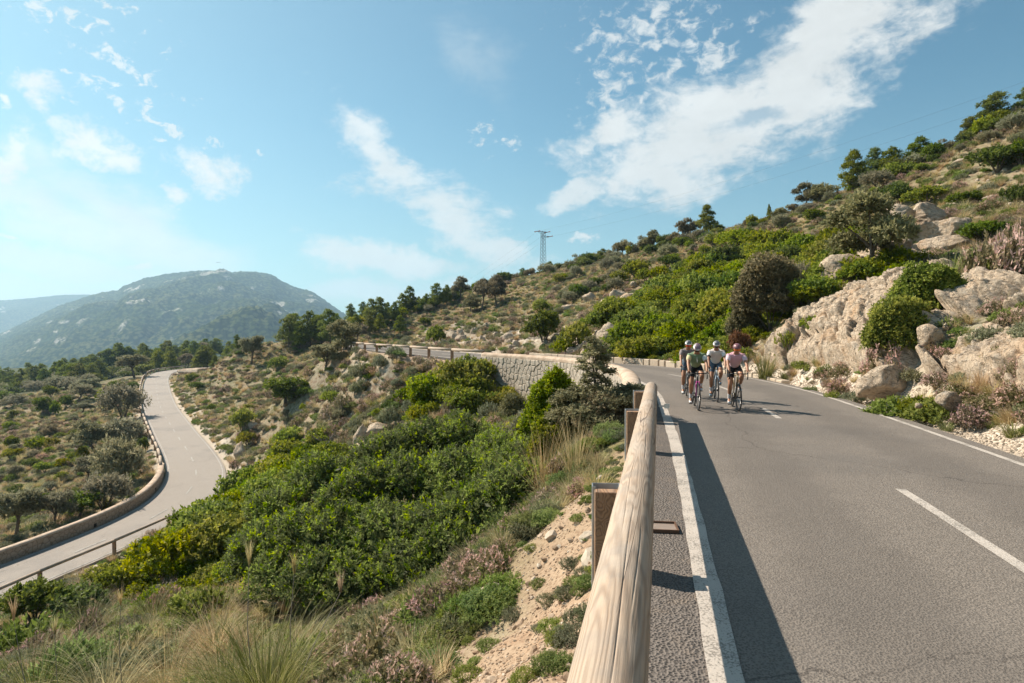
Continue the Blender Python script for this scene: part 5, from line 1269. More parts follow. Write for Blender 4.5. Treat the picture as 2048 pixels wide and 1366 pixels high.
for x, z in ((-1.6, ph - .15), (1.2, ph - .15), (1.9, ph - 1.15)):
    for sg in (-1, 1):
        MB().tube([(x, 0, z), (x + sg * .55, -sg * .45, z + sg * .12)], [.07, .11], 6).build('insulator', M_INS, py_)
    tips.append(Matrix.Rotation(.5, 3, 'Z') @ Vector((x, 0, z)) + pyp)
M_WIRE = flat('wire_metal', (.10, .11, .12), .5, .3)
def wire(A, B, sag, label, r=.007):
    A, B = Vector(A), Vector(B); m = (A + B) / 2
    mb = MB().tube([A.lerp(B, t_) - Vector((0, 0, sag * 4 * t_ * (1 - t_))) - m for t_ in np.linspace(0, 1, 26)], r, 4)
    o = mb.build('power_wire', M_WIRE, loc=m); tag(o, label, 'wire', 'wires strung from the pylon')
up = [Vector(((2300 - 1024) / F * 62, 62, CAMZ + (HOR - q) / F * 62)) for q in (75, 55, 108)]
wire(tips[0], up[0], 1.6, 'upper power wire running from the pylon up over the hill'); wire(tips[2], up[2], 1.6, 'lower power wire running from the pylon up over the hill')
for k, tt_ in enumerate(tips): wire(tt_, (-95 + k * 2, 330, CAMZ + (HOR - 668) / F * 330 + k), 7, ['outer', 'middle', 'inner'][k] + ' power wire sagging from the pylon down towards the valley', .008)
for px, Zt, hh in ((355, 300, 8.0),):
    X = (px * 1.0 - 1024) / F * Zt; gz = float(H(np.array([X]), np.array([Zt]))[0]); t_ = thing('utility_pole', 'thin wooden utility pole among the pines below the mountain', 'utility pole', (X, Zt, gz))
    MB().tube([(0, 0, -1), (0, 0, hh)], [.16, .11], 7).build('pole', M_POSTW, t_); MB().box((0, 0, hh - .4), (1.8, .12, .12)).build('crossarm', M_POSTW, t_)
# airliner low over the ridge
ap = thing('airplane', 'tiny grey airliner flying low above the mountain ridge', 'airplane', ((438 - 1024) / F * 2300, 2300, CAMZ + (HOR - 525) / F * 2300), 0)
M_PLANE = flat('aircraft_skin', (.42, .45, .48), .4)
MB().tube([(-9, 0, 0), (-7.5, 0, .1), (5, 0, 0), (8.5, 0, .4)], [.3, 1.0, 1.0, .2], 10).build('fuselage', M_PLANE, ap, smooth=True)
MB().add([(-1.5, 0, -.3), (1.8, 0, -.3), (3.4, -9, .1), (2.4, -9, .1)], [(0, 1, 2, 3)]).add([(-1.5, 0, -.3), (1.8, 0, -.3), (3.4, 9, .1), (2.4, 9, .1)], [(3, 2, 1, 0)]).build('wing', M_PLANE, ap)
MB().add([(6.3, 0, .5), (8.6, 0, .5), (9.4, 0, 3.0), (8.3, 0, 3.0)], [(0, 1, 2, 3)]).build('tail_fin', M_PLANE, ap)

# ---------------------------------------------------------------- boulders and rock faces
def rock(px, py, Z_, hw, hh, label, seed, depth=1.0, sub=5, rough=.13, planes=14, rot=None, cut=(.5, .92), name='boulder', sq=None, strata=0):
    """px,py: middle of the rock in the photo, hw/hh half sizes in photo pixels"""
    X = (px - 1024) / F * Z_; z = CAMZ - (py - HOR) / F * Z_; w_ = hw / F * Z_ * 1.28; h = hh / F * Z_ * 1.32
    me = rockmesh(name, seed, sub, planes, cut, rough, M_ROCK, (w_, w_ * depth, h), strata)
    return tag(link(name, me, None, (X, Z_, z), rot or (0, 0, 0)), label, 'rock')
def worley(x, y, z, seed):
    """block noise: distance to the nearest cell border plus that cell's own height and tilt"""
    ix, iy, iz = np.floor(x).astype(np.int64), np.floor(y).astype(np.int64), np.floor(z).astype(np.int64)
    d1 = np.full(x.shape, 9.0); d2 = np.full(x.shape, 9.0); hh = np.zeros(x.shape); ti = np.zeros(x.shape)
    for a in (-1, 0, 1):
        for b in (-1, 0, 1):
            for c in (-1, 0, 1):
                cx, cy, cz = ix + a, iy + b, iz + c
                px_, py_, pz_ = cx + _h(cx, cy, cz, seed), cy + _h(cx, cy, cz, seed + 1), cz + _h(cx, cy, cz, seed + 2)
                d = np.sqrt((px_ - x) ** 2 + (py_ - y) ** 2 + (pz_ - z) ** 2)
                h0 = _h(cx, cy, cz, seed + 3); gx, gy, gz = [_h(cx, cy, cz, seed + q) - .5 for q in (4, 5, 6)]
                m = d < d1
                d2 = np.where(m, d1, np.minimum(d2, d)); hh = np.where(m, h0, hh); ti = np.where(m, gx * (x - px_) + gy * (y - py_) + gz * (z - pz_), ti); d1 = np.where(m, d, d1)
    return d2 - d1, hh, ti
def rock_face(label, y0, y1, o0, o1, thick, seed, gully=0.0, nu=420, nv=230, base=4.0):
    """bedrock breaking out of the bank beside the road: a thick displaced skin of blocks sunk into the ground at its rim"""
    s0, s1 = s_at_y(MC, MS, y0), s_at_y(MC, MS, y1)
    u = np.linspace(0, 1, nu); v = np.linspace(0, 1, nv); U, Vv = np.meshgrid(u, v)
    s_ = s0 + (s1 - s0) * U; o_ = o0 + (o1 - o0) * Vv
    bx = np.interp(s_, MS, MC[:, 0]); by = np.interp(s_, MS, MC[:, 1]); nn = nrm(MC); nx = np.interp(s_, MS, nn[:, 0]); ny = np.interp(s_, MS, nn[:, 1])
    X = bx + nx * o_; Y = by + ny * o_; Z = H(X, Y, False)
    wob = fbm(X * .5, Y * .5, 0, 3, seed + 50)
    e = np.minimum(np.minimum(U, 1 - U) * (s1 - s0) / 1.1, np.minimum(Vv * (o1 - o0) / .55, (1 - Vv) * (o1 - o0) / 1.3)) + .45 * wob
    E = sstep(-.1, .9, e)
    ca, sa = math.cos(.45), math.sin(.45)
    yy = Y * ca + Z * sa; zz = -Y * sa + Z * ca        # beds dip along the road
    w1 = .35 * fbm(X * .7, Y * .7, Z * .7, 3, seed + 60)
    b1, h1, t1 = worley(X * .36 + w1, yy * .22 + w1, zz * .50 + w1, seed); b2, h2, t2 = worley(X * 1.1 + w1, yy * .8, zz * 1.9 + w1, seed + 7); b3, h3, t3 = worley(X * 3.1, yy * 2.2, zz * 4.6, seed + 14)
    D = thick * (.25 + .75 * h1) + 1.0 * t1 * thick - .26 * np.exp(-b1 * 20) + .14 * h2 + .28 * t2 - .13 * np.exp(-b2 * 12) + .05 * h3 + .10 * t3 - .07 * np.exp(-b3 * 9)
    rg = 1 - np.abs(fbm(X * 1.3, yy * .9, zz * 3.2, 5, seed + 70)) * 3; D = D - .08 * np.clip(rg, 0, 1) ** 2
    D = D + .10 * fbm(X * 1.6, Y * 1.6, Z * 1.6, 4, seed + 20) + .035 * fbm(X * 7, Y * 7, Z * 7, 4, seed + 21)
    hl = sstep(.42, .60, fbm(X * .55 + 5, yy * .55, zz * .8, 3, seed + 33)); D = D - .35 * hl      # solution hollows
    Dn = D * E - .55 * (1 - E)
    hx, hy, hz_ = -nx * .62, -ny * .62, .78
    X = X + hx * Dn; Y = Y + hy * Dn; Z = Z + hz_ * Dn
    c = (X.mean(), Y.mean(), Z.mean()); i = np.arange(nu * nv).reshape(nv, nu)
    Fq = np.stack([i[:-1, :-1], i[:-1, 1:], i[1:, 1:], i[1:, :-1]], -1).reshape(-1, 4)
    tag(link('rock_outcrop', npmesh('rock_outcrop', np.stack([X - c[0], Y - c[1], Z - c[2]], -1).reshape(-1, 3), Fq, M_ROCK, True), None, c), label, 'rock')
rock_face('large pale limestone outcrop with cracked sloping face at the road bend', 18.3, 27.6, 3.9, 9.4, 1.05, 900)
rock_face('broad pale limestone outcrop above the gravel verge near the picture edge', 8.0, 18.3, 4.3, 10.5, .95, 943)
rock(1765, 768, 17.4, 44, 26, 'smooth leaning slab at the verge with a shaded hollow', 504, .6, 5, .08, 9, (0, -.5, .2), name='rock_slab')
rock(1858, 672, 17.6, 22, 18, 'small square boulder resting on the biggest boulder', 510, .9, 4, .1, 9)
rock(1892, 662, 17.9, 22, 16, 'small rough boulder beside the square one on the rock face', 511, .9, 4, .15, 9)
rock(2020, 720, 14.6, 24, 22, 'dark cornered boulder wedged against the tall rock', 512, .9, 4, .1, 9)
rock(1898, 802, 13.4, 18, 16, 'pointed small boulder standing in the creeping shrub', 513, .9, 4, .1, 8)
rock(1838, 812, 13.6, 6, 5, 'fist sized pale stone in front of the creeping shrub', 514, .9, 3, .1, 8)
rock(1800, 445, 36, 30, 30, 'upright pale rock, left hand one of the crag below the hill top', 515, .9, 5, .14, 12)
rock(1842, 435, 36.5, 34, 24, 'blocky pale rock on top of the crag below the hill top', 516, .9, 5, .14, 12)
rock(1885, 468, 35, 46, 26, 'wide overhanging grey rock on the crag below the hill top', 517, .9, 5, .13, 12)
rock(1885, 505, 33.5, 50, 24, 'rounded pale slab under the overhanging grey rock', 518, .9, 5, .12, 10)
rock(1768, 520, 33.5, 48, 38, 'fissured rock behind the trunk of the leaning holm oak', 519, .9, 5, .2, 14, strata=.2)
rock(1700, 548, 31, 46, 32, 'pale rock at the foot of the leaning holm oak', 520, .9, 5, .17, 12)
rock(1835, 518, 32, 26, 20, 'rounded pale rock with a yellow bush behind it', 521, .9, 4, .12, 10)
rock(1960, 500, 30.5, 80, 9, 'long pale bare ledge climbing to the picture edge like a path', 522, .5, 5, .1, 9, (0, -.28, 0), name='rock_ledge')
rock(1960, 545, 26, 60, 12, 'second lower pale ledge under the heather', 523, .5, 5, .14, 9, (0, -.35, 0), name='rock_ledge')
for px, py, hw, hh, lab in [(1222, 678, 26, 34, 'leaning half of the split pale boulder above the bend'), (1258, 672, 26, 30, 'rounded half of the split pale boulder above the bend'), (1326, 626, 14, 13, 'lone squarish boulder in the green scrub uphill of the split boulder'), (1262, 592, 20, 16, 'pale boulder among heather high on the slope above the bend'),
                            (1238, 588, 16, 15, 'grey boulder beside the heather high on the slope above the bend'), (1267, 573, 7, 7, 'small knob of rock above the two heather boulders'), (1213, 606, 14, 12, 'pale slab on the bare patch of the slope above the wall'), (1136, 616, 12, 9, 'pale stone above the big round green bush'), (1180, 596, 14, 10, 'pale rock beside the dark round bush on the slope'),
                            (1288, 528, 8, 8, 'grey stone near the skyline trees'), (1725, 398, 24, 12, 'jagged pale rock on the upper slope beneath the thin pine'), (1914, 325, 12, 5, 'flat pale rock near the skyline pines'), (1262, 725, 14, 9, 'low pale rock behind the kerb wall'), (1905, 405, 12, 6, 'pale rock on the grassy upper slope'), (1975, 398, 14, 6, 'pale flat stones on the grassy upper slope'), (2010, 405, 8, 6, 'small pale rock at the far side of the grassy upper slope'),
                            (722, 872, 16, 26, 'tall grey white rock in the middle of the slope between the roads'), (752, 862, 20, 14, 'grey white slab with a dry tuft on the slope between the roads'), (735, 892, 26, 14, 'low grey white rock just above the big bush'), (505, 848, 10, 9, 'pale boulder by the heather beneath the dense shrub tree'), (877, 758, 8, 7, 'flat grey stone in the grass below the far guardrail'),
                            (390, 742, 28, 5, 'flat pale rock shelf at the far bend of the lower road'), (480, 900, 12, 20, 'steep reddish rock face above the inner verge of the lower road')]:
    p, Z_ = ground(px, py + hh * .7)
    w_, h = hw / F * Z_ * 1.2, hh / F * Z_ * 1.25; me = rockmesh('boulder', hash_(px, py) % 9999, 4, 12, (.55, .92), .13, M_ROCK, (w_, w_ * .9, h))
    tag(link('boulder', me, None, (p.x, p.y, p.z + h * .35), (0, 0, 0)), lab, 'rock'); KEEP_CLEAR.append((p.x, p.y, w_ * .8))
rs = np.random.RandomState(31)
for k in range(70):
    px = rs.uniform(870, 1205); py = np.interp(px, [870, 1000, 1205], [692, 700, 722]) - abs(rs.normal()) * 16 - 2
    p, Z_ = ground(px, py); s_ = rs.uniform(.25, 1.0)
    o = link('rock', PROTO['boulder'][k % 5], None, (p.x, p.y, p.z + .05), tuple(rs.rand(3) * 3), (s_, s_ * .8, s_ * .7)); tag(o, 'jagged pale rock of the broken cutting along the inside of the far road', 'rock', 'rocks of the road cutting')
# ---------------------------------------------------------------- plants beside the rail
def bigbush():
    bl = []
    for px, py, Z_, r in [(760, 905, 17.5, .95), (850, 880, 18.5, 1.0), (930, 870, 18.5, 1.0), (1010, 905, 16.5, 1.0), (1060, 960, 14.8, .85), (560, 1010, 15.5, .8), (640, 960, 16.0, .95), (720, 985, 15.0, 1.05), (820, 960, 15.2, 1.15), (920, 950, 14.8, 1.1), (1000, 990, 14.0, .95),
                          (530, 1080, 14.0, .75), (600, 1060, 14.0, .95), (690, 1070, 13.4, 1.0), (780, 1060, 13.0, 1.05), (880, 1050, 12.8, 1.05), (970, 1060, 12.6, .85), (1040, 1040, 12.8, .7), (560, 1150, 12.8, .7), (640, 1160, 12.2, .75), (730, 1150, 12.0, .8), (820, 1140, 11.8, .85), (900, 1130, 11.8, .75), (500, 1120, 14.5, .7)]:
        X = (px - 1024) / F * Z_; z = CAMZ - (py - HOR) / F * Z_
        g_ = float(H(np.array([X]), np.array([Z_]))[0])
        r *= .93
        bl.append((X, Z_, max(z - .35 * r, g_ + .5 * r), r, r, r * .85))
    c = np.array(bl)[:, :3].mean(0); base = Vector((c[0], c[1], float(H(np.array([c[0]]), np.array([c[1]]))[0])))
    bl = [(a - base.x, b - base.y, z - base.z, r, r2, r3) for a, b, z, r, r2, r3 in bl]
    # each lobe carries smaller lobes so that the outline is ragged
    rs = np.random.RandomState(6); bl2 = []
    for b in bl:
        for i in range(4):
            d = unit(rs.normal(size=3)); d[2] = abs(d[2]) * .9 + .1; q = b[3] * rs.uniform(.38, .52); bl2.append((b[0] + d[0] * b[3] * .72, b[1] + d[1] * b[3] * .72, b[2] + d[2] * b[5] * .75, q, q, q * .95))
    cl = merge(leafcloud(bl + bl2, 21000, 9, .080, .028, .17, 61, inner=.12, up=.6, lump=.34, low=-.2, tip=.22), leafcloud(bl, 2200, 6, .14, .055, .2, 62, inner=.8, up=.3, tip=0))
    t = thing('mastic_bush', 'huge dense dark green mastic bush with bright shoot tips beside the log rail', 'bush', tuple(base))
    link('foliage', cloudmesh('foliage', cl, M_BIGB), t)
    link('young_shoots', cloudmesh('young_shoots', leafcloud([(a, b, c_ + .03, r * 1.03, r * 1.03, r3 * 1.05) for a, b, c_, r, r2, r3 in bl + bl2], 2600, 9, .085, .030, .16, 63, inner=0, up=1.2, lump=.34, low=.1, tip=.9), M_LENT), t)
    sb = MB()
    for i, b in enumerate(bl):
        gx, gy = b[0] * .8, b[1] * .8; gz = float(H(np.array([gx + base.x]), np.array([gy + base.y]))[0]) - base.z
        sb.tube([(gx, gy, gz - .1), ((gx + b[0]) / 2 + rs.rand() * .2, (gy + b[1]) / 2, (gz + b[2]) / 2), (b[0], b[1], b[2] + b[5] * .5)], [.045, .03, .012], 6)
    sb.build('branches', M_BARK, t)
    for b in bl: KEEP_CLEAR.append((b[0] + base.x, b[1] + base.y, b[3] * .8))
    # a few rust coloured shoots on its upper side
    X, Z_ = (665 - 1024) / F * 16.2, 16.2
    r_ = thing('rust_shrub', 'rust red leaved shrub poking out of the upper side of the huge bush', 'shrub', (X, Z_, CAMZ - (1010 - HOR) / F * Z_)); r_.scale = (.42, .42, .5)
    link('foliage', PROTO['rust'][0], r_)
bigbush()
for px, Z_, w_, h, kd, lab, nm in [(170, 12.6, 50, 50, 'heather', 'pink flowering heather clump in the grass near the bottom corner', 'heather_clump'), (330, 14.5, 70, 40, 'heather', 'small pink heather clump uphill of the blond tussock', 'heather_clump'),
                              (60, 13.5, 150, 90, 'herb', 'wide grey green herb cushion in the bottom corner', 'herb_clump'), (140, 10.5, 130, 80, 'herb', 'green herb cushion under the loose blond tussock', 'herb_clump'), (260, 10.2, 140, 70, 'cushion', 'grey green cushion between the blond tussocks', 'cushion_shrub'), (390, 13.4, 120, 60, 'herb', 'green cushion below the yellow green bush', 'herb_clump'), (20, 16.5, 120, 110, 'dark', 'dark bush at the picture edge in front of the lower road', 'evergreen_bush'), (110, 16.0, 110, 90, 'dark', 'dark bush beside the tall plumed stalk', 'evergreen_bush'), (640, 8.6, 120, 60, 'herb', 'dense green herb cushion at the lower rim of the huge bush', 'herb_clump'), (760, 8.4, 130, 60, 'cushion', 'grey green cushion at the lower rim of the huge bush', 'cushion_shrub'), (860, 7.8, 120, 50, 'herb', 'fresh green herb cushion between huge bush and bare earth', 'herb_clump')]:
    shrub(kd, px, 0, w_, h, lab, nm, Z=Z_)
def near(kind, px, py, wpx, hpx, Z_, label, name, seed, blobs, ns, k, L, W, sp, mat_, tip=.4, inner=.3, **kw):
    """a plant seen close: its own foliage mesh, sized in metres from photo pixels"""
    X = (px - 1024) / F * Z_; g_ = float(H(np.array([X]), np.array([Z_]))[0]); w_, h = wpx / F * Z_ / 2, hpx / F * Z_
    rs = np.random.RandomState(seed)
    bl = [(a * w_, b * w_, c * h, r * w_, r * w_, r2 * h) for a, b, c, r, r2 in blobs]
    cl = leafcloud(bl, ns, k, L, W, sp, seed, inner=inner, tip=tip, floor=.0, **kw)
    t = thing(name, label, 'shrub', (X, Z_, g_ - .03)); link('foliage', cloudmesh('foliage', cl, mat_), t)
    sb = MB()
    for b in bl: sb.tube([(0, 0, -.1), (b[0] * .6, b[1] * .6, b[2] * .55), (b[0], b[1], b[2] + b[5] * .4)], [.03, .02, .008], 5)
    sb.build('stem', M_BARK, t)
    KEEP_CLEAR.append((X, Z_, w_ * .6)); return t
UPR = [(0, 0, .35, .62, .3), (-.45, .1, .4, .42, .24), (.42, 0, .38, .45, .24), (0, .1, .62, .5, .22), (.28, 0, .72, .3, .17), (-.25, .1, .7, .32, .18), (.02, 0, .86, .24, .13)]
RND = [(0, 0, .35, .6, .32), (-.5, .1, .36, .45, .3), (.5, 0, .36, .45, .3), (-.2, 0, .62, .48, .28), (.28, .1, .60, .45, .28), (0, .4, .45, .5, .3)]
near('x', 1108, 0, 150, 205, 15.5, 'upright bright green shrub between the huge bush and the young holm oak', 'mastic_shrub', 71, UPR, 4200, 9, .075, .034, .2, M_LENT, .5, lump=.6)
near('x', 1095, 0, 80, 110, 14.3, 'lower green shrub in front of the upright orange tinged one', 'mastic_shrub', 72, RND, 1500, 9, .07, .032, .14, M_LENT, .4)
near('x', 985, 0, 115, 150, 19.0, 'grey brown olive scrub behind the big bush below the wall', 'olive_scrub', 73, RND, 2600, 9, .07, .022, .15, M_OLIVE, .4)
near('x', 1045, 0, 80, 150, 17.5, 'thin grey green scrub between olive scrub and upright green shrub', 'olive_scrub', 74, UPR, 1700, 9, .07, .02, .15, M_OLIVE, .4)
near('x', 905, 0, 90, 100, 21.5, 'silver green scrub low in the dip behind the big bush', 'olive_scrub', 75, RND, 1900, 9, .07, .024, .15, M_OLIVE, .4)
near('x', 1028, 0, 60, 52, 31.0, 'grey tuft shrub growing against the foot of the retaining wall', 'wall_shrub', 76, RND, 900, 8, .10, .03, .2, M_HOLM, .3)
# bushy holm sapling with a straight leader
X, Z_ = (1192 - 1024) / F * 14.8, 14.8
g_ = float(H(np.array([X]), np.array([Z_]))[0])
tp = CAMZ - (678 - HOR) / F * Z_
tt_ = thing('young_oak_tree', 'sparse young holm oak with a straight bare leader standing in front of the retaining wall', 'tree', (X, Z_, g_)); h_ = tp - g_
tt_.scale = (h_ * 1.45, h_ * 1.45, h_)
link('trunk', TREES['sapling'][0][0], tt_); link('crown', TREES['sapling'][0][1], tt_); KEEP_CLEAR.append((X, Z_, .3))
near('x', 1212, 0, 130, 96, 14.2, 'wide grey brown scrub at the foot of the young holm oak', 'oak_scrub', 77, RND, 3600, 8, .055, .022, .14, M_SAP, .5)
# big round and low bushes by the bend and on the verge
near('x', 1540, 0, 150, 168, 31.0, 'large dark grey green oak bush at the start of the roadside rock face', 'oak_bush', 78, RND, 5200, 9, .13, .065, .3, M_HOLM, .35)
near('x', 1490, 0, 70, 90, 32.0, 'lower lobe of dark oak scrub beside the large oak bush', 'oak_bush', 79, RND, 1800, 9, .13, .065, .3, M_HOLM, .35)
near('x', 1800, 0, 140, 150, 18.5, 'big yellow green mastic bush spilling over the rocks, lower lobe', 'yellow_mastic_shrub', 80, RND, 5600, 9, .080, .042, .18, M_LENT, .6, lump=.5)
near('x', 1862, 0, 150, 140, 19.4, 'big yellow green mastic bush on top of the rocks, upper lobe', 'yellow_mastic_shrub', 81, RND, 5600, 9, .080, .042, .18, M_LENT, .6, lump=.5)
for px, py, w_, h, kd, lab in [(1088, 692, 80, 72, 'dark', 'big round dark green bush on the rocky cutting above the wall'), (1150, 706, 80, 56, 'lentisk', 'broad green bush beside the big round one above the wall'), (1098, 650, 50, 30, 'dark', 'flat topped dark bush just above the big round one'), (1158, 600, 40, 32, 'dark', 'dark round bush on the stony slope above the bend'),
                               (872, 692, 44, 38, 'lentisk', 'round green bush at the roadside half way along the far guardrail'), (850, 650, 30, 18, 'dark', 'dark green bush on the dry slope above the far guardrail'), (760, 700, 26, 18, 'lentisk', 'small green bush below the first posts of the far guardrail'),
                               (1240, 720, 60, 18, 'cushion', 'low grey green clump at the foot of the split boulder'), (482, 862, 50, 42, 'lentisk', 'bright green bush with pink heather round it on the inner verge of the lower road'), (492, 890, 40, 26, 'spurge', 'yellow green cushion by the inner verge of the lower road'), (385, 770, 30, 22, 'dark', 'dark bush inside the far bend of the lower road'), (395, 782, 34, 20, 'dark', 'second dark bush inside the far bend of the lower road'),
                               (430, 1060, 55, 48, 'olive', 'round grey green bush at the gravel slope above the culvert'), (540, 960, 60, 40, 'dark', 'dark green bush over the inner verge of the lower road'), (1448, 540, 70, 46, 'dark', 'dark green bush standing above the mastic carpet'), (1530, 500, 90, 40, 'lentisk', 'bright rounded bush high in the mastic carpet'), (1600, 520, 90, 50, 'lentisk', 'bright bush beside the leaning holm oak'), (1470, 500, 80, 40, 'lentisk', 'bright bush at the top edge of the mastic carpet'),
                               (1790, 415, 70, 52, 'dark', 'dark green bush above the crag'), (1850, 410, 90, 36, 'lentisk', 'wide green bush on the upper slope above the crag'), (1925, 415, 70, 30, 'dark', 'low dark bush on the upper slope beyond the crag'), (1965, 485, 100, 42, 'dark', 'big dark bush in the hollow beside the crag'), (1990, 345, 110, 56, 'dark', 'mass of dark scrub below the highest pines'), (2040, 330, 90, 60, 'dark', 'dark scrub at the picture edge below the highest pines'), (2030, 420, 60, 50, 'dark', 'dark green bush on the slope at the picture edge'),
                               (1270, 560, 60, 34, 'lentisk', 'pale green spreading bush on the slope above the bend'), (1240, 572, 40, 26, 'lentisk', 'green bush left of the pale spreading one')]:
    shrub(kd, px, py, w_, h, lab, {'dark': 'evergreen_bush', 'lentisk': 'mastic_shrub', 'spurge': 'spurge_shrub', 'cushion': 'cushion_shrub', 'olive': 'olive_shrub'}[kd])
rs = np.random.RandomState(44)
for k in range(100):
    g = GREEN[rs.choice([0, 1, 2, 3, 4, 5, 6, 7, 8, 9, 11, 12, 13, 14, 15])]; x_, y_ = g[0] + rs.normal() * g[2] * .75, g[1] + rs.normal() * g[3] * .75
    a, b_, c_ = clear_of_roads(np.array([x_]), np.array([y_]), .5)
    if not a[0] or y_ < 14: continue
    z_ = float(H(np.array([x_]), np.array([y_]))[0]); s_ = rs.uniform(.5, 1.5)
    kd = 'lentisk' if rs.rand() < .75 else ('spurge' if rs.rand() < .6 else 'dark')
    t = thing('mastic_shrub', 'rounded bright green mastic bush rising out of the green scrub carpet', 'shrub', (x_, y_, z_ - .1), rs.rand() * 6.28, 'mastic bushes of the green carpet'); t.scale = (s_, s_, s_ * rs.uniform(.8, 1.25))
    link('foliage', PROTO[kd][k % 4], t)
for px, Z_, w_, h, kd, lab, nm in [(1700, 26.0, 80, 34, 'cushion', 'low grey silver shrub under the leaning holm oak', 'cushion_shrub'), (1665, 26.5, 50, 34, 'heather', 'pink heather clump on top of the outcrop', 'heather_clump'), (1770, 18.4, 70, 60, 'heather', 'pink heather hanging between the outcrop and the biggest boulder', 'heather_clump'), (1810, 19.2, 60, 50, 'heather', 'pink heather under the yellow green bush', 'heather_clump'),
                              (1845, 20.0, 60, 60, 'heather', 'pink heather behind the two small boulders', 'heather_clump'), (1850, 19.0, 50, 44, 'cushion', 'dark grey cushion plant by the two small boulders', 'cushion_shrub'), (1990, 20.5, 110, 80, 'heather', 'broad bank of pink heather above the tall rock', 'heather_clump'), (2040, 20.0, 100, 90, 'heather', 'pink heather at the picture edge above the tall rock', 'heather_clump'),
                              (1960, 21.5, 90, 60, 'herb', 'green herb cushion over the heather bank', 'herb_clump'), (1740, 16.6, 0, 0, '', '', ''), (1880, 13.9, 120, 44, 'herb', 'creeping green and rust shrub spilling over the verge under the biggest boulder', 'creeping_shrub'), (1800, 15.0, 110, 38, 'herb', 'creeping green shrub on the verge beside the leaning slab', 'creeping_shrub'), (1840, 14.4, 90, 48, 'lentisk', 'leafy creeping shrub climbing under the biggest boulder', 'creeping_shrub'),
                              (1678, 19.6, 40, 28, 'heather', 'brown round clump at the foot of the outcrop on the verge', 'heather_clump'), (1668, 18.6, 34, 16, 'herb', 'small green cushion on the gravel verge in front of the brown clump', 'herb_clump'), (1622, 21.0, 26, 12, 'herb', 'tiny green cushion on the gravel verge by the outcrop', 'herb_clump'), (1705, 18.2, 44, 20, 'cushion', 'grey green leafy clump by the leaning slab', 'cushion_shrub'), (2030, 11.6, 90, 34, 'tuft', 'green grass clump on the verge at the picture edge', 'grass_clump'), (1895, 12.9, 50, 30, 'tuft', 'spiky grey green rosette by the rounded boulder', 'grass_clump'),
                              (1532, 25.6, 74, 70, 'tuft', 'large green tussock with pale plumes at the end of the kerb wall', 'grass_tussock'), (1898, 21.0, 70, 95, 'tuft', 'spiky dark tussock behind the yellow green bush', 'grass_tussock'), (1735, 36.0, 40, 40, 'straw', 'dry brown tussock in the crag', 'grass_tussock'), (1700, 24.2, 24, 44, 'straw', 'dry tuft drooping from a hollow in the outcrop', 'grass_tussock'), (1655, 24.0, 22, 20, 'straw', 'little dry tuft on the face of the outcrop', 'grass_tussock'), (1480, 30.0, 46, 44, 'rust', 'reddish brown dying bush behind the pink rider', 'rust_shrub')]:
    if kd: shrub(kd, px, 0, w_, h, lab, nm, Z=Z_)
# stump and dead wood
st = thing('tree_stump', 'sawn pale tree stump in the grass of the slope between the roads', 'tree stump', tuple(ground(590, 872)[0]))
MB().tube([(0, 0, -.1), (0, 0, .55)], [.30, .26], 12).build('stump', M_TWIG, st); MB().tube([(0, 0, .55), (0, 0, .56)], [.25, .25], 12).build('cut_face', flat('cut_wood', (.52, .42, .33), .8), st)
def deadwood(px, py, Z_, h, label, seed, name='dead_branch', n=7, spread=.6):
    rs = np.random.RandomState(seed)
    if Z_: X = (px - 1024) / F * Z_; p = Vector((X, Z_, float(H(np.array([X]), np.array([Z_]))[0])))
    else: p, Z_ = ground(px, py)
    h = h / F * Z_; mb = MB()
    for i in range(n):
        a = rs.rand() * 6.28; q = spread * h; e = Vector((math.cos(a) * q, math.sin(a) * q, h * rs.uniform(.4, 1)))
        mb.tube([(0, 0, -.05), e * .4 + Vector((0, 0, h * .12)), e * .75, e + Vector(rs.normal(size=3) * .06 * h)], [h * .035, h * .025, h * .015, h * .005], 5)
    return tag(mb.build(name, M_TWIG, loc=p), label, 'dead wood')
deadwood(650, 905, None, 44, 'tangle of bare grey twigs on the slope between the roads', 5, n=18, spread=.7)
deadwood(1118, 566, None, 22, 'bare dark branch sticking up on the slope below the pylon', 6, n=3)
deadwood(1662, 600, 29.5, 40, 'short bent grey dead trunk at the top of the outcrop', 7, 'dead_snag', 1, .15)
deadwood(1175, 640, 14.0, 40, 'bare pale twigs in the dry grass under the young holm oak', 8, n=6, spread=.3)

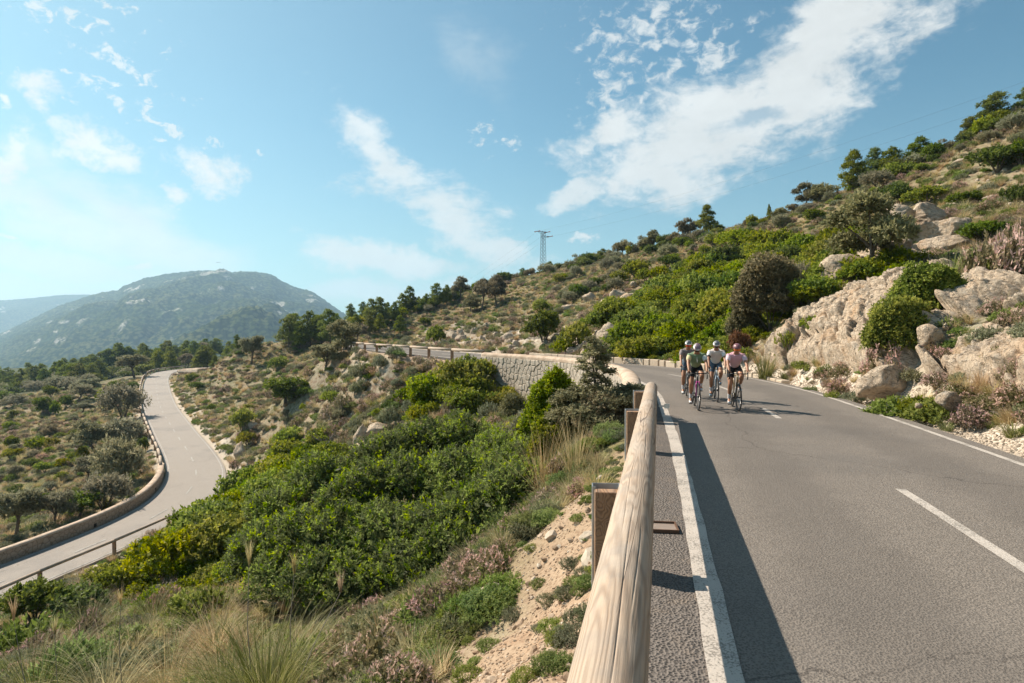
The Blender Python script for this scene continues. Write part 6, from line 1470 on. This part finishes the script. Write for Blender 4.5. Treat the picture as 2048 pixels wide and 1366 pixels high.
# ---------------------------------------------------------------- close ground plants
for i in range(4):
    reg('nearherb', cloudmesh('herb_foliage', leafcloud([(0, 0, .15, 1, 1, .55), (.5, .3, .15, .6, .6, .5)], 620, 9, .095, .032, .16, 700 + i, inner=.1, low=0, up=1.0, floor=0, lump=.45, tip=.5), M_HERB if i != 2 else M_CUSH))
    reg('neartuft', cloudmesh('grass_blades', blades(330, 1.0, .016, .40, 1.0, 720 + i, 5, .22), M_GRASS if i % 2 else M_STRAW))
def nearplants():
    rs = np.random.RandomState(77); n = 9000
    az = np.radians(rs.uniform(-52, 12, n)); r = rs.uniform(3.0, 17, n); x, y = r * np.sin(az), r * np.cos(az)
    dM, _, _ = sdist(MCc, x, y)
    edge = np.interp(y, [4, 6, 9, 12, 14], [5.9, 4.9, 4.15, 3.85, 3.7])        # where the bare earth gives way to herbs
    nzv = fbm(x * .9, y * .9, 0, 3, 81)
    ok = (-dM > edge + .7 * nzv) & avoid(x, y, -.15)
    dens = np.clip(.95 - .05 * r, .3, 1) * np.clip(.75 + .5 * fbm(x * .5, y * .5, 0, 2, 83), .2, 1); ok &= rs.rand(n) < dens
    x, y, dM = x[ok], y[ok], dM[ok]; z = H(x, y); m = len(x); near_ = -dM < 7.5
    kd = np.where(rs.rand(m) < np.where(near_, .80, .42), 0, 1); kd = np.where((x < -2.5) & (rs.rand(m) < .12), 1, kd)
    for k_, key, nm, lab in ((0, 'nearherb', 'verge_herbs', 'low green and grey herbs between the bare earth and the huge bush'), (1, 'neartuft', 'verge_grass', 'long green and straw grasses on the near slope')):
        q = kd == k_
        s_ = rs.uniform(.16, .34, m)[q] * (1.0 if k_ == 0 else 1.55)
        scatter(nm, PROTO[key], np.stack([x[q], y[q], z[q] - .03], 1), s_, rs.rand(q.sum()) * 6.28, rs.randint(0, 4, q.sum()), lab, .2, seed=8)
    # sparse sprigs at the rail foot and on the bare earth
    s_ = rs.uniform(3, 14, 90); o_ = rs.uniform(-3.75, -3.05, 90)
    i = np.interp(s_, MC[:, 1], np.arange(len(MC))); nn = nrm(MC); x = np.interp(i, np.arange(len(MC)), MC[:, 0]) + np.interp(i, np.arange(len(MC)), nn[:, 0]) * o_; y = s_ + np.interp(i, np.arange(len(MC)), nn[:, 1]) * o_
    x2, y2 = rs.uniform(-2, 1.5, 70), rs.uniform(4, 11, 70); x = np.concatenate([x, x2]); y = np.concatenate([y, y2]); dM, _, _ = sdist(MCc, x, y); k = (dM < -3.0); x, y = x[k], y[k]
    scatter('track_sprigs', PROTO['nearherb'], np.stack([x, y, H(x, y) - .02], 1), rs.uniform(.05, .15, len(x)), rs.rand(len(x)) * 6.28, rs.randint(0, 4, len(x)), 'small green sprigs at the foot of the rail and on the bare earth', .1, seed=9)
nearplants()
def tussock(px, py, Z_, hpx, n, label, seed, mat_, W=.010, droop=1.3, spread=.42, name='grass_tussock'):
    X = (px - 1024) / F * Z_; g_ = float(H(np.array([X]), np.array([Z_]))[0]); h = hpx / F * Z_
    t = thing(name, label, 'grass', (X, Z_, g_ - .03))
    V, Fq, T = blades(n, h * 1.25, W, spread, droop, seed, 7, .16)
    link('blades', npmesh('blades', V, Fq, mat_, False, {'tint': T}), t); KEEP_CLEAR.append((X, Z_, .3)); return t
tussock(530, 1366, 6.9, 240, 900, 'largest long bladed tussock arching over in front of the huge bush', 1, M_GRASS)
tussock(450, 1366, 7.6, 190, 420, 'long bladed tussock beside the largest one', 2, M_GRASS)
tussock(330, 1300, 9.6, 130, 260, 'dry blond tussock uphill of the long bladed ones', 3, M_STRAW)
tussock(420, 1240, 11.0, 130, 260, 'tall straw coloured tussock below the huge bush', 4, M_STRAW)
tussock(200, 1360, 8.8, 170, 260, 'loose blond tussock in the bottom corner of the slope', 5, M_STRAW)
tussock(60, 1366, 9.5, 200, 380, 'brown and green tussock nearest the picture corner', 6, M_GRASS)
tussock(300, 1250, 13.5, 80, 300, 'green tussock above the blond ones', 7, M_GRASS)
tussock(170, 1290, 13.0, 90, 300, 'grey green tussock above the loose blond one', 8, M_GRASS)
tussock(1090, 900, 12.3, 130, 150, 'dry reddish grass stalks in front of the upright green shrub', 9, M_STRAW, .008, .35, .4)
tussock(1150, 900, 11.9, 110, 150, 'pale standing dry stalks under the young holm oak', 10, M_STRAW, .008, .3, .3)
tussock(1195, 980, 8.3, 55, 260, 'small blond grass tuft at the edge of the bare earth', 11, M_STRAW, .006, 1.2, .6)
def stalk(px, Z_, top_y, lean, label):
    X = (px - 1024) / F * Z_; g_ = float(H(np.array([X]), np.array([Z_]))[0]); h = CAMZ - (top_y - HOR) / F * Z_ - g_
    t = thing('grass_stalk', label, 'grass stalk', (X, Z_, g_)); e = Vector((lean * h, 0, h))
    MB().tube([(0, 0, 0), e * .5 + Vector((-.02 * h, 0, 0)), e * .82], [.006, .005, .003], 5).build('stem', M_STRAW if False else M_TWIG, t)
    V, Fq, T = blades(46, h * .14, .006, .10, .25, int(px), 3, .01); V = V + np.array(e * .80)
    link('plume', npmesh('plume', V, Fq, M_STRAW, False, {'tint': T}), t)
for k, (px, Z_, ty, ln) in enumerate([(85, 7.6, 1170, -.22), (240, 8.4, 1155, -.02), (125, 8.0, 1215, -.10), (20, 8.0, 1195, -.3), (580, 7.4, 1080, .02), (505, 7.2, 1050, -.03), (555, 6.9, 1120, .45)]):
    stalk(px, Z_, ty, ln, ['tall dark plumed grass stalk leaning at the near end of the lower road', 'thin upright grass stalk in front of the culvert', 'short plumed stalk beside the tall dark one', 'strongly leaning plumed stalk nearest the picture corner', 'tall thin stalk in front of the huge bush', 'thin golden stalk rising from the long bladed tussock', 'long dry stalk lying across the front of the huge bush'][k])
# ---------------------------------------------------------------- the four cyclists
M_TYRE = flat('tyre_rubber', (.018, .018, .018), .7)
M_BLACK = flat('black_parts', (.015, .015, .016), .4, .5)
M_RIM = flat('carbon_rim', (.03, .03, .032), .35, .5)
M_CHAIN = flat('bright_metal', (.4, .4, .4), .3, .5, .8)
M_TAN = material('tanned_skin', lambda t, b, o: (b.inputs.__getitem__('Subsurface Weight').__setattr__('default_value', .08), t.mix(t.noise(objc(t), 9, 3), (.30, .14, .075), (.40, .205, .12)))[1], .5, .4)
def skinned(name, V, E, R, mat_, parent, root=0, sub=2):
    me = bpy.data.meshes.new(name); me.from_pydata(V, E, []); me.update()
    o = bpy.data.objects.new(name, me); COL.objects.link(o)
    o.modifiers.new('skin', 'SKIN')
    sv = me.skin_vertices[0].data
    for i, r in enumerate(R): sv[i].radius = (r, r) if not hasattr(r, '__len__') else r; sv[i].use_root = (i == root)
    o.modifiers[0].use_smooth_shade = True
    s_ = o.modifiers.new('sub', 'SUBSURF'); s_.levels = sub; s_.render_levels = sub
    dg = bpy.context.evaluated_depsgraph_get(); m2 = bpy.data.meshes.new_from_object(o.evaluated_get(dg))
    m2.name = name; m2.materials.clear(); m2.materials.append(mat_)
    m2.polygons.foreach_set('use_smooth', [True] * len(m2.polygons))
    bpy.data.objects.remove(o); 
    return link(name, m2, parent)
def chain(mb, P, R, link_to=None): ...
def torus(R, r, nu=40, nv=8):
    V = []; Fc = []
    for i in range(nu):
        a = 2 * math.pi * i / nu
        for j in range(nv):
            b = 2 * math.pi * j / nv; V.append(((r * math.sin(b)), (R + r * math.cos(b)) * math.cos(a), (R + r * math.cos(b)) * math.sin(a)))
    for i in range(nu):
        for j in range(nv): Fc.append((i * nv + j, ((i + 1) % nu) * nv + j, ((i + 1) % nu) * nv + (j + 1) % nv, i * nv + (j + 1) % nv))
    return V, Fc
_w = {}
def bicycle(label, loc, heading, fm, fm2, crank, steer=0.0):
    """local y is forward"""
    t = thing('road_bicycle', label, 'bicycle', loc, heading)
    RW = .335
    if not _w:
        _w['tyre'] = MB().add(*torus(RW - .0135, .0145)).mesh('tyre', M_TYRE, True)
        V, Fc = torus(RW - .042, .022, 40, 6); V = [(x * .5, y, z) for x, y, z in V]; _w['rim'] = MB().add(V, Fc).mesh('rim', M_RIM, True)
        sp = MB()
        for k in range(20):
            a = 2 * math.pi * k / 20; s_ = 1 if k % 2 else -1; sp.tube([(s_ * .03, .02 * math.cos(a + 1.3), .02 * math.sin(a + 1.3)), (0, (RW - .05) * math.cos(a), (RW - .05) * math.sin(a))], .0022, 3, False)
        _w['spokes'] = sp.mesh('spokes', M_CHAIN); _w['hub'] = MB().tube([(-.05, 0, 0), (.05, 0, 0)], [.018, .018], 8).mesh('hub', M_BLACK)
    hy, hz = .44, .78
    for y in (-.42, .575):
        wh = link('wheel', _w['tyre'], t, loc=(0, y, RW))
        if y > 0: wh.rotation_euler = (0, 0, steer)
        for nm in ('rim', 'hub'): link(nm, _w[nm], wh)
        tag(link('spokes', _w['spokes'], wh), kind='stuff')
    f = MB()
    f.tube([(0, hy - .02, hz), (0, .02, .29)], [.024, .028], 8).tube([(0, hy - .045, hz + .09), (0, -.155, .83)], [.018, .015], 8).tube([(0, -.01, .27), (0, -.19, .90)], [.018, .015], 8).tube([(0, hy, hz - .05), (0, hy - .05, hz + .11)], .022, 8)
    for s_ in (-1, 1): f.tube([(s_ * .02, -.02, .27), (s_ * .055, -.42, RW)], .011, 6).tube([(0, -.15, .80), (s_ * .055, -.42, RW)], .008, 6)
    f.build('frame', fm, t, smooth=True)
    fk = MB()
    for s_ in (-1, 1): fk.tube([(s_ * .02, hy + .01, hz - .06), (s_ * .045, .50, .62), (s_ * .048, .575, RW)], [.018, .014, .009], 6)
    fk.build('fork', fm2, t, smooth=True)
    hb_ = MB(); hb_.tube([(0, hy - .05, hz + .12), (0, hy + .04, hz + .135)], .016, 6); hb_.tube([(-.20, hy + .05, hz + .135), (.20, hy + .05, hz + .135)], .0135, 8)
    for s_ in (-1, 1): hb_.tube([(s_ * .20, hy + .05, hz + .135), (s_ * .212, hy + .10, hz + .13), (s_ * .215, hy + .13, hz + .09), (s_ * .215, hy + .10, hz + .02), (s_ * .22, hy + .02, hz)], .0135, 8)
    h_ = hb_.build('handlebar', M_BLACK, t, smooth=True)
    for s_ in (-1, 1): MB().tube([(s_ * .212, hy + .09, hz + .14), (s_ * .212, hy + .15, hz + .155), (s_ * .212, hy + .18, hz + .19)], [.016, .017, .012], 6).tube([(s_ * .212, hy + .175, hz + .15), (s_ * .21, hy + .175, hz + .03)], [.009, .006], 5).build('brake_lever', M_BLACK, h_, smooth=True)
    MB().tube([(0, -.33, .955), (0, -.24, .965), (0, -.12, .955), (0, -.06, .95)], [.055, .06, .022, .018], 8, True, .35).tube([(0, -.19, .89), (0, -.2, .95)], .014, 6).build('saddle', M_BLACK, t, smooth=True)
    cr = MB(); ca, sa = math.cos(crank), math.sin(crank)
    cr.tube([(.07, 0, .27), (.085, .17 * ca, .27 + .17 * sa)], [.014, .010], 6); cr.tube([(-.07, 0, .27), (-.085, -.17 * ca, .27 - .17 * sa)], [.014, .010], 6); cr.tube([(.055, 0, .27), (.062, 0, .27)], [.095, .095], 20); cr.tube([(-.07, 0, .27), (.07, 0, .27)], .02, 8)
    c_ = cr.build('crankset', M_BLACK, t)
    for s_ in (1, -1): MB().box((s_ * .125, s_ * .17 * ca, .27 + s_ * .17 * sa), (.07, .08, .018)).build('pedal', M_BLACK, c_)
    MB().tube([(0, .14, .42), (0, .24, .57)], [.034, .034], 8).tube([(0, .24, .57), (0, .265, .605)], [.03, .014], 8).build('water_bottle', flat('bottle_plastic', (.5, .5, .5), .4), t)
    MB().tube([(.058, 0, .365), (.055, -.42, .37)], .006, 4).tube([(.058, 0, .175), (.055, -.40, .25), (.055, -.42, .30)], .006, 4).tube([(.05, -.42, RW), (.06, -.42, RW)], [.05, .03], 10).build('chain', M_CHAIN, t)
    return t
def ik(h, a, l1, l2, fwd):
    h, a = Vector(h), Vector(a); d = a - h; L = min(d.length, (l1 + l2) * .995); u = d.normalized()
    x = (l1 * l1 - l2 * l2 + L * L) / (2 * L); y = math.sqrt(max(0, l1 * l1 - x * x)); f = (Vector(fwd) - u * Vector(fwd).dot(u)).normalized()
    return h + u * x + f * y
def rider(label, loc, heading, crank, jersey, sleeveL, sleeveR, shorts, skin, helm, helm2, lens, shoe, look=0.0, nod=.18, hair=(.05, .03, .02), lift=0.0, extra=None):
    t = thing('person', label, 'cyclist', loc, heading)
    pv = Vector((0, -.20, 1.03)); ch = Vector((0, .11, 1.31 + lift)); nk = Vector((0, .19, 1.415 + lift)); hd = Vector((0, .27, 1.50 + lift))
    V = [pv, Vector((0, -.07, 1.17)), ch, nk, hd, hd + Vector((0, .005, .075))]; R = [.10, .09, .095, .052, .078, .070]; E = [(0, 1), (1, 2), (2, 3), (3, 4), (4, 5)]
    JV, JE, JR = [pv + Vector((0, .02, .02)), Vector((0, -.07, 1.18)), ch, nk - Vector((0, .015, .03)), nk - Vector((0, -.01, .005))], [(0, 1), (1, 2), (2, 3), (3, 4)], [.135, .132, .150, .118, .062]
    ca, sa = math.cos(crank), math.sin(crank); hands = {}
    slv = {}; legs = {}
    for s_ in (-1, 1):
        sh = Vector((s_ * .185, .14, 1.345 + lift)); hn = Vector((s_ * .215, .575, .965)); el = ik(sh, hn, .29, .27, (s_ * .9, -.3, -.4))
        n = len(V); V += [sh, sh.lerp(el, .5), el, el.lerp(hn, .55), hn + Vector((0, -.03, .01))]; R += [.058, .049, .038, .034, .026]; E += [(2, n), (n, n + 1), (n + 1, n + 2), (n + 2, n + 3), (n + 3, n + 4)]
        m = len(JV); JV += [sh, sh.lerp(el, .35), sh.lerp(el, .66)]; JR += [.070, .062, .056]; JE += [(2, m), (m, m + 1), (m + 1, m + 2)]
        slv[s_] = (sh, el); hands[s_] = (el, hn)
        hip = Vector((s_ * .095, -.16, 1.0)); ped = Vector((s_ * .13, s_ * .17 * ca, .27 + s_ * .17 * sa)); up = (ped.z - .1) / .34
        ank = ped + Vector((-s_ * .01, -.115 + .02 * up, .115 + .02 * (1 - up))); kn = ik(hip, ank, .445, .44, (s_ * .06, 1, .25))
        n = len(V); V += [hip, hip.lerp(kn, .45), kn, kn.lerp(ank, .3), kn.lerp(ank, .75), ank, ped + Vector((0, .04, .04))]; R += [.095, .082, .056, .058, .038, .034, .035]
        E += [(0, n)] + [(n + q, n + q + 1) for q in range(6)]
        legs[s_] = (hip, kn, ank, ped)
    skinned('body', V, E, R, skin, t)
    skinned('jersey', JV, JE, JR, jersey, t)
    for s_, m in ((-1, sleeveL), (1, sleeveR)):
        if m is None: continue
        sh, el = slv[s_]; skinned('sleeve', [sh + Vector((-s_ * .01, 0, .0)), sh.lerp(el, .35), sh.lerp(el, .70)], [(0, 1), (1, 2)], [.076, .068, .060], m, t)
    SV, SE, SR = [pv + Vector((0, 0, 0)), pv + Vector((0, .08, .09))], [(0, 1)], [.140, .130]
    for s_ in (-1, 1):
        hip, kn, ank, ped = legs[s_]; n = len(SV); SV += [hip, hip.lerp(kn, .4), hip.lerp(kn, .74)]; SR += [.106, .093, .077]; SE += [(0, n), (n, n + 1), (n + 1, n + 2)]
    skinned('shorts', SV, SE, SR, shorts, t)
    for s_ in (-1, 1):
        hip, kn, ank, ped = legs[s_]
        skinned('sock', [kn.lerp(ank, .62), kn.lerp(ank, .85), ank + Vector((0, 0, -.02))], [(0, 1), (1, 2)], [.047, .042, .040], M_SOCK, t)
        skinned('shoe', [ank + Vector((0, -.035, -.045)), ank + Vector((0, .03, -.055)), ped + Vector((0, .02, .045)), ped + Vector((0, .095, .038))], [(0, 1), (1, 2), (2, 3)], [(.036, .040), (.042, .040), (.046, .032), (.034, .022)], shoe, t)
        # hand closed round the brake hood: palm, four fingers and a thumb
        el, hn = hands[s_]; hv, he, hr = [hn + Vector((0, -.05, .015)), hn + Vector((0, .0, .012))], [(0, 1)], [.026, (.036, .020)]
        h_ = skinned('hand', hv, he, hr, skin, t, sub=1)
        fg = MB()
        for q in range(4):
            y0 = .012 + .014 * q - .01; x0 = s_ * (.030 - .004 * q); p0 = hn + Vector((x0 * .4, y0, .018)); L = (.9, 1.0, .95, .78)[q]
            fg.tube([p0, p0 + Vector((s_ * .030 * L, .012, -.004)), p0 + Vector((s_ * .038 * L, .014, -.032 * L)), p0 + Vector((s_ * .018, .012, -.048 * L))], [.0095, .009, .0085, .007], 6)
        fg.tube([hn + Vector((-s_ * .015, -.01, .008)), hn + Vector((-s_ * .034, .018, .0)), hn + Vector((-s_ * .030, .038, -.018))], [.011, .010, .008], 6)
        fg.build('fingers', skin, h_, smooth=True)
    # head details
    H0 = thing_part('head_detail', t, hd, (-nod, 0, look))
    V, Fq = ICO[3]; W_ = V * np.array([.074, .092, .108]) + np.array([0, .012, .02]); W_[:, 1] = np.where(W_[:, 2] < -.03, W_[:, 1] * .93, W_[:, 1]); H0.data = npmesh('face', W_, Fq, skin, True)
    MB().add([(0, .128, -.005), (-.012, .10, -.018), (.012, .10, -.018), (0, .10, .03)], [(0, 1, 3), (0, 3, 2), (0, 2, 1)]).build('nose', skin, H0, smooth=True)
    MB().box((0, .093, -.048), (.036, .012, .007)).build('mouth', flat('lips', (.24, .09, .07), .5), H0)
    for s_ in (-1, 1): MB().tube([(s_ * .074, .0, -.005), (s_ * .082, -.005, .03)], [.012, .014], 6).build('ear', skin, H0, smooth=True)
    V = np.array([(x, y, z) for x, y, z in ICO[3][0]]) * np.array([.078, .095, .10]) + np.array([0, -.004, .012]); k = (V[:, 1] < .01); W2 = V.copy(); W2[:, 1] = np.minimum(W2[:, 1], .02); link('hair', npmesh('hair', W2, ICO[3][1], flat('hair_%d' % (hash_(loc[0], loc[1]) % 99), hair, .8), True), H0)
    lm = material('lens', lambda tt, b, o: (b.inputs['Metallic'].__setattr__('default_value', .3), t_lens(tt, lens))[1], .15, .6)
    V = []; n = 12
    for i in range(n):
        a = -1.15 + 2.3 * i / (n - 1)
        for z in (.008, .042): V.append((.088 * math.sin(a), .018 + .098 * math.cos(a), z - .006 * abs(math.sin(a)) + .0))
    MB().add(V, [(2 * i, 2 * i + 2, 2 * i + 3, 2 * i + 1) for i in range(n - 1)]).build('sunglasses', lm, H0)
    V, Fq = ICO[4]; V = V.copy(); d = V.copy(); V = d * np.array([.100, .135, .105]); ex = 1 + .0 * V[:, 0]
    V[:, 2] = np.maximum(V[:, 2], -.012 + .02 * np.cos(d[:, 1])) ; V[:, 1] = np.where(d[:, 1] < -.5, V[:, 1] * (1 + .12 * (-d[:, 1] - .5)), V[:, 1]); V = V + np.array([0, .0, .062])
    hm = link('helmet', npmesh('helmet', V, Fq, helm, True), H0)
    if helm2 is not None:
        rb_ = MB()
        for q in (-.062, -.036, -.012, .012, .036, .062):
            pts = []
            for a in np.linspace(.25, 2.4, 9):
                y = .137 * math.cos(a); z = .107 * math.sin(a) * math.sqrt(max(0, 1 - (q / .1) ** 2)); pts.append((q * (1.0 if a > .6 else .9), y, z + .062))
            rb_.tube(pts, [.003] + [.0085] * 7 + [.003], 5)
        rb_.build('vents', helm2, hm)
    if extra: extra(t, slv)
    return t
def t_lens(tt, c): return tt.mix(tt.sm(tt.noise(objc(tt), 14, 1), .4, .6), tuple(x * .8 for x in c), tuple(min(1, x * 1.2) for x in c))
def thing_part(name, parent, loc, rot): o = link('head', bpy.data.meshes.new('head'), parent, loc=loc, rot=rot); return o
def cloth(name, c, c2=None, lo=.2, hi=.6):
    def fn(t, b, o):
        z = t.n('ShaderNodeSeparateXYZ', ins={0: objc(t)}).outputs[2]; n = t.noise(objc(t), 12, 4)
        bump(t, b, n, .5, .02)
        base = t.mix(n, tuple(x * .9 for x in c), tuple(min(1, x * 1.1) for x in c))
        return base if c2 is None else t.mix(t.sm(z, lo, hi), c2, base)
    return material(name, fn, .75, .2)
M_SOCK = cloth('white_sock', (.78, .78, .80)); SHW = flat('white_shoe', (.72, .72, .72), .4); SHB = flat('blue_white_shoe', (.30, .42, .50), .4)
WHITE = flat('helmet_white', (.74, .74, .75), .35, .5, var=.02); DKV = flat('helmet_vent_black', (.025, .025, .03), .5); MAROON = flat('helmet_vent_maroon', (.12, .03, .05), .5); MAUVE = flat('helmet_mauve', (.20, .085, .10), .4, .5)
def lenscol(c): return c
def place(z_, px, hdg, crank, bl, pl_, fm, fm2, steer, **kw):
    X = (px - 1024) / F * z_
    # front wheel contact at local y=.575
    h = math.pi + hdg; dx, dy = -math.sin(h) * .575, math.cos(h) * .575
    loc = (X - dx, z_ - dy, .002)
    bicycle(bl, loc, h, fm, fm2, crank, steer); rider(pl_, loc, h, crank, **kw)
def green_extra(t, slv): pass
def band(t, slv):
    sh, el = slv[1]; a = sh.lerp(el, .60); b = sh.lerp(el, .68); MB().tube([a, b], [.066, .064], 12).build('arm_band', M_BLACK, t, smooth=True)
def placket(t, slv):
    MB().box((0, .255, 1.27), (.006, .01, .2), (.6, 0, 0)).build('zip', flat('zip_white', (.7, .7, .68), .5), t)
HD = -.19
place(15.5, 1397, HD, -1.75, 'black road bicycle with a magenta and white fork ridden by the green jerseyed cyclist', 'cyclist in green jersey with cream sleeve, in front at the wall side',
      flat('black_frame', (.03, .03, .035), .3, .5), flat('magenta_fork', (.42, .05, .25), .3, .5), .05, jersey=cloth('green_jersey', (.17, .245, .145), (.32, .36, .20), 1.08, 1.22), sleeveL=cloth('white_sleeve', (.66, .68, .62)), sleeveR=cloth('cream_sleeve', (.62, .55, .32)),
      shorts=cloth('black_shorts', (.018, .018, .02)), skin=M_TAN, helm=WHITE, helm2=MAROON, lens=(.03, .03, .03), shoe=SHW, nod=.55, extra=placket)
place(18.0, 1379, HD, -1.6, 'dark road bicycle ridden by the grey jerseyed cyclist at the back', 'cyclist in dark grey jersey and red lensed glasses, half hidden at the back',
      flat('dark_frame', (.04, .045, .05), .3, .5), flat('dark_fork', (.05, .05, .055), .3, .5), 0, jersey=cloth('grey_jersey', (.20, .175, .175)), sleeveL=None, sleeveR=cloth('grey_sleeve', (.24, .21, .21)),
      shorts=cloth('slate_shorts', (.085, .125, .165)), skin=M_TAN, helm=WHITE, helm2=DKV, lens=(.65, .06, .02), shoe=SHW, nod=.2, lift=.03)
place(17.3, 1435, HD - .05, -1.45, 'pale blue road bicycle ridden by the white jerseyed cyclist', 'cyclist in white jersey with black arm band and slate blue shorts',
      flat('pale_blue_frame', (.16, .22, .28), .3, .5), flat('pale_blue_fork', (.30, .38, .45), .3, .5), .04, jersey=cloth('white_jersey', (.66, .60, .56), (.74, .70, .68), 1.0, 1.3), sleeveL=cloth('white_sleeve', (.72, .70, .68)), sleeveR=cloth('white_sleeve', (.72, .70, .68)),
      shorts=cloth('slate_shorts', (.085, .125, .165)), skin=M_TAN, helm=WHITE, helm2=DKV, lens=(.03, .03, .03), shoe=SHB, nod=.3, lift=.03, extra=band)
place(15.35, 1478, HD, -1.75, 'brown and gold road bicycle ridden by the pink jerseyed cyclist', 'cyclist in pink jersey and mauve helmet with orange mirrored glasses',
      flat('gold_frame', (.17, .12, .05), .3, .5), flat('brown_fork', (.12, .08, .04), .3, .5), .05, jersey=cloth('pink_jersey', (.62, .36, .42), (.66, .46, .50), 1.0, 1.3), sleeveL=cloth('pale_pink_sleeve', (.70, .54, .60)), sleeveR=cloth('pale_pink_sleeve', (.70, .54, .60)),
      shorts=cloth('black_shorts', (.018, .018, .02)), skin=M_TAN, helm=MAUVE, helm2=None, lens=(.75, .16, .02), shoe=SHW, nod=.25)
carpet()
# ---------------------------------------------------------------- telling look-alikes apart: each named by what it stands nearest to
def label_groups():
    LM = [('the pylon foot', 1086, 552), ('the leaning holm oak', 1735, 560), ('the split boulder', 1240, 680), ('the wide leaning olive', 150, 870), ('the culvert', 240, 1130), ('the hairpin of the lower road', 340, 750),
          ('the hairpin holm oak', 263, 740), ('the utility pole', 355, 715), ('the big silver shrub', 235, 940), ('the bushy carob', 160, 1010), ('the dense dark shrub tree', 570, 770), ('the round silver olive', 653, 720),
          ('the leaning grey olive', 505, 700), ('the tree stump', 590, 868), ('the tall grey white rock', 722, 872), ('the start of the far guardrail', 712, 686), ('the middle of the far guardrail', 846, 700), ('the far end of the stone wall', 990, 712),
          ('the big round dark bush', 1088, 670), ('the twin stemmed holm oak', 968, 590), ('the crag below the hill top', 1840, 460), ('the thin bare trunked pine', 1704, 370), ('the highest pines', 1982, 260), ('the squarish lone boulder', 1326, 626),
          ('the large dark oak bush', 1540, 600), ('the cyclists', 1435, 690), ('the heather boulders', 1262, 592), ('the hilltop pine clump', 620, 670), ('the tall grey olive', 32, 1040), ('the pine belt edge', 10, 800), ('the tall skyline pine', 1414, 450),
          ('the twin dark skyline oaks', 1625, 400), ('the pale hill boulder', 1136, 616), ('the two overhanging skyline carobs', 1330, 490), ('the near end of the lower road', 60, 1150), ('the tall green carob', 85, 805), ('the low spreading olive', 167, 815)]
    WORD = {'mastic_foliage': 'bright green', 'spurge_foliage': 'yellow green', 'dark_foliage': 'dark green', 'grey_foliage': 'silver grey', 'cushion_foliage': 'grey cushion', 'heather_foliage': 'pinkish', 'herb_foliage': 'soft green'}
    GR = {'pines in the belt beyond the olive grove': 'pine of the belt', 'scrub below the pine belt': 'scrub under the pines', 'scrub along the hill crest': 'crest scrub bush', 'bushes of the upper hillside': 'hillside bush',
          'bushes of the slope between the roads': 'slope bush', 'bushes of the olive grove': 'grove bush', 'mastic bushes of the green carpet': 'carpet bush', 'rocks of the road cutting': 'cutting rock'}
    buckets = {}
    for o in S.objects:
        if o.parent is None and o.get('group') in GR:
            p = o.location; x, y = pix(p.x, p.y, p.z); ch = [c for c in S.objects if False]
            buckets.setdefault(None, []).append((o, x, y))
    kids = {}
    for c in S.objects:
        if c.parent is not None and c.name.startswith('foliage'): kids[c.parent.name] = c.data.name.split('.')[0]
    fin = {}
    for o, x, y in buckets.get(None, []):
        nm, lx, ly = min(LM, key=lambda q: (q[1] - x) ** 2 + (q[2] - y) ** 2)
        dx, dy = x - lx, y - ly
        rel = ('above' if dy < 0 else 'below') if abs(dy) > abs(dx) else ('left of' if dx < 0 else 'right of')
        col_ = WORD.get(kids.get(o.name, ''), ''); fin.setdefault((col_, GR[o['group']], rel, nm), []).append((dx * dx + dy * dy, o))
    for (c_, g, rel, nm), lst in fin.items():
        lst.sort(key=lambda q: q[0])
        for k, (d, o) in enumerate(lst):
            o['label'] = ' '.join(('%s %s %s %s %s' % ('' if len(lst) == 1 else ('nearest' if k == 0 else (nth[k] + ' nearest' if k < len(nth) else 'far')), c_, g, rel, nm)).split())
label_groups()
